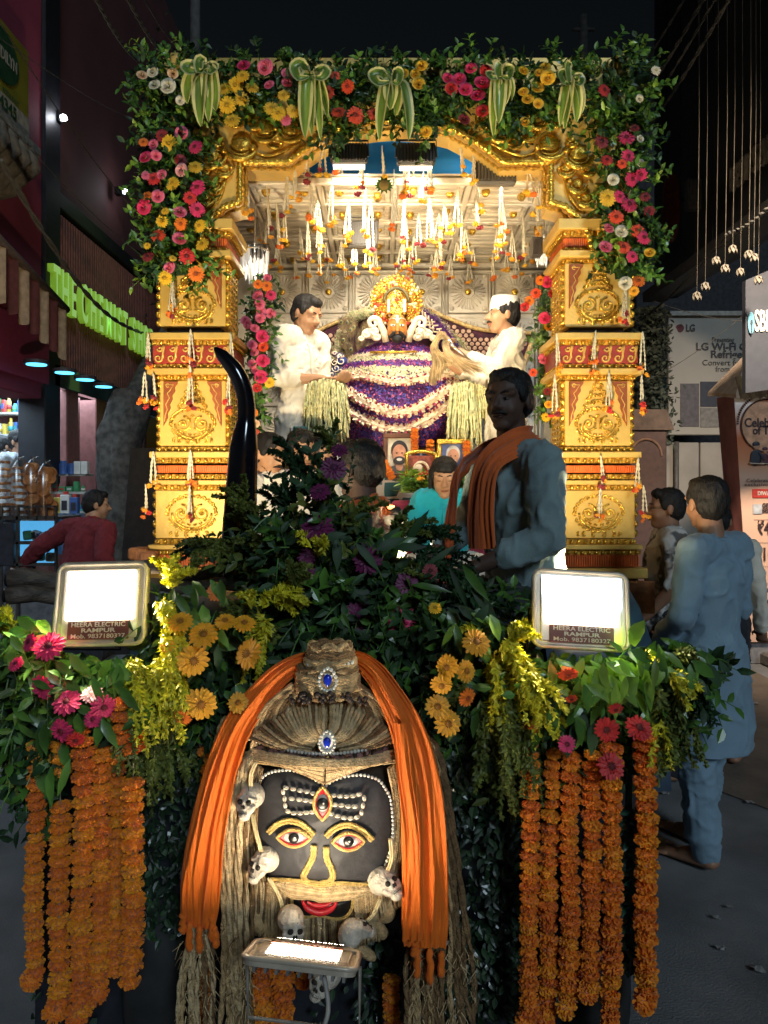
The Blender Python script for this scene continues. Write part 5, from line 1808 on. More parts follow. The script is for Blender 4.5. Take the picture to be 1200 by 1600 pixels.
m.tube([Vector((.02 + .19 * math.cos(a), 3.0 + .12 * math.sin(a), 1.32 + .07 * math.sin(a))) for a in [2 * PI * k / 24 for k in range(25)]], .013, 6)
m.tube([(.02, 3.0, 1.32), (.02, 2.95, 1.1)], .014, 6)
part('steering_wheel', m, DMET, tc_, True)
# curved black stack
pd = 2.62
E = lambda X, Y: P(X, Y, pd)
kk = pd / F
part('bent_stack', MB().tube(smooth_path([E(372, 905), E(374, 840), E(377, 770), E(381, 700), E(385, 655), E(384, 625), E(378, 600), E(367, 578), E(352, 560), E(343, 551), E(335, 543)], 4),
       [r * kk for r in ([30 - 8 * i / 12 for i in range(12)] + [22 - 8 * min(1, i / 4) for i in range(8)] + [13.5] * 8 + [13, 12.5, 12, 11.5, 11, 10.5, 10, 9, 8, 6.5, 5, 3.5, 1.5])], 24),
 M('gloss_black', (.006, .007, .011), .12, var=0, coat=.8), tc_, True, label='glossy black tapering stack bent to the left at its tip')
# dark leafy drape hiding the tractor front
NETL = M('net_leaf', (.012, .03, .014), .4, var=.6, coat=.2)
dr = thing('leafy_drape', 'dark cloth skirt with hanging strings of dark leaves round the tractor front', 'drape', (-.1, 2.2, .2))
m = MB()
xs0, xs1 = P(42, 0, 2.1).x, P(985, 0, 2.1).x
rows = []
for i in range(14):
 z = 1.12 - i * .075
 rows.append([Vector((xs0 + (xs1 - xs0) * j / 60, 2.12 + .03 * math.sin(j * .9) + .015 * math.sin(j * 2.3 + i * .2) + .03 * (1 - math.cos((j / 30 - 1) * 1.2)), z + .01 * math.sin(j * 1.7))) for j in range(61)])
m.grid(rows)
part('dark_cloth', m, M('black_drape', (.012, .014, .02), .85, var=.4), dr, True)
m = MB()
for k in range(3400):
 X = rnd(225, 320) if rnd(0, 1) < .32 else rnd(560, 860)
 if rnd(0, 1) < .12:
  X = rnd(45, 985)
 Y = rnd(1100, 1600)
 p = P(X, Y, 2.08 + rnd(-.03, .01))
 if p.z < .14:
  continue
 m.leaf(p, Vector((rnd(-.8, .8), rnd(-.8, -.1), rnd(-1, .1))), (0, -1, .2), rnd(.018, .035), rnd(.012, .02), rnd(0, .4), random.choice([0, 0, 0, 1]))
part('dark_leaves', m, [NETL, DGREEN], dr, kind='stuff')
# ---------------------------------------------------------------- driver and helper
KAP = cloth_mat('blue_grey_shirt', (.22, .31, .32), var=.06)
DTR = cloth_mat('dark_trousers', (.02, .022, .03))
db = Vector(((808 - 600) / F * 2.95, 3.0, .722))
rt, WD, HPD = person('stout man in blue grey shirt with orange scarf sitting sideways on the tractor', db, yaw=-1.2,
 pose=dict(pelvis=(0, .05, .50), waist=(0, .04, .66), chest=(0, .01, .88), neck=(0, -.01, 1.085), head=(.01, -.035, 1.235), shL=(.19, .0, 1.01), shR=(-.19, .0, 1.01), elL=(.25, -.02, .74), elR=(-.24, -.08, .76),
    wrL=(.13, -.24, .64), wrR=(-.10, -.33, .64), hiL=(.10, .0, .46), hiR=(-.10, .0, .46), knL=(.14, -.44, .47), knR=(-.13, -.44, .47), anL=(.14, -.45, .08), anR=(-.13, -.45, .08), toL=(.15, -.6, .03), toR=(-.14, -.6, .03)),
 skin='dark', head_yaw=.58, head_pitch=.02, s=1.04, moustache=True, bulk=1.12, voxel=.0058, curl=.6,
 clothes=[dict(kind='shirt', mat=KAP, sleeve=.78, collar=True, placket=True, fold=.011, grow=.014, f=10, zs=.7), dict(kind='trousers', mat=DTR)])
Rd = Matrix.Rotation(-1.2, 3, 'Z')
LD = lambda x, y, z: db + Rd @ (Vector((x, y, z)) * 1.04)
ORS = M('orange_scarf', (.62, .115, .012), .75, var=.15, scale=8, bump=.5, bscale=60, sheen=.4, stretch=(1, 1, .15))
part('chest_pocket', MB().box(LD(.07, -.175, .86), (.10, .012, .12), rot=Rd, bev=.004), KAP, rt)
def strip(path, widths, sides, nfold=5, amp=.012, th=.004, seg=20, outs=None):
 """pleated cloth strip along a path; sides = across direction per point, outs = facing direction"""
 rows = []
 n = len(path)
 for i in range(n):
  p = Vector(path[i])
  sd = Vector(sides[i] if isinstance(sides, list) else sides).normalized()
  t = (Vector(path[min(i + 1, n - 1)]) - Vector(path[max(0, i - 1)])).normalized()
  nn = sd.cross(t).normalized()
  if outs is not None and nn.dot(Vector(outs)) < 0:
   nn = -nn
  wd = widths[i]
  fr, bk = [], []
  for j in range(seg + 1):
   u = j / seg
   a_ = noise.noise(Vector((u * nfold * 1.7 + .5 * noise.noise(Vector((i * .07, u * 2, 3))), i * .035, 1.7 * nfold)))
   b_ = noise.noise(Vector((u * nfold * 4.1, i * .06 + 9, 4))) + .6 * noise.noise(Vector((u * nfold * 9.5, i * .13 + 2, 8)))
   c_ = noise.noise(Vector((u * nfold * .8, i * .09, 7.7)))
   f = amp * (1.9 * max(0, 1 - abs(a_) * 2.6) ** 1.5 - .6) * (.55 + c_) + amp * 1.4 * b_ + amp * 2.2 * c_
   q = p + sd * ((u - .5) * wd) + nn * (f + .25 * wd * (.5 - abs(u - .5)))
   fr.append(q + nn * th * .5)
   bk.append(q - nn * th * .5)
  rows.append(fr + bk[::-1])
 m = MB()
 m.grid(rows, closed=True)
 return m
# scarf round the driver's neck
sc_ = []
path = smooth_path([LD(.11, -.04, .56), LD(.10, -.195, .70), LD(.10, -.20, .85), LD(.10, -.165, 1.0), LD(.10, -.04, 1.085), LD(.04, .07, 1.10), LD(-.06, .06, 1.10), LD(-.11, -.05, 1.075), LD(-.10, -.17, .98), LD(-.09, -.205, .84), LD(-.10, -.22, .68), LD(-.10, -.23, .56)][1:], 5)
sds = []
n = len(path)
for i, p in enumerate(path):
 t = (path[min(i + 1, n - 1)] - path[max(0, i - 1)]).normalized()
 out = (p - LD(0, -.02, p.z)).copy()
 out = p - Vector((LD(0, 0, 0).x, LD(0, 0, 0).y, p.z))
 out = out + Vector((0, 0, .12 if 18 < i < 34 else 0))
 sds.append(t.cross(out).normalized())
wd_ = [.12 - .05 * math.exp(-((i - n * .52) / (n * .2)) ** 2) for i in range(n)]
m = strip(path, wd_, sds, 3, .008, .004)
solo('orange_scarf', m, ORS, 'long orange scarf hanging round the neck of the man on the tractor', 'scarf', smooth=True)
hb = Vector(((572 - 600) / F * 3.1, 3.12, .60))
rt2, WH, _ = person('man in dark shirt and saffron scarf seated in shade behind the bouquet', hb, yaw=-2.1,
 pose=dict(pelvis=(0, .05, .42), waist=(0, .04, .58), chest=(0, .01, .80), neck=(0, -.01, 1.0), head=(.0, -.035, 1.145), shL=(.19, .0, .92), shR=(-.19, .0, .92), elL=(.25, -.02, .66), elR=(-.24, -.08, .66),
    wrL=(.13, -.26, .56), wrR=(-.10, -.30, .56), hiL=(.10, .0, .40), hiR=(-.10, .0, .40), knL=(.14, -.44, .42), knR=(-.13, -.44, .42), anL=(.14, -.42, .06), anR=(-.13, -.42, .06), toL=(.15, -.55, .03), toR=(-.14, -.55, .03)),
 skin='dark', head_yaw=-.1, s=1.0, bulk=1.05, voxel=.007,
 clothes=[dict(kind='shirt', mat=cloth_mat('dark_olive', (.035, .04, .03)), sleeve=1, collar=True, grow=.018, fold=.010), dict(kind='trousers', mat=DTR)])
Rh = Matrix.Rotation(-2.1, 3, 'Z')
LH = lambda x, y, z: hb + Rh @ Vector((x, y, z))
path = smooth_path([LH(.10, -.22, .72), LH(.10, -.19, .86), LH(.11, -.09, .98), LH(.05, .06, 1.02), LH(-.05, .06, 1.02), LH(-.11, -.08, .98), LH(-.10, -.19, .86), LH(-.10, -.22, .74)], 5)
n = len(path)
sds = []
for i, p in enumerate(path):
 t = (path[min(i + 1, n - 1)] - path[max(0, i - 1)]).normalized()
 out = p - Vector((LH(0, 0, 0).x, LH(0, 0, 0).y, p.z)) + Vector((0, 0, .1 if 10 < i < 26 else 0))
 sds.append(t.cross(out).normalized())
solo('saffron_scarf', strip(path, [.09] * n, sds, 3, .007), ORS, 'short saffron scarf round the neck of the man seated behind the bouquet', 'scarf', smooth=True)
# bundles of dark poles on the left
POLE = M('old_pole', (.12, .09, .07), .6, var=.5, scale=12, bump=.6, stretch=(.3, 3, 3))
for (a, b, r, lab) in ((P(12, 906, 2.35), P(250, 914, 2.5), .030, 'short thick hollow tube behind the left floodlight'), (P(8, 932, 2.3), P(240, 930, 2.5), .026, 'lower dark pole behind the left floodlight'),
     (P(215, 886, 2.6), P(400, 908, 2.6), .022, 'upper dark pole running from the left floodlight to the bouquet'), (P(200, 916, 2.55), P(400, 915, 2.55), .020, 'lower dark pole running from the left floodlight to the bouquet')):
 n = 10
 pts = [a.lerp(b, k / n) + Vector((0, 0, .008 * math.sin(k * 1.1))) for k in range(n + 1)]
 m = MB().tube(pts, [r * (1 + .12 * math.sin(k * 1.9)) for k in range(n + 1)], 14)
 m.tube([pts[0] - Vector((.002, 0, 0)), pts[0] + Vector((.0, 0, 0))], r * .7, 12, 1)
 solo('dark_pole', m, [POLE, M('hollow_dark', (.005, .005, .005), .9)], lab, 'pole', 'dark poles behind the left floodlight', smooth=True)
# ---------------------------------------------------------------- the two floodlights facing the camera
FRM = M('flood_frame', (.50, .43, .34), .35, .2, var=.15)
PLATE = M('plate_brown', (.17, .045, .035), .5, var=.1)
TXT = M('plate_text', (.75, .68, .58), .5, var=0)
LED = M('led_white', (1, 1, 1), .5, var=0, emit=(1, .84, .62), es=85)
LEDF = M('led_field', (.9, .88, .8), .4, var=0, emit=(1, .90, .74), es=9)
def floodlight(label, corners, bars, group=None, d=2.0, upface=False, power=0):
 """corners: TL, TR, BR, BL world points of the front face"""
 TL, TR, BR, BL = corners
 c = (TL + TR + BR + BL) / 4
 if bars == 'bars':
  TL, TR, BR, BL = TL, TR, BR, BL
 U = ((TR - TL) + (BR - BL)).normalized()
 Vv = ((TL - BL) + (TR - BR))
 Vv = (Vv - U * Vv.dot(U)).normalized()
 N = U.cross(Vv).normalized()
 W_ = ((TR - TL).length + (BR - BL).length) / 2
 H_ = ((TL - BL).length + (TR - BR).length) / 2
 R = Matrix((U, Vv, N)).transposed()
 T = lambda x, y, z: c + U * (x * W_) + Vv * (y * H_) + N * z
 t = thing('floodlight', label, 'floodlight', c - Vector((0, 0, H_ / 2)), group)
 def rr(x0, x1, y0, y1, rad, n=5):
  out = []
  for (cx, cy, a0) in ((x1 - rad, y1 - rad, 0), (x0 + rad, y1 - rad, 90), (x0 + rad, y0 + rad, 180), (x1 - rad, y0 + rad, 270)):
   for k in range(n + 1):
    a = math.radians(a0 + 90 * k / n)
    out.append((cx + rad * math.cos(a), cy + rad * math.sin(a)))
  return out
 hw, hh = W_ / 2, H_ / 2
 m = MB().prism(rr(-hw, hw, -hh, hh, .022), -.032 if bars == 'field' else -.012, lambda u, v, w_: c + U * u + Vv * v + N * (w_ - .002))
 part('housing', m, FRM, t)
 m = MB()
 for i in range(9):
  m.box(c + U * ((i - 4) * W_ * .1) - N * (.046 if bars == 'field' else .022), (.006, H_ * .7, .026 if bars == 'field' else .014), rot=R)
 part('cooling_fins', m, M('grey_alloy', (.25, .24, .23), .4, .6), t)
 # raised rim
 ring = rr(-hw, hw, -hh, hh, .022, 4)
 m = MB().tube([c + U * a + Vv * b + N * .0 for a, b in ring + ring[:1]], .006, 6, caps=False)
 part('rim', m, FRM, t, True)
 ring = rr(-hw * .84, hw * .84, -hh * .84, hh * .84, .008, 3)
 m = MB().tube([c + U * a + Vv * b + N * .001 for a, b in ring + ring[:1]], .0022, 5, caps=False)
 part('inner_rim', m, FRM, t, True)
 part('inner_panel', MB().box(T(0, 0, .001), (W_ * .84, H_ * .84, .004), rot=R), M('reflector', (.62, .55, .46), .35, .3, var=.05) if bars == 'field' else M('reflector_dull', (.16, .13, .10), .5, var=.05), t)
 if bars == 'field':
  m = MB().box(T(0, .11, .005), (W_ * .76, H_ * .58, .004), rot=R)
  nb = 18
  for i in range(nb):
   m.sph(T(-.38 + .76 * (i + .5) / nb, -.185, .006), (W_ * .02, .003, W_ * .02), 6, 4)
  o = part('led_field', m, LEDF, t)
  ax, ay = W_ * .76, H_ * .58
 else:
  for i in range(12):
   m = MB().box(T(-.335 + .67 * (i + .5) / 12, .02, .0012), (W_ * .037, H_ * .50, .004), rot=R)
   part('led_bar', m, LED, t)
 m = MB()
 pl = part('name_plate', MB().box(T(0, -.33 if bars == 'field' else .35, .0055), (W_ * .68, H_ * (.22 if bars == 'field' else .13), .003), rot=R), PLATE, t)
 if bars == 'field':
  text_part('plate_lettering', 'HEERA ELECTRIC', H_ * .078, TXT, t, T(0, -.262, .0075), R, .0003, bold=.0002, width=W_ * .60)
  text_part('plate_lettering', 'RAMPUR', H_ * .070, TXT, t, T(0, -.332, .0075), R, .0003, bold=.0004, width=W_ * .38)
  text_part('plate_lettering', 'Mob. 9837180327', H_ * .074, TXT, t, T(0, -.402, .0075), R, .0003, bold=.0001, width=W_ * .60)
 else:
  text_part('plate_lettering', 'HEERA ELECTRIC', H_ * .08, TXT, t, T(0, .35, .0075), R @ Matrix.Rotation(PI, 3, 'Z'), .0003, width=W_ * .5)
 part('front_glass', MB().box(T(0, 0, .012), (W_ * .86, H_ * .86, .002), rot=R), glass('lamp_glass', amount=.07), t)
 return t, T, R, N
dF = 1.98
t1, T1, R1, N1 = floodlight('left floodlight of the pair facing the street, tilted to the left above the pink gerberas', [P(78, 884, dF + .02), P(218, 881, dF + .02), P(236, 1003, dF - .03), P(98, 1007, dF - .03)], 'field', 'big floodlights facing the street')
t2, T2, R2, N2 = floodlight('right floodlight of the pair facing the street, above the large light green leaves', [P(846, 892, dF + .02), P(995, 901, dF + .02), P(966, 1014, dF - .03), P(822, 1006, dF - .03)], 'field', 'big floodlights facing the street')
for t_, T_, N_ in ((t1, T1, N1), (t2, T2, N2)):
 m = MB()
 a, b = T_(-.52, .0, -.02), T_(.52, .0, -.02)
 m.tube([a, T_(-.52, -.75, -.09), T_(.52, -.75, -.09), b], .006, 6)
 m.tube([T_(0, -.75, -.09), T_(0, -1.6, -.10)], .010, 6)
 part('bracket', m, DMET, t_)
 l = lamp('AREA', 'flood_lamp', T_(0, .11, .016), T_(0, .11, .016) + N_, 11, (1, .88, .66), shape='RECTANGLE', size=.2, size_y=.11)
# lower floodlight shining up at the mask
LZ = 1.62
t3, T3, R3, N3 = floodlight('flat floodlight lying face up below the dark mask, with twelve bright bars', [P(406, 1471, 1.67), P(571, 1488, 1.655), P(547, 1517, 1.515), P(373, 1493, 1.53)], 'bars')
m = MB()
m.tube([T3(.52, 0, -.01), T3(.52, 0, -.02) + Vector((0, -.0, -.12)), T3(-.5, 0, -.02) + Vector((0, 0, -.12)), T3(-.52, 0, -.01)], .004, 6, a=1, b=1)
part('bracket', m, M('pale_bracket', (.45, .42, .36), .45, .5), t3)
m = MB().tube(smooth_path([T3(.2, 0, -.03), T3(.28, -.1, -.09), T3(.2, 0, -.15), T3(.1, 0, -.22)], 5), .005, 6)
part('cable', m, M('pale_cable', (.4, .38, .34), .5), t3, True)
# floodlights behind the flowers that light the gate (they face the float)
for (x, y, z, tgt, pw, lab, ss) in ((-.98, 2.55, 1.26, (-.70, 4.3, 3.7), 150, 'left floodlight fixed behind the leaves and facing the gate', 125), (.78, 2.78, 1.25, (.95, 4.3, 3.7), 120, 'right floodlight fixed behind the leaves and facing the gate', 118),
        (.10, 2.92, 1.30, (.06, 4.9, 3.5), 170, 'middle floodlight fixed behind the bouquet and facing the gate', 90)):
 t = thing('rear_floodlight', lab, 'floodlight', (x, y, z - .06), 'floodlights facing the gate')
 part('housing', MB().box((x, y, z), (.20, .03, .13), bev=.008), FRM, t)
 part('led_panel', MB().box((x, y + .019, z), (.15, .006, .09)), MATS['led_inner'], t)
 part('bracket', MB().tube([(x - .105, y, z), (x - .105, y, z - .12), (x + .105, y, z - .12), (x + .105, y, z)], .006, 6), DMET, t)
 lamp('SPOT', 'gate_lamp', (x, y + .04, z), tgt, pw, WARM, spot_size=math.radians(ss), spot_blend=1.0, shadow_soft_size=.06)
# ---------------------------------------------------------------- the big mask
MD = 1.90
Q = lambda X, Y, dy=0.0: P(X, Y, MD + dy)
KM = MD / F
fcx, fcy = 508, 1300
def dome(X, Y):
 return -.075 * max(0, 1 - ((X - fcx) / 125) ** 2 * .8 - ((Y - fcy) / 150) ** 2 * .55)
QD = lambda X, Y, o=0.0: Q(X, Y, dome(X, Y) - o)
JUTE = M('jute', (.56, .38, .18), .75, var=.3, scale=60, bump=.8, bscale=220)
JUTE2 = M('jute_dark', (.22, .13, .055), .8, var=.35, scale=60, bump=.8, bscale=220)
JUTE3 = M('jute_light', (.70, .52, .28), .75, var=.25, scale=60, bump=.8, bscale=220)
JM = [JUTE, JUTE2, JUTE3]
FACE = M('face_black', (.030, .029, .031), .6, var=.5, scale=9, bump=.5, bscale=26)
GLD = M('braid_gold', (.80, .56, .18), .42, .4, var=.2, scale=90, bump=.8, bscale=300)
WHT = M('paint_white', (.75, .70, .60), .5, var=.06)
BLK2 = M('paint_black', (.01, .01, .01), .3, var=0)
REDL = M('paint_red', (.50, .012, .02), .4, var=.1)
PNK = M('paint_pink', (.70, .25, .25), .5, var=.1)
PRL = MATS['pearl']
mask = thing('deity_mask', 'large black painted deity mask with jute hair, gold outlined eyes and red lips', 'mask', Q(508, 1480))
Z5 = lambda a, b: (270 + a / 2.449, 1000 + b / 2.449)      # enlargement coordinates to pixels
outline = [(421, 1374), (408, 1340), (401, 1290), (400, 1250), (404, 1225), (412, 1213), (425, 1206), (450, 1203), (470, 1207), (490, 1216), (507, 1228), (519, 1220), (540, 1213), (564, 1211), (580, 1214), (593, 1220), (602, 1232), (610, 1248), (614, 1286), (612, 1320), (600, 1358), (590, 1384), (545, 1390), (505, 1386), (460, 1376)]
# domed face built as a grid clipped to the outline
def inside(x, y, poly):
 c = False
 j = len(poly) - 1
 for i in range(len(poly)):
  if (poly[i][1] > y) != (poly[j][1] > y) and x < (poly[j][0] - poly[i][0]) * (y - poly[i][1]) / (poly[j][1] - poly[i][1]) + poly[i][0]:
   c = not c
  j = i
 return c
def domed(poly, off, mat, name, parent, inner=14, smooth=True, th=.02, bumpy=0.0):
 """polygon filled with rings towards its centroid so it follows the dome"""
 cx = sum(p[0] for p in poly) / len(poly)
 cy = sum(p[1] for p in poly) / len(poly)
 dense = []
 for i in range(len(poly)):
  a, b = poly[i], poly[(i + 1) % len(poly)]
  k = max(1, int(math.hypot(a[0] - b[0], a[1] - b[1]) / 5))
  for j in range(k):
   dense.append((a[0] + (b[0] - a[0]) * j / k, a[1] + (b[1] - a[1]) * j / k))
 rows = []
 rows.append([QD(x, y, off) + Vector((0, th, 0)) for x, y in dense])
 for r in range(inner + 1):
  t = 1 - r / inner
  e = -.006 * min(1, r / 2)
  rows.append([QD(cx + (x - cx) * t, cy + (y - cy) * t, off) + Vector((0, e + bumpy * noise.noise(Vector(((cx + (x - cx) * t) * .08, (cy + (y - cy) * t) * .08, 1))), 0)) for x, y in dense])
 m = MB()
 m.grid(rows, closed=True)
 return part(name, m, mat, parent, smooth)
# solid backing
domed([(400, 1195), (430, 1100), (470, 1060), (508, 1045), (560, 1060), (600, 1100), (625, 1195), (625, 1340), (600, 1420), (560, 1478), (508, 1490), (450, 1480), (405, 1430), (392, 1340)], -.035, M('mask_backing', (.05, .035, .02), .9, var=.3), 'backing', mask)
fp = domed(outline, 0, FACE, 'face_panel', mask, 16, bumpy=.003)
# white bead border
m = MB()
border = smooth_path([QD(X, Y, .008) for X, Y in outline[3:21]], 5)
acc = 0
last = None
for i in range(len(border) - 1):
 seg = border[i + 1] - border[i]
 while acc < seg.length:
  m.sph(border[i] + seg * (acc / seg.length), .0042, 8, 6)
  acc += .0098
 acc -= seg.length
part('bead_border', m, PRL, mask, True)
def line(pts, r, mat, name, off=.010, n=5, parent=None, flat=False, taper=False):
 pp = smooth_path([QD(*Z5(*p), off) for p in pts], n)
 rs = [r * (1 if not taper else (.35 + .65 * math.sin(PI * i / (len(pp) - 1)))) for i in range(len(pp))]
 m = MB().tube(pp, rs, 8)
 return part(name, m, mat, parent or mask, True)
# double gold braids
def braid(pts, name, r=.0042, off=.010, gap=2.6):
 pp = smooth_path([QD(*Z5(*p), off) for p in pts], 6)
 m = MB()
 N = len(pp)
 for s_ in (-1, 1):
  q = []
  for i in range(N):
   t = (pp[min(i + 1, N - 1)] - pp[max(0, i - 1)]).normalized()
   sd = t.cross(Vector((0, -1, 0))).normalized()
   q.append(pp[i] + sd * s_ * r * .85)
  m.tube(q, [r * (.85 + .22 * (i % 2)) for i in range(N)], 6)
 return part(name, m, GLD, mask, True)
braid([(365, 738), (400, 706), (445, 692), (495, 706), (540, 748)], 'eyebrow')
braid([(585, 752), (620, 722), (670, 708), (722, 728), (765, 766)], 'eyebrow')
braid([(540, 786), (536, 830), (512, 878), (500, 905), (512, 925), (545, 932), (562, 938)], 'nose_outline')
braid([(587, 790), (590, 838), (608, 878), (612, 908), (598, 926), (572, 930), (560, 938)], 'nose_outline')
def eye(cx, cy, hw, hh, tilt, vertical=False):
 def al(k, sc=1.0):
  out = []
  for i in range(k + 1):
   t = -1 + 2 * i / k
   out.append((t * hw * sc, (1 - abs(t) ** 2.0) * hh * sc))
  return out
 up = al(12)
 pts = [(a, -b) for a, b in up] + [(a, b) for a, b in up[::-1][1:-1]]
 def tr_(a, b):
  if vertical:
   a, b = b, a
  c_, s_ = math.cos(tilt), math.sin(tilt)
  return (cx + a * c_ - b * s_, cy + a * s_ + b * c_)
 poly = [Z5(*tr_(a, b)) for a, b in pts]
 o = domed(poly, .010, WHT, 'painted_eye', mask, 3, th=.006)
 pp = [QD(x, y, .017) for x, y in poly]
 m = MB().tube(pp + pp[:2], .0042, 6, caps=False)
 part('gold_outline', m, GLD, o, True)
 pp2 = [QD(*Z5(*tr_(a * .86, b * .80)), .0175) for a, b in pts]
 m = MB().tube(pp2 + pp2[:2], .0018, 5, caps=False)
 part('red_outline', m, REDL, o, True)
 c = QD(*Z5(*tr_(0, -2 if not vertical else 0)), .016)
 k = 1 / 2.449 * KM
 part('iris', MB().sph(c + Vector((0, -.003, 0)), (hh * .60 * k if not vertical else hw * .36 * k, .005, hh * .60 * k if not vertical else hw * .36 * k), 16, 8), BLK2, o, True)
 part('catchlight', MB().sph(c + Vector((.003, -.008, .003)), (.0022, .001, .0022), 8, 6), WHT, o, True)
 for e in (-1, 1):
  q = [QD(*Z5(*tr_(e * hw * u, v * hh)), .0165) for u, v in ((.84, 0), (.5, -.38), (.58, 0), (.5, .38))]
  m = MB()
  m.add(q, [(0, 1, 2), (0, 2, 3)])
  part('pink_corner', m, PNK if not vertical else (REDL if e < 0 else PNK), o)
eye(463, 758, 64, 33, .03)
eye(672, 772, 62, 33, -.03)
eye(573, 626, 64, 33, 0, True)
# cowries
cow = [(432, 565, .3), (460, 570, .1), (487, 576, .1), (513, 580, 0), (538, 587, 0), (455, 607, .1), (483, 610, .1), (508, 613, 0), (531, 617, 0), (440, 655, .3), (463, 662, 0), (487, 662, 0), (511, 660, 0), (533, 658, 0),
 (422, 582, 1.4), (428, 608, 1.5), (430, 634, 1.4), (615, 595, 0), (640, 597, 0), (664, 598, 0), (689, 596, -.1), (713, 590, -.2), (620, 630, 0), (645, 632, 0), (671, 636, 0), (696, 637, 0), (606, 665, .2), (630, 673, .1), (655, 680, .1), (680, 682, 0), (705, 678, -.2),
 (733, 606, 1.5), (728, 634, 1.7), (722, 660, 1.5)]
COWM = MB()
COWM.sph((0, 0, 0), (.0068, .0038, .0046), 10, 6, 0)
COWM.box((0, -.0036, 0), (.0095, .0012, .0009), 1)
cow_me = COWM.mesh('cowrie', [M('cowrie_shell', (.78, .70, .55), .25, var=.1, coat=.5), JUTE2])
for (a, b, r) in cow:
 inst('cowrie', cow_me, mask, QD(*Z5(a, b), .012), Matrix.Rotation(r, 3, 'Y'), 1.12)
# moustache, beard and mouth
beard_out = [Z5(*p) for p in [(300, 925), (372, 915), (470, 920), (560, 936), (700, 934), (790, 935), (872, 860), (872, 1000), (830, 1050), (775, 1060), (790, 1120), (740, 1170), (640, 1185), (500, 1190), (400, 1160), (310, 1110), (345, 1070), (300, 1000)]]
domed(beard_out, -.012, JUTE2, 'beard_base', mask, 10)
for k in range(70):
 t = k / 69
 X0 = 300 + 570 * t
 m_ = abs(t - .5) * 2
 m = MB() if k % 10 == 0 else m
 y0 = 925 if X0 < 430 or X0 > 720 else (985 if 450 < X0 < 690 else 940)
 if 450 < X0 < 695:
  y0 = 1062
 y1 = 1185 - 60 * m_ ** 2 + rnd(-14, 6)
 if X0 > 780:
  y1 = 1065 - (X0 - 780) * .6
 X1 = X0 + (X0 - 575) * .05 + rnd(-5, 5)
 if y1 - y0 < 30:
  y0 = y1 - 60
 pts = [QD(*Z5(X0 + (X1 - X0) * q + 2 * math.sin(q * 5 + k), y0 + (y1 - y0) * q), .004 + rnd(0, .004)) for q in [i / 8 for i in range(9)]]
 m.tube(pts, [.0034 + .0006 * (i % 2) for i in range(9)], 6, random.choice([0, 0, 2, 2, 1]))
 if k % 10 == 9:
  part('beard_strands', m, JM, mask, True)
# twisted tufts of beard at the bottom right and left
for (pts, r) in (([(770, 1060), (800, 1120), (790, 1130)], .016), ([(700, 1170), (745, 1200), (775, 1222)], .014), ([(840, 1010), (820, 1050), (790, 1065)], .02), ([(310, 1020), (330, 1090), (325, 1120)], .02), ([(345, 1080), (400, 1140), (440, 1165)], .016)):
 line(pts, r, JUTE, 'beard_tuft', .0, 5, taper=True)
# moustache band of many fine strands
m = MB()
for k in range(22):
 t = k / 21
 up = [(372, 922), (450, 926), (540, 944), (575, 946), (640, 942), (720, 940), (790, 944)]
 lo = [(385, 935), (450, 985), (530, 992), (575, 1004), (640, 996), (710, 985), (780, 952)]
 pts = [(a[0] + (b[0] - a[0]) * t, a[1] + (b[1] - a[1]) * t) for a, b in zip(up, lo)]
 m.tube(smooth_path([QD(*Z5(*p), .012 + .012 * math.sin(PI * t)) for p in pts], 5), .0026, 5, random.choice([0, 0, 2]))
part('moustache_strands', m, JM, mask, True)
mo = domed([Z5(*p) for p in [(455, 992), (500, 996), (572, 1006), (640, 1000), (690, 992), (680, 1040), (662, 1060), (622, 1068), (562, 1055), (500, 1062), (470, 1055), (458, 1030)]], .006, BLK2, 'mouth_panel', mask, 4)
braid([(455, 990), (460, 1040), (475, 1056), (515, 1060), (562, 1054), (620, 1068), (660, 1060), (684, 1030), (690, 990)], 'mouth_outline', .0022)
braid([(372, 916), (470, 920), (560, 937), (640, 930), (700, 934), (780, 937)], 'moustache_upper_line', .0026, .014)
m = MB()
pp = smooth_path([QD(*Z5(*p), .016) for p in [(496, 998), (515, 1026), (560, 1042), (605, 1030), (626, 1004)]], 6)
m.tube(pp, [.003 + .006 * math.sin(PI * i / (len(pp) - 1)) for i in range(len(pp))], 8)
pp = smooth_path([QD(*Z5(*p), .016) for p in [(515, 1000), (535, 1012), (560, 1016), (590, 1012), (608, 1004)]], 6)
m.tube(pp, [.002 + .0042 * math.sin(PI * i / (len(pp) - 1)) for i in range(len(pp))], 8)
part('red_lips', m, REDL, mo, True)
# hair over the forehead: V shaped drapes from both sides to the centre jewel
for side in (-1, 1):
 m = MB()
 for k in range(20):
  t = k / 19
  sx, sy = 508 + side * (8 + 112 * t), 1094 + 56 * t ** 1.4 + rnd(-2, 2)
  ex, ey = 508 + side * (3 + 22 * t), 1150 + 28 * t * .9
  mx_, my_ = 508 + side * (9 + 66 * t), 1130 + 38 * t
  off = .042 - .008 * t
  pts = smooth_path([QD(sx, sy, off), QD(mx_, my_, off + .012), QD(ex, ey, off + .008)], 8)
  m.tube(pts, [.0040 + .0009 * (i % 2) for i in range(len(pts))], 6, random.choice([0, 2, 2, 1]))
 part('hair_strands', m, JM, mask, True)
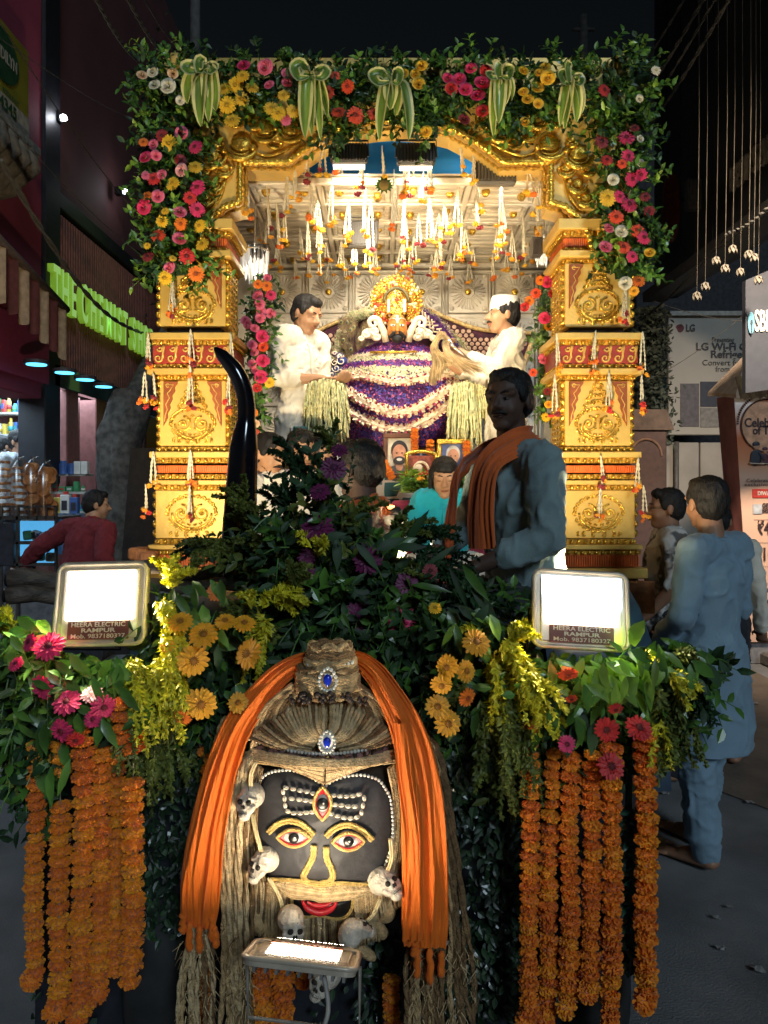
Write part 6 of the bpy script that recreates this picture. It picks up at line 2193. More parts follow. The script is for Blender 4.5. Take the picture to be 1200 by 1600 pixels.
# under layer filling the dome of hair
m = MB()
for k in range(34):
 t = k / 33
 X = 395 + 228 * t
 w_ = math.sin(PI * t)
 pts = smooth_path([QD(508 + (X - 508) * .45, 1068 + rnd(-3, 3), .025), QD(508 + (X - 508) * .85, 1098 + 10 * (1 - w_), .032), QD(X, 1150 + 8 * (1 - w_), .024), QD(X + (X - 508) * .02, 1190, .012)], 6)
 m.tube(pts, [.0052 + .001 * (i % 2) for i in range(len(pts))], 6, random.choice([1, 0, 1, 2]))
part('hair_strands', m, JM, mask, True)
# swags of jute under the pearl string and along the top of the face
m = MB()
for k in range(15):
 t = k / 14
 for side in (-1, 1):
  pts = smooth_path([QD(508 + side * 116, 1170 + 20 * t, .02), QD(508 + side * 70, 1185 + 13 * t - 2, .040 - .016 * t), QD(508 + side * 30, 1196 + 14 * t, .044 - .018 * t), QD(508 + side * 1, 1198 + 26 * t, .046 - .018 * t)], 6)
  m.tube(pts, [.0036 + .0008 * (i % 2) for i in range(len(pts))], 6, random.choice([2, 2, 0, 1]))
part('forehead_strands', m, JM, mask, True)
m = MB()
for k in range(9):
 t = k / 8
 pts = smooth_path([QD(382, 1176 + 6 * t, .0), QD(430, 1178 + 14 * t, .045), QD(508, 1188 + 10 * t, .058), QD(580, 1184 + 10 * t, .048), QD(634, 1176 + 6 * t, .0)], 8)
 m.tube(pts, .0036, 6, random.choice([2, 0, 2]))
part('forehead_strands', m, JM, mask, True)
# side frame strands right and left of the face
for side in (-1, 1):
 m = MB()
 for k in range(11):
  t = k / 10
  x0 = (614 + 13 * t) if side > 0 else (404 - 14 * t)
  pts = smooth_path([QD(508 + side * (98 + 8 * t), 1200 - 6 * t, .012), QD(x0, 1240, .006), QD(x0 + side * 3, 1290, .002), QD(x0 - side * 2, 1340, .002), QD(x0 - side * (12 - 4 * t), 1385, .004)], 6)
  m.tube(pts, .0034, 6, random.choice([2, 0, 1]))
 part('side_strands', m, JM, mask, True)
# top knot of coils
tk = [(1011, 30, .030), (1022, 34, .032), (1034, 37, .034), (1046, 43, .036), (1058, 46, .038), (1070, 46, .038), (1080, 42, .036)]
m0 = MB()
for k, (Y, rx, ry) in enumerate(tk):
 m = MB()
 c = Q(516 if Y < 1040 else 512, Y, -.03)
 for q in range(3):
  m.tube([c + Vector(((rx * KM) * math.cos(a), ry * 1.1 * math.sin(a), .007 * math.sin(a * 3 + q * 2.1) + .003 * math.sin(a * 7 + k))) for a in [2 * PI * i / 30 for i in range(31)]], .0085, 6, random.choice([0, 1, 0]), caps=False)
 part('knot_coil', m, JM, mask, True)
m0.sph(Q(515, 1040, -.03), (.05, .03, .06), 12, 8, 1)
m0.sph(Q(516, 1008, -.03), (.045, .03, .012), 12, 8, 1)
part('knot_core', m0, JM, mask, True)
m = MB()
for k in range(46):
 a = rnd(0, 6.28)
 X = 512 + rnd(-62, 62)
 Y = 1088 + rnd(-7, 9) + abs(X - 512) * .06
 m.sph(Q(X, Y, -.085 + .02 * abs(X - 512) / 60), rnd(.004, .008), 6, 5)
part('dark_beads', m, M('rudraksha', (.035, .02, .015), .6, var=.4), mask, True)
# pearl strings
m = MB()
for k in range(44):
 t = -1 + 2 * k / 43
 m.sph(QD(508 + 118 * t, 1178 - 24 * t * t, .052 - .03 * t * t), .0042 + .0008 * (k % 3 == 0), 8, 6)
for k in range(12):
 t = -1 + 2 * k / 11
 m.sph(Q(516 + 34 * t, 1045 - 6 * t * t - (3 if t < 0 else 6) + 2, -.068 + .014 * t * t), .0055, 8, 6)
part('pearl_string', m, PRL, mask, True)
m = MB()
for k in range(80):
 t = rnd(-1, 1)
 m.sph(QD(508 + 114 * t, 1184 - 22 * t * t + rnd(-4, 6), .050 - .03 * t * t), rnd(.004, .007), 6, 5, random.choice([0, 0, 1]))
part('rosy_beads', m, [M('bead_rosy', (.26, .13, .11), .5, var=.3), MATS['rudraksha']], mask, True)
for (X, Y, o, s_) in ((512, 1064, -.078, 1.1), (511, 1161, 0, 1.0)):
 c = Q(X, Y, o) if o else QD(X, Y, .068)
 m = MB()
 n = 16
 for k in range(n):
  a = 2 * PI * k / n
  rr = 1 + .25 * max(0, math.sin(a)) ** 3
  m.sph(c + Vector((.0185 * s_ * math.cos(a), 0, .0215 * s_ * math.sin(a) * rr)), .0043 * s_, 8, 6)
 m.sph(c + Vector((0, .004, 0)), (.018 * s_, .004, .021 * s_), 12, 6)
 o_ = part('jewel_setting', m, PRL, mask, True)
 m = MB()
 rows = []
 for i in range(9):
  t = i / 8
  w_ = .0095 * s_ * (math.sin(PI * (1 - t) ** .75) ** .8) + .0001
  rows.append([c + Vector((w_ * math.cos(a), -.004 + w_ * .6 * math.sin(a), -.013 * s_ + .029 * s_ * t)) for a in [2 * PI * k / 12 for k in range(12)]])
 m.grid(rows, closed=True)
 part('blue_stone', m, M('sapphire', (.01, .035, .55), .08, var=.2, coat=1), o_, True)
# jute ropes hanging at the sides (dreadlocks)
def rope(pts, r, m, mi, twist=True):
 pp = smooth_path(pts, 7)
 N = len(pp)
 ph = rnd(0, 6)
 for q in range(2):
  out = []
  for i, p in enumerate(pp):
   a = ph + i * 1.1 + q * PI
   out.append(p + Vector((math.cos(a), math.sin(a), 0)) * r * .45)
  m.tube(out, r * .72, 5, mi)
hangs = []
for k in range(9):
 X = 350 + 5.4 * k
 hangs.append(('L', [Q(398 + 2 * k * .5, 1168 + k * 2, -.01), Q(372 + 3 * k, 1205, -.03 - rnd(0, .02)), Q(X + rnd(-2, 2), 1300, -.03 - rnd(0, .02)), Q(X + rnd(-4, 4), 1430, -.02 - rnd(0, .02)), Q(X - 2 + rnd(-5, 5), 1540, -.02), Q(X - 3 + rnd(-6, 6), 1625, -.01)]))
for k in range(12):
 t = k / 11
 hangs.append(('R', [Q(640 + 14 * t, 1120 + 10 * t, .03), Q(668 + 20 * t, 1170 + 10 * t, .035), Q(672 + 36 * t, 1290, .02), Q(660 + 68 * t + rnd(-4, 4), 1430, .0), Q(645 + 92 * t + rnd(-5, 5), 1540, -.02), Q(640 + 105 * t + rnd(-8, 8), 1615, -.02)]))
for k in range(7):
 hangs.append(('R', [Q(640 + k * 3, 1470, .02), Q(636 + 7 * k + rnd(-4, 4), 1520, -.02), Q(634 + 9 * k + rnd(-4, 4), 1580, -.02), Q(630 + 10 * k, 1630, -.02)]))
for k in range(9):
 hangs.append(('S', [Q(300 + 3 * k, 1430, -.01), Q(292 + 5 * k + rnd(-4, 4), 1480, -.02), Q(286 + 6 * k + rnd(-6, 6), 1540, -.03), Q(282 + 6.5 * k + rnd(-6, 6), 1620, -.02)]))
for k in range(5):
 hangs.append(('U', [Q(352 + 4 * k, 1120, .045), Q(340 + 4 * k, 1150, .045), Q(330 + 5 * k, 1230, .04), Q(326 + 5 * k, 1330, .03)]))
for tag_, pts in hangs:
 m = MB()
 rope(pts, .0072 if tag_ != 'S' else .0062, m, random.choice([0, 0, 1, 2]) if tag_ != 'R' else random.choice([0, 1, 1, 0]))
 part('jute_rope', m, JM, mask, True)
# fuzzy frayed ends
m = MB()
for k in range(420):
 X, Y = random.choice([(rnd(280, 335), rnd(1470, 1620)), (rnd(640, 750), rnd(1480, 1620)), (rnd(350, 395), rnd(1450, 1610))])
 p = Q(X, Y, -.03 + rnd(-.015, .02))
 d = Vector((rnd(-1, 1), rnd(-1, .2), -rnd(.4, 2))).normalized() * rnd(.02, .045)
 m.tube([p, p + d * .5 + Vector((rnd(-.006, .006), 0, 0)), p + d], [.0012, .001, .0005], 3, random.choice([0, 2, 1]), caps=False)
part('frayed_fibres', m, JM, mask, kind='stuff')
# orange scarf drapes over the mask
ORM = M('orange_drape', (.86, .17, .004), .7, var=.12, scale=6, bump=.6, bscale=50, sheen=.1, stretch=(2.5, 2.5, .3))
sf = thing('orange_drape', 'bright orange gauze scarf over the top knot of the mask, with knotted tassels', 'scarf', Q(510, 1500))
Ld = [(516, 1026, .03, 14), (478, 1032, -.005, 26), (440, 1052, -.02, 34), (405, 1088, -.028, 40), (372, 1134, -.035, 46), (350, 1190, -.045, 50), (334, 1250, -.05, 54), (322, 1310, -.052, 58), (315, 1370, -.05, 62), (312, 1420, -.045, 58), (310, 1447, -.04, 50)]
Rd2 = [(514, 1026, .03, 14), (556, 1030, -.005, 26), (584, 1050, -.03, 34), (608, 1085, -.045, 40), (632, 1130, -.055, 50), (648, 1180, -.06, 58), (658, 1240, -.065, 64), (662, 1310, -.065, 68), (664, 1380, -.06, 70), (664, 1440, -.055, 72), (664, 1478, -.05, 64)]
for lst, nm in ((Ld, 'left_fall'), (Rd2, 'right_fall')):
 pp = smooth_path([Q(a, b, c) for a, b, c, d in lst], 5)
 ww = []
 for i in range(len(lst) - 1):
  for k in range(5):
   ww.append((lst[i][3] + (lst[i + 1][3] - lst[i][3]) * k / 5) * KM)
 ww.append(lst[-1][3] * KM)
 sds = []
 for i, p in enumerate(pp):
  t = (pp[min(i + 1, len(pp) - 1)] - pp[max(0, i - 1)]).normalized()
  sds.append(t.cross(Vector((0, -1, .15))).normalized())
 m = strip(pp, ww, sds, 2.6, .0068, .003, 40, outs=(0, -1, 0))
 part('cloth_fall', m, ORM, sf, True)
# second loose layer on the right
pp = smooth_path([Q(625, 1130, -.07), Q(632, 1200, -.08), Q(645, 1300, -.085), Q(648, 1400, -.08), Q(646, 1470, -.075)], 6)
part('cloth_fall', strip(pp, [.035 + .02 * i / len(pp) for i in range(len(pp))], [(1, 0, 0)] * len(pp), 2, .006, .003, 20, outs=(0, -1, 0)), ORM, sf, True)
for (X, Y, L) in ((286, 1425, 34), (296, 1440, 46), (312, 1446, 42), (332, 1430, 40), (336, 1446, 34), (652, 1480, 48), (672, 1482, 56), (690, 1486, 40), (648, 1470, 24)):
 m = MB()
 p = Q(X, Y, -.05)
 n = 8
 m.tube([p + Vector((rnd(-.003, .003), rnd(-.003, .003), -L * KM * i / n)) for i in range(n + 1)], [.004, .009, .0075, .008, .009, .0085, .0095, .009, .004], 8)
 part('tassel', m, ORM, sf, True)
# skulls
SKU = M('skull_bone', (.68, .60, .48), .6, var=.25, scale=30, bump=.6, bscale=120)
SKD = M('skull_dark', (.03, .022, .016), .8)
def skull(p, yaw, roll, pitch, sc, lab):
 t = thing('skull', lab, 'skull', p - Vector((0, 0, .03)), 'small skulls on the cord round the mask')
 R = Matrix.Rotation(roll, 3, 'Y') @ Matrix.Rotation(yaw, 3, 'Z') @ Matrix.Rotation(pitch, 3, 'X')
 X_ = lambda x, y, z: p + R @ (Vector((x, y, z)) * sc)
 m = MB()
 m.sph(X_(0, .004, .012), (.028 * sc, .033 * sc, .028 * sc), 14, 10, rot=R)
 m.sph(X_(0, -.012, -.010), (.021 * sc, .018 * sc, .020 * sc), 12, 8, rot=R)
 m.sph(X_(0, -.016, -.030), (.014 * sc, .013 * sc, .012 * sc), 10, 8, rot=R)
 for x in (-1, 1):
  m.cap(X_(x * .010, -.028, .006), .004 * sc, X_(x * .022, -.018, .004), .004 * sc)
  m.cap(X_(x * .020, -.018, -.010), .0055 * sc, X_(x * .014, -.020, -.020), .005 * sc)
 m.cap(X_(0, -.029, .002), .003 * sc, X_(0, -.031, -.006), .003 * sc)
 remeshed('skull_bone', m, SKU, .0026 * sc, t, 1)
 m = MB()
 for x in (-1, 1):
  m.sph(X_(x * .0105, -.0275, -.003), (.0068 * sc, .004 * sc, .006 * sc), 10, 6, rot=R)
  m.cap(X_(x * .0025, -.0305, -.011), .0022 * sc, X_(x * .003, -.0295, -.015), .0024 * sc)
 part('sockets', m, SKD, t, True)
 m = MB()
 for k in range(7):
  x = (k - 3) * .0032
  m.cap(X_(x, -.0285 + abs(x) * .3, -.0215), .0004, X_(x, -.0285 + abs(x) * .3, -.030), .0004)
 m.tube([X_(-.011, -.0245, -.026), X_(0, -.0295, -.0265), X_(.011, -.0245, -.026)], .0007, 4)
 m.tube([X_(.003, -.028, .03), X_(.006, -.025, .018), X_(.002, -.029, .012)], .0007, 4)
 part('teeth_lines', m, SKD, t, True)
 return t
sk = [(391, 1252, -.055, -.35, .0, 0, 1.08, 'skull highest on the left, beside the forehead of the mask'), (412, 1351, -.06, -.7, .15, .1, 1.08, 'skull at the left cheek of the mask'), (454, 1447, -.10, .45, .25, .1, 1.12, 'skull below the left side of the beard, just above the floodlight'),
 (601, 1383, -.06, .8, -.25, -.2, 1.12, 'skull at the right cheek of the mask, turned to the right'), (556, 1459, -.09, 2.0, -.3, -.3, 1.05, 'skull seen from behind below the right side of the beard'), (508, 1532, -.03, -.5, .4, .3, 1.15, 'skull in shade below the face up floodlight')]
for (X, Y, dy, yw, rl, pt, sc, lab) in sk:
 skull(Q(X, Y, dy), yw, rl, pt - .4, sc, lab)
t = thing('skull_necklace', 'pale double cord looping round the mask, carrying the small skulls', 'cord', Q(508, 1460, -.07))
for (a, b, c) in (((394, 1272), (400, 1300), (408, 1330)), ((420, 1372), (436, 1400), (444, 1430)), ((594, 1405), (584, 1428), (570, 1442)), ((392, 1230), (392, 1210), (400, 1190)), ((606, 1360), (612, 1340), (610, 1310))):
 pp = smooth_path([Q(*a, -.06), Q(*b, -.07), Q(*c, -.07)], 5)
 m = MB()
 for e in (-1, 1):
  m.tube([p + Vector((e * .0026, 0, 0)) for p in pp], .003, 6)
 part('cord', m, M('cord_pale', (.62, .50, .26), .5, var=.2), t, True)
# ---------------------------------------------------------------- flowers and leaves in front
random.seed(77)
FD = 1.98
YN = M('needle_yellow', (.60, .56, .03), .55, var=.35, scale=20)
def plate(x, y):
 return (62 < x < 246 and 880 < y < 1022) or (812 < x < 985 and 885 < y < 1026)
def front_swag(name, lab, boxes, flowers, sprigs, big_leaves, cat='floral garland', d0=FD, fo=.12):
 """boxes: (X,Y,rx,ry,dmin,dmax,n,matweights) clumps of leafy twigs"""
 t = thing(name, lab, cat, P(boxes[0][0], boxes[0][1], d0))
 m = MB()
 for (X, Y, rx, ry, da, db, n, wts, droop) in boxes:
  for k in range(n):
   a, r = rnd(0, 6.28), math.sqrt(rnd(0, 1))
   d = rnd(da, db)
   px, py = X + rx * r * math.cos(a), Y + ry * r * math.sin(a)
   if plate(px, py):
    continue
   p = P(px, py, d)
   dr = Vector((rnd(-1, 1), rnd(-1.0, .2), rnd(-1, .5) - droop))
   sprig(m, p, dr, rnd(.05, .11), 5, rnd(.018, .026), rnd(.035, .052), random.choice(wts), bend=Vector((0, 0, -.4)))
 part('foliage', m, [GREEN, DGREEN, LGREEN, OLIVE], t, kind='stuff')
 m = MB()
 cnt = 0
 for (X, Y, ang, L, n, d, mat, br) in sprigs:
  for k in range(n):
   a = math.radians(ang + rnd(-24, 24))
   p = P(X + rnd(-10, 10), Y + rnd(-10, 10), d + rnd(-.05, .05))
   needles(m, p, (math.cos(a), rnd(-.5, .1), math.sin(a)), L * rnd(.7, 1.1), int(22 * L / .12), .020, mat, Vector((0, 0, -.45)), .0034, 5)
 if m.V:
  part('feathery_sprigs', m, [YN, OLIVE, DGREEN, GREEN], t, kind='stuff')
 for (X, Y, ang, L, w_, mi, d) in big_leaves:
  if plate(X, Y):
   continue
  m = MB()
  a = math.radians(ang)
  m.leaf(P(X, Y, d), (math.cos(a), rnd(-.5, -.05), math.sin(a)), (rnd(-.4, .4), -1, rnd(0, .6)), L, w_, rnd(.1, .5), 0, .25)
  part('leaf', m, (GREEN, DGREEN, LGREEN, VGR)[mi], t, True)
 for (kind, col, X, Y, r, n) in flowers:
  inst(kind, random.choice((GERB if kind == 'gerbera' else ROSE)[col]), t, P(X, Y, d0 - fo), facing(n, rnd(0, 6)), r * d0 / F * .95)
 return t
def rleaves(n, x0, x1, y0, y1, d=1.9, L=(.05, .085), mats=(0, 2, 2, 0), down=-70, spread=60):
 return [(rnd(x0, x1), rnd(y0, y1), down + rnd(-spread, spread), rnd(*L), rnd(.020, .034), random.choice(mats), d + rnd(-.05, .05)) for _ in range(n)]
FN = lambda a=0, b=.2: Vector((a, -1, b))
front_swag('flower_garland', 'leafy garland round the left floodlight, with pink gerberas and light green leaves',
  [(60, 1010, 70, 38, 1.93, 2.1, 90, [0, 0, 2, 1], .1), (150, 1050, 110, 50, 1.93, 2.08, 130, [0, 0, 1, 2], .4), (90, 1120, 80, 55, 1.95, 2.1, 80, [1, 0, 1], .6), (35, 1080, 40, 80, 1.98, 2.12, 60, [3, 1, 1], .8), (55, 1200, 28, 60, 1.98, 2.08, 26, [1, 1, 0], .9), (110, 970, 60, 20, 1.98, 2.1, 34, [2, 2, 0], -.1)],
  [(Gb, 'magenta', 76, 1010, 25, FN(.0, .9)), (Gb, 'magenta', 46, 1003, 15, FN(-.6, .5)), (Gb, 'magenta', 25, 1037, 13, FN(-.3, .9)), (Gb, 'magenta', 66, 1074, 20, FN(-.3, -.2)), (Gb, 'magenta', 104, 1097, 22, FN(.1, .9)), (Gb, 'lpink', 143, 1084, 17, FN(0, 1.3)), (Gb, 'magenta', 162, 1104, 20, FN(.5, -.3)),
   (Gb, 'magenta', 96, 1142, 20, FN(-.2, -.2)), (Gb, 'red', 118, 1156, 15, FN(.3, -.5)), (Gb, 'magenta', 145, 1124, 14, FN(0, .3))],
  [(20, 985, 120, .10, 5, 2.0, 0, 1), (15, 1110, -80, .16, 12, 2.05, 1, 1), (40, 1170, -85, .12, 8, 2.05, 2, 1), (10, 1050, -110, .12, 6, 2.03, 1, 1)],
  rleaves(26, 10, 130, 960, 1030, 1.92, mats=(2, 2, 0)) + rleaves(46, 20, 190, 1020, 1130, 1.90, mats=(0, 2, 0)) + rleaves(16, 50, 110, 1120, 1200, 1.90, (.06, .1), (0, 0, 1), -85, 20))
front_swag('flower_garland', 'garland of golden feathery sprigs and amber daisies between the left floodlight and the bouquet',
  [(250, 985, 60, 60, 1.98, 2.12, 70, [0, 1, 1], .2), (330, 1010, 90, 60, 2.0, 2.2, 80, [1, 1, 0], .3), (320, 1100, 60, 60, 2.0, 2.15, 60, [1, 1, 0], .6), (230, 1120, 60, 50, 1.98, 2.1, 34, [1, 3, 1], .8)],
  [(Gb, 'amber', 282, 972, 20, FN(.1, 1.0)), (Gb, 'amber', 318, 992, 24, FN(.1, .9)), (Gb, 'amber', 302, 1032, 26, FN(.5, .1)), (Gb, 'amber', 352, 971, 18, FN(0, 1.4)), (Gb, 'amber', 382, 974, 18, FN(.1, 1.2)), (Gb, 'amber', 388, 1022, 26, FN(-.7, .5)), (Gb, 'amber', 314, 1100, 26, FN(.2, .1)),
   (Gb, 'orange', 285, 1121, 15, FN(-.2, -.5)), (Gb, 'amber', 372, 1098, 17, FN(.1, .5)), (Gb, 'amber', 262, 1010, 12, FN(0, .8))],
  [(262, 912, 80, .13, 8, 1.96, 0, 1), (252, 945, -30, .10, 12, 1.93, 0, 1), (262, 990, -70, .14, 16, 1.92, 0, 1), (245, 1030, -80, .13, 12, 1.92, 0, 1), (205, 1035, -70, .14, 12, 1.93, 0, 1), (195, 1090, -80, .15, 12, 1.96, 1, 1), (250, 1110, -80, .16, 10, 1.98, 1, 1),
   (430, 935, 30, .10, 10, 2.02, 0, 1), (415, 965, -110, .12, 10, 2.0, 0, 1), (455, 915, 70, .10, 6, 2.05, 1, 1), (400, 945, 100, .09, 6, 2.03, 0, 1), (300, 890, 60, .09, 3, 2.05, 1, 1), (225, 1150, -85, .13, 6, 2.0, 1, 1), (275, 1135, -80, .12, 6, 2.0, 1, 1)],
  rleaves(22, 270, 350, 900, 990, 1.93, mats=(0, 0, 1)) + rleaves(18, 280, 420, 990, 1100, 1.96, mats=(1, 1, 0)) + rleaves(10, 180, 260, 1040, 1110, 1.92, mats=(0, 2)))
front_swag('flower_garland', 'leafy garland round the right floodlight, with large light green leaves and red gerberas',
  [(850, 1040, 70, 34, 1.95, 2.08, 80, [0, 2, 0], .3), (960, 1050, 100, 44, 1.95, 2.1, 130, [0, 0, 2, 1], .3), (1060, 1050, 50, 50, 1.98, 2.1, 70, [0, 1, 0], .3), (910, 1120, 110, 40, 1.98, 2.1, 100, [1, 1, 0], .7), (1010, 1110, 60, 40, 1.98, 2.1, 50, [3, 0, 1], .7)],
  [(Gb, 'ored', 887, 1054, 17, FN(0, -.9)), (Gb, 'red', 948, 1140, 20, FN(-.3, .1)), (Gb, 'red', 999, 1138, 22, FN(.1, .9)), (Gb, 'red', 962, 1108, 12, FN(0, -.5)), (Gb, 'red', 955, 1198, 22, FN(0, .6)), (Gb, 'magenta', 886, 1163, 14, FN(0, .3)), (Gb, 'ored', 893, 1092, 10, FN(0, -.7))],
  [(1045, 1055, -30, .07, 10, 1.93, 0, 1), (1060, 1030, 50, .05, 6, 1.95, 1, 1), (1030, 1080, -85, .14, 14, 1.96, 1, 1), (1060, 1090, -80, .12, 10, 1.98, 1, 1), (1025, 1130, -85, .08, 8, 1.93, 0, 1), (1010, 1035, 60, .04, 4, 1.93, 0, 1), (1085, 1060, -70, .09, 8, 2.0, 2, 1)],
  rleaves(34, 840, 950, 1010, 1070, 1.91, (.06, .10), (2, 2, 0)) + rleaves(34, 940, 1040, 1000, 1080, 1.90, (.06, .10), (2, 2, 0, 3)) + rleaves(22, 1040, 1100, 1010, 1070, 1.95, (.05, .09), (0, 0, 1)) + rleaves(24, 860, 960, 1060, 1150, 1.93, (.05, .09), (0, 1, 0), -85, 25)
  + [(985, 1000, 60, .06, .04, 2, 1.9), (992, 1010, 100, .05, .035, 2, 1.9), (985, 1035, -80, .09, .045, 3, 1.88), (930, 1045, -70, .09, .045, 2, 1.88), (905, 1015, 20, .08, .03, 2, 1.9)])
front_swag('flower_garland', 'garland of bright yellow green feathery sprigs and amber daisies left of the right floodlight',
  [(740, 1010, 60, 60, 2.0, 2.2, 70, [0, 1, 1], .3), (790, 1060, 60, 60, 2.0, 2.12, 60, [0, 1, 3], .4), (710, 1080, 60, 50, 2.05, 2.2, 60, [1, 1, 0], .5), (800, 1140, 60, 50, 2.0, 2.1, 34, [1, 3, 1], .8)],
  [(Gb, 'amber', 744, 1004, 24, FN(.2, .8)), (Gb, 'amber', 699, 1042, 20, FN(-.5, .1)), (Gb, 'amber', 690, 1070, 18, FN(0, -.3)), (Gb, 'amber', 728, 1049, 18, FN(.5, .3)), (Gb, 'orange', 730, 1090, 16, FN(.6, -.2)), (Gb, 'amber', 684, 1104, 20, FN(0, .4)), (Gb, 'amber', 700, 1130, 22, FN(.2, .2)), (Gb, 'yellow', 680, 950, 11, FN(0, .9))],
  [(800, 995, 60, .08, 10, 1.95, 0, 1), (790, 1010, -60, .13, 18, 1.93, 0, 1), (770, 1030, -70, .12, 12, 1.95, 0, 1), (820, 1050, -60, .12, 16, 1.92, 0, 1), (840, 1070, -50, .08, 8, 1.92, 0, 1), (790, 1090, -80, .15, 16, 1.96, 1, 1), (760, 1100, -85, .15, 12, 1.98, 1, 1),
   (820, 1120, -85, .14, 10, 1.98, 1, 1), (790, 1170, -88, .14, 8, 2.0, 1, 1), (740, 1060, -120, .10, 8, 2.0, 1, 1), (755, 985, 130, .06, 3, 2.0, 0, 1)],
  rleaves(16, 690, 770, 940, 1010, 1.98, (.05, .1), (0, 2, 1)) + rleaves(12, 700, 790, 1040, 1120, 1.98, mats=(1, 0)))
# centre bouquet, dark against the bright float
bt = front_swag('bouquet', 'tall dark bouquet of leafy branches and purple flowers standing on the tractor bonnet',
  [(540, 950, 140, 66, 2.08, 2.5, 230, [0, 1, 1, 1], .1), (510, 855, 84, 66, 2.2, 2.55, 115, [1, 3, 0, 1], -.1), (485, 770, 42, 50, 2.3, 2.5, 30, [1, 3, 1], -.3), (425, 860, 70, 55, 2.3, 2.5, 70, [1, 3, 1], -.1), (625, 915, 60, 44, 2.15, 2.5, 55, [1, 0, 1], .1), (600, 1010, 130, 70, 2.1, 2.3, 200, [1, 1, 0], .3),
   (420, 1010, 80, 60, 2.1, 2.3, 100, [1, 1, 0], .3), (690, 1150, 60, 80, 2.1, 2.25, 70, [1, 1], .6), (330, 1170, 50, 60, 2.08, 2.2, 30, [1], .6), (750, 935, 70, 28, 2.2, 2.5, 40, [1, 1, 0], .0)],
  [(Gb, 'magenta', 624, 971, 28, FN(.1, .15)), (Gb, 'purple', 574, 876, 24, FN(-.2, .3)), (Gb, 'purple', 472, 900, 24, FN(-.2, .4)), (Gb, 'purple', 560, 962, 24, FN(.1, .1)), (Gb, 'purple', 566, 1000, 22, FN(-.1, 0)), (Gb, 'purple', 607, 1029, 26, FN(.1, .2)), (Gb, 'purple', 637, 912, 22, FN(.2, .4)),
   (Gb, 'purple', 522, 731, 22, FN(.1, .4)), (Gb, 'purple', 496, 826, 28, FN(-.1, .8)), (Gb, 'purple', 500, 768, 18, FN(-.1, .8)), (Gb, 'purple', 530, 704, 15, FN(-.1, .8)), (Gb, 'purple', 480, 870, 16, FN(0, .5)), (Gb, 'dred', 672, 892, 13, FN(.2, .3)), (Gb, 'orange', 338, 925, 16, FN(.2, .3))],
  [(500, 860, 70, .06, 5, 2.1, 0, 1), (490, 850, 130, .05, 4, 2.12, 0, 1), (400, 830, 100, .18, 12, 2.4, 1, 1), (380, 800, 110, .18, 8, 2.45, 1, 1), (360, 860, 150, .16, 8, 2.4, 1, 1), (450, 800, 100, .18, 10, 2.4, 2, 1), (650, 880, 10, .20, 12, 2.3, 2, 1), (640, 850, 40, .2, 8, 2.4, 2, 1), (700, 930, 0, .2, 8, 2.3, 2, 1), (500, 780, 100, .2, 8, 2.4, 2, 1), (470, 740, 110, .2, 6, 2.45, 2, 1), (330, 850, 170, .12, 6, 2.5, 2, 1),
   (510, 700, 95, .12, 5, 2.5, 1, 1), (610, 840, 60, .18, 8, 2.4, 1, 1), (560, 820, 80, .16, 8, 2.4, 1, 1), (420, 880, 110, .16, 10, 2.3, 1, 1), (600, 900, 40, .14, 8, 2.2, 1, 1), (400, 960, 160, .1, 8, 2.1, 1, 1), (440, 990, 200, .1, 6, 2.1, 1, 1)],
  rleaves(18, 470, 620, 830, 1000, 2.15, (.06, .10), (0, 1, 1), -60, 90) + rleaves(16, 600, 760, 880, 990, 2.15, (.08, .15), (0, 1, 1), -10, 60) + rleaves(8, 520, 640, 830, 920, 2.3, (.08, .13), (1,), 30, 80), d0=2.2, fo=.06)
# tall wispy stems against the light
m = MB()
for (x0, y0, x1, y1) in ((480, 780, 462, 668), (500, 770, 510, 655), (470, 790, 430, 700), (515, 760, 528, 660), (450, 800, 408, 730), (500, 790, 486, 690), (540, 790, 548, 680)):
 a, b = P(x0, y0, 2.45), P(x1, y1, 2.5)
 sprig(m, a, b - a, (b - a).length, 16, .012, .026, 1, bend=Vector((rnd(-.1, .1), 0, -.05)))
solo('branch_tips', m, [DGREEN, DGREEN], 'thin dark leafy branch tips rising out of the bouquet in front of the seated men', 'branches')
# ---------------------------------------------------------------- marigold strands
def strand(label, X, Y0, Y1, d, w, group, gaps=(), tail=None, dx=0):
 top, bot = P(X, Y0, d), P(X + dx, Y1, d)
 t = thing('marigold_strand', label, 'garland', bot, group)
 th = MB().tube([top, bot], .0015, 4)
 part('thread', th, M('thread', (.3, .28, .22), .8), t)
 r = w * d / F / 2
 y = Y0
 i = 0
 ph = rnd(0, 6)
 while y < Y1:
  st = rnd(.44, .64) * w
  skip = any(a < y < b for a, b in gaps)
  if not skip:
   u = (y - Y0) / (Y1 - Y0)
   p = P(X + dx * u + 1.5 * math.sin(u * 9 + ph) + rnd(-1.2, 1.2), y, d + rnd(-.006, .006))
   rr = r * rnd(.88, 1.1)
   inst('marigold', random.choice(MARI), t, p, Matrix.Rotation(rnd(-.16, .16), 3, 'X') @ Matrix.Rotation(rnd(-.16, .16), 3, 'Y') @ Matrix.Rotation(rnd(0, 6), 3, 'Z'), (rr, rr, st * d / F / 2 * .92 / .53))
   i += 1
  y += st
 if tail == 'open':
  inst('marigold', random.choice(MARI), t, P(X + dx - 4, Y1 + 4, d - .01), facing((.4, -1, .3)), r * 1.15)
GL = 'marigold strands hanging on the left'
GR_ = 'marigold strands hanging on the right'
L_ = 'marigold strand of the left bunch'
strand('outermost ' + L_ + ', thin and apart beside the empty road', 57, 1165, 1527, 1.95, 29, GL, tail='open', dx=-4)
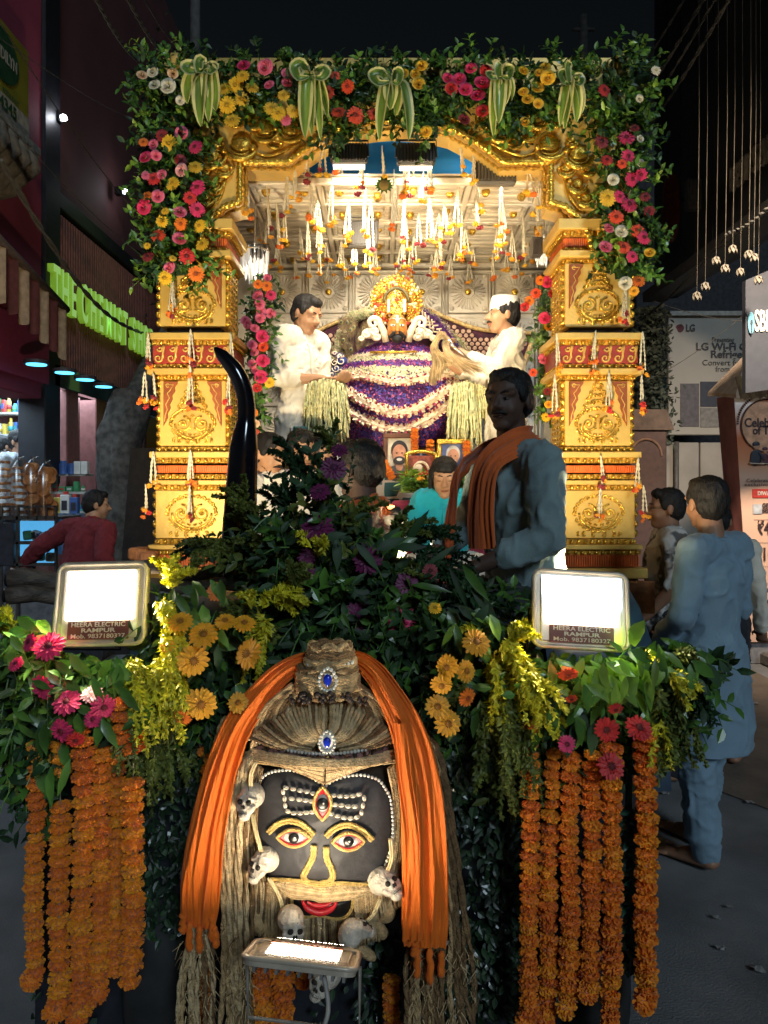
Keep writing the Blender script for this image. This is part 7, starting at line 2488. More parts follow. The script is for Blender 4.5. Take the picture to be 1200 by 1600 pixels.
strand('second ' + L_ + ' from outside, broken by bare thread near the top', 95, 1165, 1575, 1.93, 34, GL, gaps=((1216, 1258),), tail='open', dx=-4)
strand('third ' + L_ + ' from outside, the longest and fullest one', 130, 1140, 1580, 1.90, 34, GL, tail='open', dx=-4)
strand('fourth ' + L_ + ' from the outside, ending above the longest one', 159, 1170, 1548, 1.93, 31, GL, tail='open', dx=-4)
strand('fifth ' + L_ + ' from the outside, squeezed between two thicker ones', 183, 1110, 1528, 1.95, 29, GL, dx=-4)
strand('sixth ' + L_ + ' from outside, thick, next to the dark gap', 209, 1145, 1535, 1.91, 37, GL, gaps=((1176, 1206),), dx=-4)
strand('short upper piece of marigold strand tied above the inner end of the left bunch', 190, 1100, 1172, 1.89, 33, GL)
strand('marigold strand in shade beside the left orange drape, mostly hidden', 322, 1150, 1230, 2.06, 24, GL)
strand('outermost strand of the right bunch, hanging apart over the road', 1009, 1148, 1560, 1.90, 36, GR_, tail='open', dx=2)
R2_ = 'marigold strand of the right bunch'
strand('first %s from the mask, beside the dark drape' % R2_, 829, 1130, 1590, 1.94, 31, GR_, dx=-3, tail='open')
strand('second %s from the mask, starting lower than its neighbours' % R2_, 858, 1275, 1588, 1.95, 31, GR_, tail='open', dx=-3)
strand('short upper piece of marigold strand above the second strand from the mask', 863, 1178, 1258, 1.94, 26, GR_)
strand('third %s from the mask, ending in a turned flower' % R2_, 892, 1182, 1570, 1.93, 31, GR_, tail='open', dx=-4)
strand('fourth %s from the mask, the shortest one' % R2_, 926, 1180, 1546, 1.92, 31, GR_, tail='open', dx=-3)
strand('fifth %s from the mask, reaching lowest of all' % R2_, 957, 1170, 1640, 1.91, 33, GR_, gaps=((1424, 1436),), dx=-2)
for i, (X, Y0, Y1, w_) in enumerate(((410, 1515, 1640, 36), (442, 1512, 1620, 38), (322, 1510, 1640, 26), (612, 1530, 1640, 26), (478, 1516, 1545, 34))):
 strand(['shaded marigold strand below the face up floodlight, left one', 'shaded marigold strand below the face up floodlight, middle one', 'marigold strand hidden behind the jute at the lower left of the mask', 'marigold strand hidden behind the jute at the lower right of the mask', 'stub of marigold strand below the face up floodlight, beside the skull'][i],
  X, Y0, Y1, 1.99, w_, 'marigold strands below the mask')
# dark green leaf string between the right strands
m = MB()
for k in range(200):
 p = P(983 + rnd(-9, 9), 1260 + 250 * k / 200, 1.97 + rnd(-.02, .02))
 m.leaf(p, (rnd(-1, 1), -.5, rnd(-1, .1)), (0, -1, 0), .035, .016, .3, 0)
m.tube([P(983, 1150, 1.98), P(983, 1510, 1.98)], .01, 6, 0)
solo('leaf_string', m, M('leaf_teal', (.012, .07, .045), .3, var=.6, coat=.4), 'string of dark green leaves between the last two marigold strands on the right', 'garland', kind='stuff')
# ---------------------------------------------------------------- ground
ASP = M('asphalt', (.17, .175, .18), .85, var=.42, scale=1.6, bump=.5, bscale=120, detail=8)
DIRT = M('dusty_ground', (.16, .125, .095), .9, var=.35, scale=2.2, bump=.6, bscale=30, detail=8)
m = MB()
n = 60
for i in range(n + 1):
 for j in range(n + 1):
  x, y = -60 + 120 * i / n, -20 + 120 * j / n
  m.V.append((x, y, 0))
for i in range(n):
 for j in range(n):
  a = i * (n + 1) + j
  m.F.append((a, a + n + 1, a + n + 2, a + 1))
  m.I.append(0)
struct('road', m, ASP)
m = MB()
pts = [(2.05, 3.9), (1.6, 4.6), (1.5, 5.6), (1.5, 14), (3.2, 14), (3.4, 8), (3.3, 5.6), (2.9, 4.4)]
m.prism(pts, .004, lambda u, v, w_: Vector((u, v, .004 + w_)))
struct('dusty_verge', m, DIRT)
m = MB().box((-3.35, 8.0, .06), (1.3, 12, .12), bev=.02)
struct('left_pavement', m, M('paving', (.12, .11, .10), .9, var=.3, bump=.4))
m = MB().box((4.0, 10.0, .06), (.9, 12, .12), bev=.02)
struct('right_pavement', m, MATS['paving'])
# litter on the road
LIT = M('paper_litter', (.3, .3, .29), .8, var=.2)
for (X, Y, d, s_, lab) in ((1172, 1257, 0, .05, 'white crumpled scrap beside the kurta man, near the right edge'), (1048, 1321, 0, .04, 'small scrap just left of the bare feet'), (1126, 1488, 0, .035, 'small curled scrap low on the right'), (1186, 1521, 0, .045, 'pale scrap at the lower right edge of the road'), (1180, 1102, 0, .06, 'pale litter far on the dusty ground'),
      (1157, 1092, 0, .06, 'crumpled white wrapper on the dusty ground'), (1140, 1423, 0, .03, 'tiny scrap on the road right of the marigolds'), (1120, 1440, 0, .03, 'tiny dark scrap on the road right of the marigolds'), (1040, 1243, 0, .04, 'thin scrap on the road behind the last marigold strand')):
 dd = H * F / (Y - 760)
 p = Vector(((X - 600) / F * dd, dd, .012))
 m = MB()
 rows = [[p + Vector(((i - 1.5) * s_ * .3 + rnd(-.005, .005), (j - 1) * s_ * .35, rnd(0, .008))) for i in range(4)] for j in range(3)]
 m.grid(rows)
 solo('paper_scrap', m, LIT, lab, 'litter')
# ---------------------------------------------------------------- left side of the street
LX = -3.2
Lw = lambda X, Y, x=LX: (lambda d: Vector((x, d, H - (Y - 760) / F * d)))(x * F / (X - 600))
PUR = M('purple_wall', (.26, .035, .07), .8, var=.12, scale=2, bump=.15)
MAR = M('maroon_wall', (.085, .028, .03), .8, var=.15, scale=2)
bl = thing('shop_building', 'tall maroon and purple shop building on the left with ribbed wooden fascia', 'building', (-3.6, 8, 0))
part('purple_wall', MB().box((LX - .15, 5.1, 5.6), (.3, 4.16, 6.2), bev=.01), PUR, bl)
part('dark_column', MB().box((LX - .10, 7.36, 5.2), (.26, .34, 7.0), bev=.01), M('column_black', (.012, .012, .016), .5), bl)
part('upper_wall', MB().box((LX - .25, 10.3, 6.0), (.3, 5.4, 6.0)), MAR, bl)
part('upper_frame', MB().box((LX - .06, 10.2, 4.50), (.16, 5.4, .16), bev=.01), MATS['column_black'], bl)
for (y, z) in ((8.6, 6.3), (9.9, 6.3), (9.3, 7.6)):
 pass
# ribbed fascia
part('fascia_board', MB().box((LX - .12, 9.4, 3.62), (.16, 4.0, 1.55)), M('fascia_brown', (.20, .07, .055), .6, var=.2), bl)
for i in range(60):
 y = 7.46 + i * .065
 m = MB().box((LX - .03, y, 3.62), (.05, .038, 1.52), bev=.004)
 part('fascia_slat', m, MATS['fascia_brown'], bl)
m = MB().box((LX - .02, 9.35, 2.76), (.10, 3.9, .22), bev=.01)
part('glass_band', m, M('dark_glass', (.015, .03, .035), .12, var=.3, scale=3, coat=.6), bl)
part('soffit', MB().box((LX - .7, 9.3, 2.72), (1.3, 4.0, .06)), M('soffit_dark', (.04, .03, .035), .6), bl)
PINKW = M('dusty_pink', (.26, .10, .09), .7, var=.15)
for (y, wd, dx) in ((7.95, .30, 0), (8.45, .14, -.15), (8.9, .34, -.05), (9.9, .34, -.10)):
 part('pier', MB().box((LX - .12 + dx, y, 1.42), (.2, wd, 2.5), bev=.01), PINKW, bl)
part('rear_wall', MB().box((LX - 1.6, 8.5, 1.5), (.1, 7, 3.2)), M('shop_rear', (.20, .09, .08), .8), bl)
part('end_wall', MB().box((LX - .8, 10.3, 1.5), (1.6, .1, 3.0)), MATS['shop_rear'], bl)
# wall lamps on the upper wall
for (X, Y, lab) in ((96, 184, 'nearer of the two small bright wall lamps on the dark upper wall'), (193, 299, 'farther of the two small bright wall lamps on the dark upper wall')):
 c = Lw(X, Y, LX + .06)
 t = thing('wall_lamp', lab, 'lamp', c, 'wall lamps of the chemist building')
 part('lamp_body', MB().box(c - Vector((.05, 0, 0)), (.10, .08, .10), bev=.01), DMET, t)
 part('bulb', MB().sph(c + Vector((.02, 0, 0)), (.034, .040, .030), 10, 8), M('bulb_white', (1, 1, 1), .4, var=0, emit=(.85, .9, 1), es=12), t, True)
 lamp('POINT', 'wall_lamp_light', c + Vector((.09, 0, 0)), (0, 0, 0), 1.0, (.9, .92, 1), shadow_soft_size=.03)
# 3D sign letters
sg_ = thing('shop_sign', 'glowing lime green letters THE CHEMIST SHOP on the ribbed fascia', 'shop sign', (LX, 8.6, 3.5))
LIME = M('lime_face', (.30, .62, .12), .5, var=0, emit=(.42, .74, .20), es=.27)
RotL = Matrix(((0, 0, 1), (1, 0, 0), (0, 1, 0)))       # text runs along +Y, faces +X
LIMS = M('lime_side', (.20, .42, .05), .5, var=0, emit=(.26, .48, .03), es=.22)
words = [('T', 7.36), ('H', 7.56), ('E', 7.76), ('C', 8.04), ('H', 8.28), ('E', 8.50), ('M', 8.74), ('I', 8.93), ('S', 9.10), ('T', 9.30), ('S', 9.62), ('H', 9.86), ('O', 10.10), ('P', 10.34)]
for ch, y in words:
 me = text_mesh(ch, .55, .03, 'CENTER', LIME, .012)
 me.materials.append(LIMS)
 for p_ in me.polygons:
  p_.material_index = 0 if p_.normal.z > .9 else 1
 inst('letter', me, sg_, (LX + .06, y - .05, 3.56), RotL, (.46 if ch not in 'I' else .6, 1, 1))
lamp('AREA', 'sign_glow_fill', (LX + .45, 8.8, 3.6), (LX, 8.8, 3.6), .5, (.5, 1, .25), shape='RECTANGLE', size=.5, size_y=2.8)  # added area lamp without a fixture, carries the glow of the letters
# oval soffit lights
for k, (X, Y) in enumerate(((57, 569), (101, 582), (133, 593), (162, 604))):
 z = 2.685
 d = (H - z) * F / (Y - 760)
 c = Vector(((X - 600) / F * d, d, z))
 t = thing('soffit_light', 'oval cyan ceiling light under the shop soffit, %s' % ['nearest one', 'second from the near end', 'third from the near end', 'farthest one'][k], 'ceiling light', c, 'cyan ceiling lights of the shop')
 part('rim', MB().tube([c + Vector((0, 0, .0)), c + Vector((0, 0, .03))], .10, 20, ref=(1, 0, 0)), MATS['soffit_dark'], t)
 part('lens', MB().tube([c + Vector((0, 0, -.008)), c + Vector((0, 0, .004))], .08, 20, ref=(1, 0, 0)), M('cyan_led', (.2, .8, 1), .4, var=0, emit=(.10, .62, 1), es=1.4), t)
lamp('AREA', 'shop_fill_light', (-3.7, 7.6, 2.66), (-3.7, 7.6, 0), 60, (.62, .82, 1), shape='RECTANGLE', size=1.0, size_y=3.4)  # added area lamp without a fixture, carries the glow of the shop ceiling
# dark cloth awning with cream stripes
aw = thing('striped_awning', 'maroon and cream striped scalloped awning at the left edge', 'awning', P(40, 450, 6))
a0, a1 = P(-60, 318, 5.2), P(104, 488, 6.9)
AWC = [M('awning_cream', (.42, .30, .19), .85, var=.2), M('awning_maroon', (.13, .035, .032), .85, var=.2)]
for i in range(9):
 t0, t1 = i / 9, (i + 1) / 9
 m = MB()
 rows = []
 for r in range(5):
  rows.append([a0.lerp(a1, t0 + (t1 - t0) * c / 6) + Vector((.02 * math.sin((t0 + (t1 - t0) * c / 6) * 60), 0, -.42 * r / 4 - (.04 * math.sin(PI * c / 6) if r == 4 else 0))) for c in range(7)])
 m.grid(rows)
 part('valance_stripe', m, AWC[i % 2], aw, True)
m = MB().tube([a0 + Vector((0, 0, .02)), a1 + Vector((0, 0, .02))], .035, 8)
part('awning_rail', m, M('rail_brown', (.10, .07, .055), .6), aw, True)
m = MB()
m.grid([[a0, a1], [a0 + Vector((-1.2, 0, .35)), a1 + Vector((-.4, .2, .35))]])
part('awning_top', m, AWC[1], aw)
# hanging purple board
solo('purple_board', MB().box((LX + .02, 6.75, 2.90), (.04, 1.0, .52), bev=.005).box((LX - .4, 7.0, 3.3), (.5, .1, .3)), M('board_purple', (.36, .055, .14), .6, var=.08), 'plain purple board under the striped awning', 'sign board')
# green yellow hoarding at the top left with its stone corbel
hb_ = thing('hoarding', 'lime yellow hoarding with dark green oval, high on the purple wall at the left edge', 'sign board', (-2.95, 6, 4.5))
x_ = -2.95
ya, yb = 4.9, -2.95 * F / (45 - 600)
zb_, zt_ = H + (760 - 222) / F * yb, H + (760 - 82) / F * yb
part('board', MB().box((x_ - .03, (ya + yb) / 2, (zb_ + zt_) / 2), (.06, yb - ya, zt_ - zb_), bev=.006), M('hoarding_lime', (.20, .19, .018), .5, var=.15, scale=1.5), hb_)
part('white_strip', MB().box((x_ + .004, (ya + yb) / 2, zb_ + .09), (.008, yb - ya - .02, .18)), M('hoarding_white', (.32, .31, .26), .5), hb_)
m = MB().tube([(x_ + .002, 5.92, zt_ - .27), (x_ + .010, 5.92, zt_ - .27)], [1, 1], 30, ref=(0, 1, 0), a=.27, b=.20)
part('green_oval', m, M('hoarding_green', (.015, .06, .025), .5), hb_)
text_part('oval_lettering', 'VANDILYN', .13, MATS['hoarding_white'], hb_, (x_ + .014, 5.92, zt_ - .27), RotL, .001, bold=.002, width=.46)
text_part('small_lettering', 'RESTAURANT', .05, MATS['hoarding_green'], hb_, (x_ + .012, 6.05, zt_ - .54), RotL, .001, width=.26)
text_part('number_lettering', '24345', .13, MATS['hoarding_green'], hb_, (x_ + .014, 5.97, zb_ + .10), RotL, .001, bold=.003, width=.34)
m = MB()
for k in range(7):
 y = 5.3 + k * .17
 m.tube([(LX, y, zb_ - .10), (LX + .28, y, zb_ - .10), (LX + .30, y, zb_ - .22), (LX + .16, y, zb_ - .34), (LX + .12, y, zb_ - .42), (LX, y, zb_ - .46)], [.07, .085, .085, .08, .07, .05], 8)
m.box((LX + .15, 5.8, zb_ - .06), (.34, 1.3, .08), bev=.01)
solo('carved_corbel', m, M('corbel_grey', (.13, .115, .09), .9, var=.3, bump=.6), 'grey carved stone corbel under the lime yellow hoarding', 'corbel', smooth=True)
# shop contents: shelves, bottles
MEDC = [M('box_white', (.65, .65, .62), .5, var=.1), M('box_blue', (.05, .12, .35), .5), M('box_green', (.06, .28, .12), .5), M('box_red', (.45, .05, .04), .5), M('box_teal', (.05, .30, .32), .5), M('box_yellow', (.6, .45, .08), .5)]
def shelf_unit(label, x0, x1, y, zs, depth, dens, hmax):
 t = thing('medicine_shelf', label, 'shelf', ((x0 + x1) / 2, y, zs[0]))
 for z in zs:
  part('shelf_board', MB().box(((x0 + x1) / 2, y, z), (x1 - x0, depth, .025), bev=.003), M('shelf_pale', (.45, .44, .40), .5), t)
  x = x0 + .03
  while x < x1 - .05:
   wdt = rnd(.035, .075)
   hh = rnd(.4, 1) * hmax
   m = MB()
   if rnd(0, 1) < .5:
    m.box((x + wdt / 2, y - depth * .25, z + .013 + hh / 2), (wdt * .9, .06, hh), bev=.003)
    m.box((x + wdt / 2, y - depth * .25 - .031, z + .013 + hh * .5), (wdt * .6, .004, hh * .4), 1)
    part('medicine_box', m, [random.choice(MEDC), random.choice(MEDC)], t)
   else:
    m.tube([(x + wdt / 2, y - depth * .2, z + .013), (x + wdt / 2, y - depth * .2, z + .013 + hh * .7), (x + wdt / 2, y - depth * .2, z + .013 + hh * .8), (x + wdt / 2, y - depth * .2, z + .013 + hh)], [wdt * .42, wdt * .42, wdt * .22, wdt * .22], 10, 0)
    m.tube([(x + wdt / 2, y - depth * .2, z + .013 + hh * .2), (x + wdt / 2, y - depth * .2, z + .013 + hh * .5)], wdt * .44, 10, 1)
    part('bottle', m, [random.choice(MEDC), random.choice(MEDC)], t, True)
   x += wdt + .006
 return t
d = 8.6
shelf_unit('upper glass shelves crowded with small medicine bottles and boxes, deep in the shop', -4.62, -3.72, 8.5, [2.0, 2.24, 2.48], .2, 1, .19)
shelf_unit('lower shelf row of small white medicine bottles behind the shop assistant', -4.62, -3.95, 8.6, [1.72], .2, 1, .16)
t = shelf_unit('white rack with jars and two white cartons beside the piers', P(80, 0, 7.6).x, P(140, 0, 7.6).x, 7.6, [P(0, 742, 7.6).z, P(0, 770, 7.6).z, P(0, 800, 7.6).z], .22, 1, .12)
for (X, mat, w_, h_, jar) in ((99, 'box_blue', 13, 21, True), (112, 'box_blue', 12, 17, True), (122, 'box_white', 11, 20, False), (133, 'box_white', 11, 20, False)):
 c = P(X, 741, 7.5)
 k = 7.5 / F
 m = MB()
 if jar:
  m.tube([c, c + Vector((0, 0, h_ * k * .78)), c + Vector((0, 0, h_ * k * .8)), c + Vector((0, 0, h_ * k))], [w_ * k / 2, w_ * k / 2, w_ * k * .38, w_ * k * .38], 12)
 else:
  m.box(c + Vector((0, 0, h_ * k / 2)), (w_ * k * .9, .06, h_ * k), bev=.003)
 solo('jar' if jar else 'carton', m, MATS[mat], ('%s on the top board of the white rack' % ['larger blue jar', 'smaller blue jar', 'left one of two white cartons', 'right one of two white cartons'][[99, 112, 122, 133].index(X)]), 'jar' if jar else 'box')
# counter and glass cases
cs = thing('display_counter', 'glass fronted snack counter with cold blue lit shelves at the left edge', 'counter', (-3.3, 6.5, 0))
CF = M('counter_frame', (.06, .05, .045), .5)
c = P(30, 0, 6.2)
yc = 6.2
for (X0, X1, Y0, Y1, nm) in ((2, 88, 806, 812, 'rail'), (2, 88, 846, 850, 'rail'), (2, 88, 880, 884, 'rail'), (2, 88, 790, 793, 'rail'), (26, 30, 790, 985, 'post'), (86, 89, 790, 985, 'post'), (0, 4, 790, 985, 'post'), (58, 60, 790, 812, 'post'), (44, 46, 790, 812, 'post'), (72, 74, 790, 812, 'post')):
 a, b = P(X0, Y0, yc), P(X1, Y1, yc)
 part('frame_' + nm, MB().box(((a.x + b.x) / 2, yc, (a.z + b.z) / 2), (b.x - a.x, .03, a.z - b.z)), CF, cs)
part('case_top', MB().box(((P(2, 0, yc).x + P(88, 0, yc).x) / 2, yc + .25, P(0, 810, yc).z), (.45, .5, .02)), CF, cs)
BLUL = M('blue_backlit', (.2, .45, .6), .5, var=.5, scale=8, emit=(.12, .50, .85), es=.55)
for (Y0, Y1) in ((814, 845), (851, 879)):
 a, b = P(31, Y0, yc + .3), P(86, Y1, yc + .3)
 part('lit_panel', MB().box(((a.x + b.x) / 2, yc + .3, (a.z + b.z) / 2), (b.x - a.x, .02, a.z - b.z)), BLUL, cs)
 a, b = P(31, Y0, yc), P(86, Y1, yc)
 part('glass_pane', MB().box(((a.x + b.x) / 2, yc, (a.z + b.z) / 2), (b.x - a.x, .006, a.z - b.z)), glass('pane', (.9, .95, 1), .05, .12), cs)
 for k in range(7):
  m = MB()
  q = P(rnd(36, 82), Y1 - 3, yc + .15)
  m.box(q + Vector((0, 0, .03)), (rnd(.04, .08), .06, rnd(.03, .09)), rot=Matrix.Rotation(rnd(-.5, .5), 3, 'Y'), bev=.01)
  part('packet', m, random.choice(MEDC), cs)
part('counter_base', MB().box((P(44, 0, yc).x, yc + .3, .42), (.5, .5, .84)), M('base_grey', (.16, .16, .17), .6), cs)
part('side_case', MB().box((P(12, 0, yc).x, yc + .02, P(0, 850, yc).z), (.12, .1, .34)), M('case_dark', (.04, .04, .05), .4), cs)
# bags of rusks
RUSK = M('rusk', (.50, .20, .055), .7, var=.35, scale=20)
for i, (X, Y0, Y1, w_, lab) in enumerate(((4, 712, 806, 36, 'tallest bag, packed with stacked rusks, at the very edge'), (34, 722, 806, 22, 'narrow bag of rusks second from the edge'), (55, 722, 806, 26, 'bag of round biscuits in the middle of the counter'), (75, 728, 806, 24, 'bag of round biscuits at the right end of the counter'))):
 dd = 6.3
 k = dd / F
 t = thing('biscuit_bag', 'clear plastic ' + lab, 'bag', P(X, Y1, dd), 'bags of biscuits on the counter')
 ww = w_ * k * .46
 zt, zb = P(0, Y0, dd).z, P(0, Y1, dd).z
 nn = int((zt - zb) / .055)
 cx = P(X, 0, dd).x
 for q in range(nn):
  for s_ in range(3):
   m = MB()
   p = Vector((cx + rnd(-.6, .6) * ww, dd + rnd(-.08, .03), zb + (q + .6) * (zt - zb - .03) / nn))
   if i < 2:
    m.box(p, (ww * 1.1, .05, .022), rot=Matrix.Rotation(rnd(-.1, .1), 3, 'Y'), bev=.006)
   else:
    ax = Vector((rnd(-.5, .5), -1, rnd(-.5, .8))).normalized()
    m.tube([p, p + ax * .016], .045, 14)
   part('biscuit', m, RUSK, t)
 m = MB()
 rows = []
 for z, s_ in ((zb, 1), (zb + .1, 1.08), ((zt + zb) / 2, 1.05), (zt - .05, 1.02), (zt, .55), (zt + .035, .25), (zt + .05, .4)):
  rows.append([Vector((cx + ww * s_ * (1 + rnd(-.05, .05)) * math.cos(a) * 1.2, dd - .02 + .11 * s_ * math.sin(a), z + rnd(-.004, .004))) for a in [2 * PI * q / 18 for q in range(18)]])
 m.grid(rows, closed=True)
 part('plastic_film', m, glass('film', (.95, .93, .9), .25, .16), t, True)
# bottles by the man
for (X, w_, h_, mt, lab) in ((103, 14, 30, 'box_white', 'white labelled carton with a red cap at the end of the counter'), (117, 12, 26, 'box_blue', 'dark blue tin beside the white labelled carton'), (91, 10, 26, 'box_yellow', 'amber bottle left of the white labelled carton')):
 dd = 6.9
 c = P(X, 803, dd)
 k = dd / F
 m = MB().box(c + Vector((0, 0, h_ * k / 2)), (w_ * k, .07, h_ * k), 0, bev=.006)
 m.tube([c + Vector((0, 0, h_ * k)), c + Vector((0, 0, h_ * k + .03))], w_ * k * .3, 10, 1)
 m.box(c + Vector((0, -.037, h_ * k * .45)), (w_ * k * .6, .004, h_ * k * .5), 2)
 solo('container', m, [MATS[mt], MATS['box_red'], MATS['case_dark'] if 'carton' in lab else MATS['box_white']], lab, 'container')
m = MB()
rows = []
for i in range(9):
 rows.append([P(88 + 44 * j / 16, 802 + 8 * i, 6.75 + .02 * math.sin(j * 1.3)) for j in range(17)])
m.grid(rows)
solo('blue_curtain', m, M('dusty_blue_cloth', (.07, .12, .19), .85, var=.15), 'dusty blue cloth hanging behind the man in the maroon sweater', 'cloth', smooth=True)
# tree trunk and black board
m = MB()
pts = [P(198, 1010, 8.2), P(196, 900, 8.2), P(194, 780, 8.2), P(190, 700, 8.2), P(196, 650, 8.2), P(206, 610, 8.3)]
BARK = M('bark_grey', (.09, .08, .07), .95, var=.45, scale=14, bump=1.0, bscale=22, detail=8)
tt = thing('tree', 'thick grey tree trunk between the shop and the left gate pillar', 'tree', Vector((pts[0].x, 8.2, 0)))
pp = [Vector((pts[0].x, 8.2, 0))] + pts
pp = smooth_path(pp, 4)
rows = []
for i, p in enumerate(pp):
 t = i / (len(pp) - 1)
 r = .34 * (1 - .45 * t) * (1.3 if t < .05 else 1)
 rows.append([p + Vector((math.cos(a) * r * (1 + .34 * noise.noise(Vector((math.cos(a) * 2.3, math.sin(a) * 2.3, t * 7)))), math.sin(a) * r * (1 + .34 * noise.noise(Vector((math.cos(a) * 2.3, math.sin(a) * 2.3, t * 7)))), 0)) for a in [2 * PI * k / 24 for k in range(24)]])
m.grid(rows, closed=True)
part('trunk', m, BARK, tt, True)
m = MB()
m.tube(smooth_path([P(200, 650, 8.25), P(232, 580, 8.7), P(275, 480, 9.2), P(290, 330, 9.6)], 5), [.16 * (1 - i / 20) for i in range(16)], 8)
part('limb', m, BARK, tt, True)
m = MB()
for k in range(2200):
 p = P(285 + random.gauss(0, 22), 300 + random.gauss(0, 90), 9.8 + rnd(-.4, .6))
 m.leaf(p, rdir(), rdir(), rnd(.08, .14), rnd(.04, .06), .3, 0)
part('crown', m, M('night_leaf', (.012, .022, .012), .7, var=.5), tt, kind='stuff')
m = MB()
a, b, c_, d_ = P(178, 905, 6.3), P(254, 905, 6.3), P(252, 700, 6.3), P(204, 700, 6.3)
m.prism([(a.x, .3), (b.x, .3), (c_.x, c_.z), (d_.x, d_.z)], .05, lambda u, v, w_: Vector((u, 6.3 + w_, v)))
solo('black_board', m, M('board_black', (.02, .018, .018), .7, var=.3, bump=.3), 'black slanted board leaning beside the left gate pillar', 'board')
m = MB()
for i in range(6):
 m.box(P(222 + rnd(-8, 22), 868 + rnd(-5, 16), 4.0), (.07, .12, .06), rot=Matrix.Rotation(rnd(-.3, .3), 3, 'Z'), bev=.01)
solo('brick_rubble', m, STONE, 'orange brown lumps at the outer foot of the left gate pillar', 'rubble')
# ---------------------------------------------------------------- people on the left
person('man in maroon sweater over white collar reaching down to the shop counter', Vector((P(128, 0, 6.0).x, 6.0, 0)), yaw=2.75,
 pose=dict(head=(0, -.16, 1.525), neck=(0, -.10, 1.40), chest=(0, -.05, 1.24), waist=(0, 0, 1.05), shL=(.19, -.05, 1.345), shR=(-.19, -.06, 1.335), elR=(-.30, .10, 1.13), wrR=(-.34, -.06, .98), elL=(.42, .02, 1.20), wrL=(.64, -.02, 1.04)), skin='tan', head_yaw=-.75, head_pitch=.1, s=1.0, voxel=.009,
 hair=True, clothes=[dict(kind='sweater', mat=M('maroon_knit', (.20, .022, .028), .9, var=.1, scale=20, bump=.3, bscale=300), sleeve=.97, grow=.024, fold=.009, collar=True, collar_mat=WHITEC), dict(kind='trousers', mat=DTR)])
person('shop assistant with moustache in side view behind the biscuit bags', Vector((P(30, 0, 7.3).x, 7.3, P(0, 692, 7.3).z - 1.57)), yaw=1.3, skin='brown', moustache=True, voxel=.010, hands=False,
 clothes=[dict(kind='shirt', mat=cloth_mat('pale_shirt', (.5, .55, .6)), sleeve=1, collar=True), dict(kind='trousers', mat=DTR)])
person('second shop worker half cut off at the left edge, only dark hair seen', Vector((P(4, 0, 7.6).x, 7.6, P(0, 700, 7.6).z - 1.57)), yaw=2.6, skin='brown', voxel=.011, hands=False,
 clothes=[dict(kind='shirt', mat=cloth_mat('dark_shirt', (.05, .04, .05)), sleeve=1), dict(kind='trousers', mat=DTR)])
# ---------------------------------------------------------------- people on the right
KUR = cloth_mat('blue_kurta', (.21, .32, .41), var=.06)
kb = Vector(((1112 - 600) / F * 3.42, 3.42, 0))
person('man in long light blue kurta standing barefoot on the road, seen from behind', kb, yaw=-2.55,
 pose=dict(head=(0, -.03, 1.60), shL=(.165, .01, 1.40), shR=(-.165, .01, 1.40), elL=(.21, -.0, 1.13), wrL=(.12, -.18, .98), elR=(-.21, -.0, 1.13), wrR=(-.08, -.20, 1.0), anL=(.08, .02, .08), anR=(-.10, -.13, .08), toL=(.10, -.15, .025), toR=(-.12, -.32, .025), knR=(-.10, -.08, .5)),
 skin='brown', head_yaw=-.4, s=1.0, bulk=.95, voxel=.007,
 clothes=[dict(kind='kurta', mat=KUR, sleeve=1, length=.42, collar=True, fold=.012, grow=.012, f=8, zs=.3), dict(kind='trousers', mat=KUR, fold=.012, f=9, t=.99, zs=.6)])
PRT = M('printed_tee', (.72, .70, .66), .85, var=0, scale=9, col2=(.13, .12, .12), bump=.25, bscale=240)
PRT.node_tree.nodes['Color Ramp'].color_ramp.elements[0].position = .48
PRT.node_tree.nodes['Color Ramp'].color_ramp.elements[1].position = .56
person('man with glasses in white and grey printed t shirt beside the right pillar', Vector(((1042 - 600) / F * 4.45, 4.45, 0)), yaw=-1.75,
 pose=dict(elL=(.24, -.0, 1.14), wrL=(.20, -.16, .96), wrR=(-.15, -.22, 1.0), anR=(-.1, -.12, .08), toR=(-.12, -.3, .025)), skin='brown', glasses=True, head_yaw=.05, s=.985, bulk=1.12, voxel=.008, moustache=True,
 clothes=[dict(kind='tshirt', mat=PRT, sleeve=.42, fold=.012, grow=.014), dict(kind='trousers', mat=DTR, t=.97)])
person('man in a white striped shirt mostly hidden behind the blue kurta', Vector(((1122 - 600) / F * 4.7, 4.7, 0)), yaw=2.6, skin='brown', voxel=.010, s=.93,
 clothes=[dict(kind='shirt', mat=WHITEC, sleeve=1), dict(kind='trousers', mat=DTR)])
# ---------------------------------------------------------------- right side of the street
RX = 3.6
Rw = lambda X, Y, x=RX: (lambda d: Vector((x, d, H - (Y - 760) / F * d)))(x * F / (X - 600))
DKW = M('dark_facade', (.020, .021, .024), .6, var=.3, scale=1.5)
br = thing('dark_building', 'tall unlit building on the right with vertical panel joints', 'building', (RX + .5, 9, 0))
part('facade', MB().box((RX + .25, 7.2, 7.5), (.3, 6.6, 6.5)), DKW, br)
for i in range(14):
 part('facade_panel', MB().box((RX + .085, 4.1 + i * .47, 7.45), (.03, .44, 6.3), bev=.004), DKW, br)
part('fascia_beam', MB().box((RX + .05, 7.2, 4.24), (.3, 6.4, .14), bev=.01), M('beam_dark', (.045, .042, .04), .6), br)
sg2 = thing('shop_sign', 'dim grey metal letters BEST SHOP on the unlit building', 'shop sign', Rw(1170, 255))
RotR = Matrix(((0, 0, -1), (-1, 0, 0), (0, 1, 0)))
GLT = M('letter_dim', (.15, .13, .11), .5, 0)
y0, y1 = Rw(1145, 0).y, Rw(1200, 0).y - .12
zc = Rw(1145, 288).z + .02
word = 'BEST SHOP'
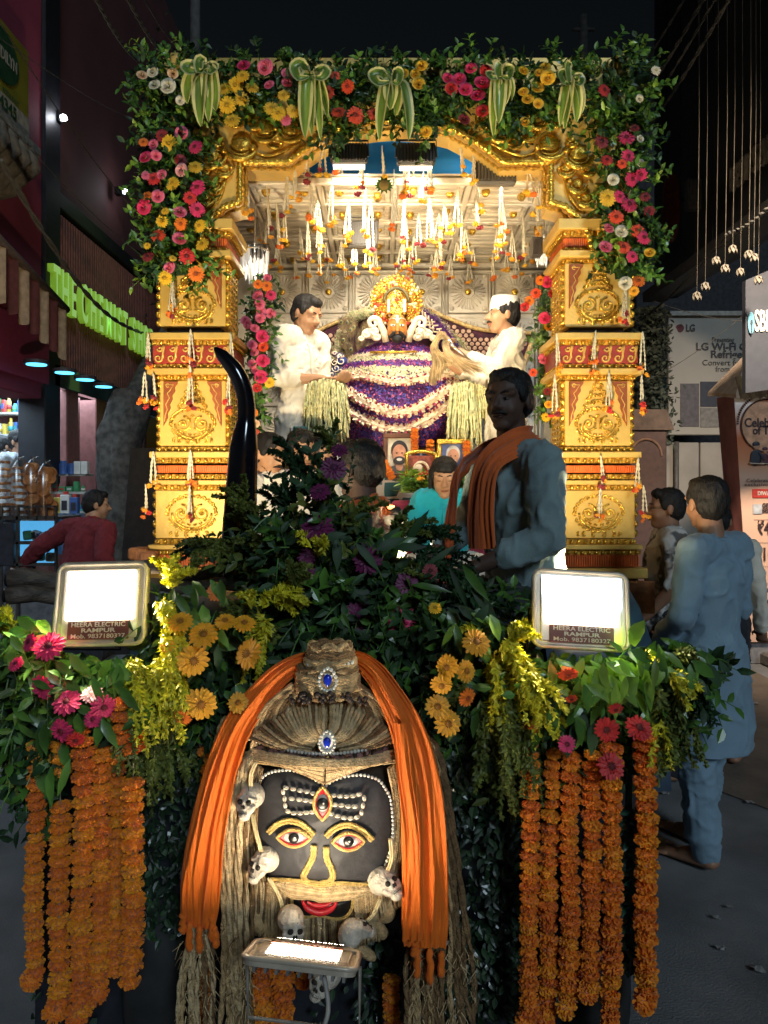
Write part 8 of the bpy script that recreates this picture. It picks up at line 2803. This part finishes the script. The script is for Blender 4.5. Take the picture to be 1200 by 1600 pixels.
for i, ch in enumerate(word):
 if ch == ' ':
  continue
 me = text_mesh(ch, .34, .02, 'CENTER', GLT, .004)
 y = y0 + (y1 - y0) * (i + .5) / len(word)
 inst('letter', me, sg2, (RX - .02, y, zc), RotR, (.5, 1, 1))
# round red sign and small box lamp
c = Rw(1048, 325, RX - .2)
t = thing('round_sign', 'dim red oval projecting sign on the unlit building', 'sign', c)
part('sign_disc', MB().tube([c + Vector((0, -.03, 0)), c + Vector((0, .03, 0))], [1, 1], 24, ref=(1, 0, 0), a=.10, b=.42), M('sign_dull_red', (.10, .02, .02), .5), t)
part('arm', MB().box(c + Vector((.14, 0, .1)), (.2, .03, .03)), DMET, t)
c = Rw(1083, 305, RX - .15)
solo('junction_box', MB().box(c, (.16, .12, .34), bev=.01).box(c + Vector((-.02, -.08, .02)), (.10, .04, .26), bev=.01), M('box_grey', (.05, .05, .055), .5), 'small grey box fixed beside the red oval sign', 'box')
# cords with paper flowers hanging down
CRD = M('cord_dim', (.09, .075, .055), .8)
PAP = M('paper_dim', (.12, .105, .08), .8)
xs = [1092, 1105, 1122, 1136, 1148, 1160, 1173, 1181, 1188]
bots = [455, 440, 400, 412, 382, 418, 390, 395, 430]
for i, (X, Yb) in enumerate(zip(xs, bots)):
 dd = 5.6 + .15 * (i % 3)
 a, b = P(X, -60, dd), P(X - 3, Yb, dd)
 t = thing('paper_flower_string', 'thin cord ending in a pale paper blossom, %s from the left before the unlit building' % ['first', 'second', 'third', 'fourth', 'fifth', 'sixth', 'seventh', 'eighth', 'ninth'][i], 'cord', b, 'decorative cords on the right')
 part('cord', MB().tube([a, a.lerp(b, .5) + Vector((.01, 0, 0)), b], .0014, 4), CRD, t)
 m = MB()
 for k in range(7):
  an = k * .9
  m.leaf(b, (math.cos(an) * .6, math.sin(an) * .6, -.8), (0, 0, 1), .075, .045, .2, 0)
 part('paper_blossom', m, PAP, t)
# twisted cables
CB = M('cable_grey', (.10, .095, .085), .7)
cabs = [((975, 190, 9), (1110, -20, 5), .016, 'twisted cable nearest to the gate at the upper right'), ((985, 205, 9), (1128, -20, 5), .012, 'second twisted cable at the upper right'), ((1000, 215, 9), (1150, -20, 5), .018, 'thick twisted cable farthest right at the upper right'),
  ((965, 150, 9), (1080, -20, 5), .012, 'thin cable at the upper right'), ((1000, 500, 9), (1140, 362, 6.2), .020, 'straight pipe rising to the right across the unlit building'), ((1135, 366, 6.2), (1230, 290, 5.5), .016, 'cable continuing to the right edge above the bank sign'),
  ((0, 250, 5), (222, 520, 9), .022, 'thick twisted cable sagging across the left facade'), ((-10, 170, 5), (222, 400, 9), .008, 'thin dark wire crossing the left facade diagonally'), ((-10, 20, 5), (210, 330, 9), .009, 'wire passing the nearer wall lamp'), ((0, 60, 5), (240, 200, 9), .006, 'faint thin wire high on the left'),
  ((140, -20, 5), (215, 95, 8), .016, 'twisted cable at the top left, left one'), ((190, -20, 5), (262, 90, 8), .016, 'twisted cable at the top left, middle one'), ((215, -20, 5), (285, 80, 8), .010, 'thin cable at the top left, right one'), ((1020, 470, 9), (1210, 505, 7), .006, 'thin wire crossing the appliance billboard'), ((1000, 600, 9), (1165, 490, 8), .006, 'thin wire rising across the appliance billboard')]
for (a, b, r, lab) in cabs:
 A_, B_ = P(*a), P(*b)
 m = MB()
 N = 46
 for q in range(2 if r > .01 else 1):
  pts = []
  for i in range(N + 1):
   t = i / N
   an = i * .9 + q * PI
   p = A_.lerp(B_, t) - Vector((0, 0, (.25 if 'sagging' in lab else .06) * math.sin(PI * t)))
   if r > .01 and 'pipe' not in lab:
    p = p + Vector((math.cos(an), 0, math.sin(an))) * r * .5
   pts.append(p)
  m.tube(pts, r * .55, 5)
 solo('cable', m, CB, lab, 'cable')
# poles against the sky
for (X, Yt, d, lab) in ((305, -40, 7.5, 'concrete pole rising behind the upper left corner of the gate'), (912, 25, 8.5, 'short pole top behind the upper right corner of the gate')):
 a = P(X, Yt, d)
 m = MB().tube([Vector((a.x, d, 0)), Vector((a.x, d, a.z))], [.09, .045], 10)
 m.tube([a + Vector((-.12, 0, -.15)), a + Vector((.12, 0, -.15))], .02, 6)
 solo('utility_pole', m, M('pole_grey', (.07, .07, .065), .8, var=.3), lab, 'pole', smooth=True)
# appliance billboard
bd = 10.5
bb = thing('billboard', 'pale grey billboard for wi-fi refrigerators above a shuttered wall', 'billboard', P(1130, 680, bd))
a, b = P(1043, 487, bd), P(1260, 680, bd)
part('board', MB().box(((a.x + b.x) / 2, bd, (a.z + b.z) / 2), (b.x - a.x, .08, a.z - b.z), bev=.01), M('billboard_grey', (.30, .28, .24), .6, var=.08, scale=2), bb)
part('top_rail', MB().box(((a.x + b.x) / 2, bd - .06, a.z - .04), (b.x - a.x, .06, .06)), M('rail_pale', (.28, .26, .22), .5), bb)
BT = M('print_text', (.025, .025, .03), .6, var=0)
o = part('logo_disc', MB().tube([P(1062, 513, bd - .045), P(1062, 513, bd - .055)], .055, 20, ref=(1, 0, 0)), M('logo_crimson', (.09, .012, .03), .5), bb)
text_part('logo_letters', 'LG', .135, BT, bb, P(1079, 513, bd - .05), FACE_CAM, .002, bold=.003, width=.12)
k = bd / F
for (txt, X, Y, hpx, wpx, bold) in (('Presenting', 1130, 531, 8, 34, 0), ('LG Wi-Fi Convertible', 1087, 542, 12, 148, .003), ('Refrigerators', 1110, 554, 12, 92, .003), ('Convert from Fridge', 1097, 567, 9, 108, 0), ('from anywhere', 1118, 577, 9, 70, 0)):
 m_ = text_mesh(txt, hpx * k * 1.35, .001, 'LEFT' if txt != 'Presenting' else 'CENTER', BT, bold)
 xs_ = [v.co.x for v in m_.vertices]
 sx = wpx * k / (max(xs_) - min(xs_))
 inst('billboard_lettering', m_, bb, P(X, Y, bd - .05), FACE_CAM, (sx, 1, 1))
for (X0, Y0, X1, Y1, mt) in ((1061, 600, 1090, 667, 'print_fridge'), (1092, 597, 1126, 636, 'print_fridge2'), (1092, 638, 1126, 668, 'print_fridge3'), (1128, 600, 1180, 668, 'print_fridge')):
 a, b = P(X0, Y0, bd), P(X1, Y1, bd)
 part('printed_fridge', MB().box(((a.x + b.x) / 2, bd - .045, (a.z + b.z) / 2), (b.x - a.x, .01, a.z - b.z)), M(mt, {'print_fridge': (.075, .065, .07), 'print_fridge2': (.02, .02, .03), 'print_fridge3': (.15, .14, .125)}[mt], .5), bb)
wl = thing('shuttered_wall', 'pale grey panelled wall with pipe under the billboard', 'wall', P(1130, 1000, bd))
a, b = P(1040, 690, bd), P(1260, 915, bd)
for i in range(4):
 for j in range(3):
  w0, h0 = (b.x - a.x) / 4, (a.z) / 3
  part('panel', MB().box((a.x + (i + .5) * w0, bd + .06, (j + .5) * h0), (w0 - .02, .06, h0 - .02), bev=.01), M('wall_pale', (.26, .24, .21), .8, var=.12, scale=3), wl)
part('pipe', MB().tube([P(1057, 690, bd - .05), P(1057, 860, bd - .05)], .035, 8), M('pipe_dark', (.07, .065, .06), .6), wl, True)
# dark net bush between the gate and the billboard
m = MB()
for k_ in range(2600):
 p = P(1018 + random.gauss(0, 14), 590 + rnd(-110, 110), 9.5 + rnd(-.3, .3))
 m.leaf(p, rdir(), rdir(), .07, .04, .3, 0)
m.tube([P(1015, 480, 9.6), P(1015, 760, 9.6)], .05, 6)
solo('dark_creeper', m, M('creeper', (.03, .04, .026), .7, var=.4), 'dim creeper on the strip between the gate and the billboard', 'creeper', kind='stuff')
# brown back kiosk in the dark
kd = 8.0
t = thing('ticket_kiosk', 'dark brown kiosk with sloping roof behind the right gate pillar', 'kiosk', P(1010, 900, kd))
a, b = P(985, 668, kd), P(1042, 920, kd)
part('body', MB().box(((a.x + b.x) / 2, kd + .2, a.z / 2), (b.x - a.x, .4, a.z), bev=.01), M('kiosk_brown', (.045, .022, .018), .7, var=.2), t)
m = MB().prism([(P(975, 0, kd).x, P(0, 672, kd).z), (P(1052, 0, kd).x, P(0, 672, kd).z), (P(1040, 0, kd).x, P(0, 640, kd).z), (P(990, 0, kd).x, P(0, 640, kd).z)], .5, lambda u, v, w_: Vector((u, kd + w_ - .03, v)))
part('roof', m, M('kiosk_roof', (.06, .04, .03), .8), t)
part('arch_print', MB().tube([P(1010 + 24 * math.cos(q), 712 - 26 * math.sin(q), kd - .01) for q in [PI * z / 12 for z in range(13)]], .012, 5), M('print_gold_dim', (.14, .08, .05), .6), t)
# bank kiosk with poster
KD = 7.2
kc_ = P(1147, 0, KD).x
kz = lambda Y: P(0, Y, KD).z
kk_ = thing('poster_kiosk', 'tall orange and peach poster kiosk with a tan roof at the right edge', 'kiosk', (kc_ + .8, KD + .5, 0))
zt = P(0, 617, KD).z
zb_ = P(0, 1003, KD).z
POS = bpy.data.materials.new('poster_print')
POS.use_nodes = True
pn, pl_ = POS.node_tree.nodes, POS.node_tree.links
tc2 = pn.new('ShaderNodeTexCoord')
sp2 = pn.new('ShaderNodeSeparateXYZ')
mr = pn.new('ShaderNodeMapRange')
mr.inputs[1].default_value = 0
mr.inputs[2].default_value = zt
rr_ = pn.new('ShaderNodeValToRGB')
for p_, c_2 in ((0, (.52, .33, .24)), (.70, (.56, .36, .26)), (.76, (.55, .22, .10)), (.84, (.50, .13, .035)), (1, (.38, .10, .06))):
 e_ = rr_.color_ramp.elements[0] if p_ == 0 else rr_.color_ramp.elements.new(p_)
 e_.color = (*c_2, 1)
rr_.color_ramp.elements[-1].color = (.38, .10, .06, 1)
pl_.new(tc2.outputs['Object'], sp2.inputs[0])
pl_.new(sp2.outputs[2], mr.inputs[0])
pl_.new(mr.outputs[0], rr_.inputs[0])
pl_.new(rr_.outputs[0], pn['Principled BSDF'].inputs['Base Color'])
pn['Principled BSDF'].inputs['Roughness'].default_value = .55
m = MB()
lean = P(1172, 0, KD).x - kc_
m.prism([(kc_ + lean, zb_), (kc_ + lean + 1.1, zb_), (kc_ + 1.15, zt), (kc_, zt)], .05, lambda u, v, w_: Vector((u, KD + w_, v)))
part('front_poster', m, POS, kk_)
m = MB()
KS = lambda X, Y, d: P(X, Y, d)
sd_ = KD + .33
m.add([(kc_ + lean - .003, KD, zb_), (kc_ - .003, KD, zt), (kc_ - .02, sd_, P(0, 622, sd_).z), (kc_ + lean + .02, sd_, zb_)], [(0, 1, 2, 3)])
m.add([(kc_ + lean + .03, KD + .01, zb_), (kc_ + .03, KD + .01, zt), (kc_ + .01, sd_, P(0, 622, sd_).z), (kc_ + lean + .05, sd_, zb_)], [(3, 2, 1, 0)])
part('side_poster', m, M('side_print', (.26, .10, .09), .5, var=.4, scale=3), kk_)
part('plinth', MB().box((kc_ + .78, KD + .2, zb_ / 2), (1.2, .3, max(.02, zb_)), bev=.01), MATS['base_grey'], kk_)
m = MB()
e0, e1 = P(1106, 613, KD + .35), P(1150, 616, KD - .06)
top = P(1166, 552, KD + .2)
m.add([e0, e1, (kc_ + 1.2, KD - .06, e1.z), (kc_ + 1.2, KD + .4, top.z), top], [(0, 1, 4), (1, 2, 3, 4)])
m.add([e0 - Vector((0, 0, .035)), e1 - Vector((0, 0, .035)), e1, e0], [(0, 1, 2, 3)])
m.add([e1 - Vector((0, 0, .035)), Vector((kc_ + 1.2, KD - .06, e1.z - .035)), Vector((kc_ + 1.2, KD - .06, e1.z)), e1], [(0, 1, 2, 3)])
part('roof', m, M('roof_tan', (.36, .27, .20), .8, var=.15), kk_)
# poster circle, family silhouettes, lettering
kq = KD / F
yf = -.012
o = part('poster_circle', MB().tube([P(1199, 665, KD) + Vector((0, -.002, 0)), P(1199, 665, KD) + Vector((0, -.008, 0))], 40 * kq, 32, ref=(1, 0, 0)), M('circle_glow', (.62, .34, .20), .5), kk_)
m = MB()
for q in range(40):
 an = PI * (.05 + .95 * q / 39)
 p = P(1199 + 44 * math.cos(an), 662 - 44 * math.sin(an), KD - .01)
 m.leaf(p, (math.cos(an), -.05, math.sin(an)), (0, -1, 0), .03, .02, 0, 0)
m.tube([P(1199 + 41 * math.cos(q), 665 - 41 * math.sin(q), KD - .008) for q in [2 * PI * z / 40 for z in range(41)]], .008, 5)
part('poster_leaf_ring', m, M('print_dark_leaf', (.10, .045, .03), .5), kk_)
DKT = M('print_ink', (.04, .02, .02), .5, var=0)
for (X, Y, s_, c_n) in ((1182, 716, 1.0, 'navy'), (1196, 718, .75, 'plum')):
 m = MB()
 g_ = lambda a, b: P(X + a * s_, Y + b * s_, KD - .012)
 cl_ = M('print_' + c_n, {'navy': (.015, .02, .035), 'plum': (.07, .02, .03)}[c_n], .5, var=0)
 m.sph(g_(0, -19), (5.2 * s_ * kq, .004, 6.5 * s_ * kq), 12, 8, 1)
 m.sph(g_(-.5, -22), (5.8 * s_ * kq, .005, 4.5 * s_ * kq), 12, 8, 0)
 m.cap(g_(-1, -6), 7.5 * s_ * kq, g_(-2, 4), 8 * s_ * kq, a=1, b=.001 / (7 * s_ * kq), n=14)
 m.cap(g_(5, -8), 2.6 * s_ * kq, g_(11, 2), 2.0 * s_ * kq, a=1, b=.3, n=8, mi=0)
 m.cap(g_(-9, 8), 3.6 * s_ * kq, g_(9, 9), 3.4 * s_ * kq, a=1, b=.3, n=8, mi=2)
 part('printed_person', m, [cl_, M('print_face', (.42, .22, .14), .5, var=0), M('print_cloth', (.55, .45, .36), .5, var=0)], kk_, True)
for (txt, X, Y, hpx, wpx, mat_, bd_) in (('Celebrate', 1163, 661, 15, 66, DKT, .003), ('of True Joy', 1176, 673, 14, 70, DKT, .003), ('Celebrate a brighter', 1166, 751, 6, 76, DKT, 0), ('exclusive offers on', 1163, 757, 6, 76, DKT, 0), ('GET', 1191, 790, 7, 14, DKT, .002), ('BEST', 1191, 798, 7, 16, DKT, .002),
         ('\u20b94', 1184, 826, 22, 19, DKT, .003), ('10', 1189, 867, 22, 18, DKT, .003), ('0', 1194, 932, 26, 14, DKT, .001), ('Life', 1186, 966, 15, 30, DKT, .005)):
 m_ = text_mesh(txt, hpx * kq * 1.3, .001, 'LEFT', mat_, bd_)
 xs_ = [v.co.x for v in m_.vertices]
 inst('poster_lettering', m_, kk_, P(X, Y, KD - .012), FACE_CAM, (wpx * kq / max(1e-5, max(xs_) - min(xs_)), 1, 1))
a, b = P(1175, 764, KD), P(1215, 778, KD)
part('red_tag', MB().box(((a.x + b.x) / 2, KD - .006, (a.z + b.z) / 2), (b.x - a.x, .008, a.z - b.z), bev=.003), M('tag_red', (.50, .04, .03), .5), kk_)
text_part('tag_lettering', 'DIWALI', 6.5 * kq * 1.3, M('print_cream', (.7, .6, .5), .5), kk_, P(1196, 771, KD - .013), FACE_CAM, .001, bold=.002, width=24 * kq)
a, b = P(1176, 788, KD), P(1190, 803, KD)
part('printed_fridge', MB().box(((a.x + b.x) / 2, KD - .006, (a.z + b.z) / 2), (b.x - a.x, .006, a.z - b.z)), M('print_steel', (.35, .37, .4), .4), kk_)
for Y in (812, 848, 885, 912, 945, 985):
 part('poster_rule', MB().box((P(1200, 0, KD).x, KD - .004, kz(Y)), (44 * kq, .003, .004)), M('print_rule', (.36, .22, .17), .5), kk_)
# bank sign box and small canopy
sd2 = 6.2
t = thing('bank_sign', 'grey blue box sign with round blue logo and white letters SBI', 'sign', P(1185, 620, sd2))
a, b = P(1165, 428, sd2), P(1265, 614, sd2)
m = MB()
m.prism([(a.x, P(0, 438, sd2).z), (b.x, P(0, 395, sd2).z), (b.x, P(0, 600, sd2).z), (a.x, P(0, 614, sd2).z)], .06, lambda u, v, w_: Vector((u, sd2 + w_, v)))
part('sign_box', m, M('bank_greyblue', (.035, .038, .048), .45, var=.08), t)
k = sd2 / F
c = P(1173, 505, sd2 - .01)
o = part('logo_disc', MB().tube([c, c + Vector((0, -.012, 0))], [1, 1], 28, ref=(1, 0, 0), a=5.0 * k, b=17 * k), M('logo_blue', (.12, .32, .42), .4, var=0), t)
part('logo_keyhole', MB().tube([c + Vector((0, -.013, 0)), c + Vector((0, -.017, 0))], [1, 1], 16, ref=(1, 0, 0), a=1.8 * k, b=5 * k).box(c + Vector((0, -.015, -11 * k)), (1.4 * k, .004, 13 * k)), MATS['bank_greyblue'], t)
m_ = text_mesh('SBI', 34 * k * 1.35, .004, 'LEFT', M('letters_offwhite', (.50, .48, .44), .4, var=0), .006)
xs_ = [v.co.x for v in m_.vertices]
inst('sign_lettering', m_, t, P(1179, 503, sd2 - .008), FACE_CAM, (20.5 * k / (max(xs_) - min(xs_)), 1, 1))
m = MB()
rows = []
for i in range(6):
 rows.append([Vector(((P(1150, 0, 6.6).x + (b.x - P(1150, 0, 6.6).x) * j / 20), 6.62 - .10 * i / 5 + .01 * math.sin(j * 1.5), P(0, 588, 6.6).z - (P(0, 588, 6.6).z - P(0, 626, 6.6).z) * i / 5 + (.012 * math.sin(j * 2.1) if i == 5 else 0) + .03 * j / 20)) for j in range(21)])
m.grid(rows)
solo('canopy', m, M('canopy_pale', (.36, .33, .28), .8, var=.15, bump=.4), 'pale wrinkled canopy edge under the bank sign', 'canopy', smooth=True)
# rear street backdrop: far dark buildings
for (x, y, w_, h_, lab) in ((-2.6, 16, 3.4, 5.5, 'far dark low building beyond the shop on the left'), (1.2, 20, 4.0, 5.0, 'far dark building behind the float'), (5.6, 13.5, 3.0, 7.5, 'far dark building behind the billboard')):
 t = thing('far_building', lab, 'building', (x, y, 0))
 part('walls', MB().box((x, y, h_ / 2), (w_, 2, h_), bev=.02), M('far_wall', (.03, .03, .034), .9, var=.3), t)
 for i in range(3):
  for j in range(2):
   part('window', MB().box((x - w_ / 2 + w_ * (i + .5) / 3, y - 1.01, 1.6 + j * 1.9), (w_ * .18, .04, .9), bev=.01), MATS['dark_glass'], t)
# added warm fill without a fixture, for the dusty ground and kiosk on the right
lamp('AREA', 'right_fill_light', (2.5, 3.6, 4.8), (4.0, 9.2, .9), 46, (1, .80, .60), shape='DISK', size=.5, spread=math.radians(64))
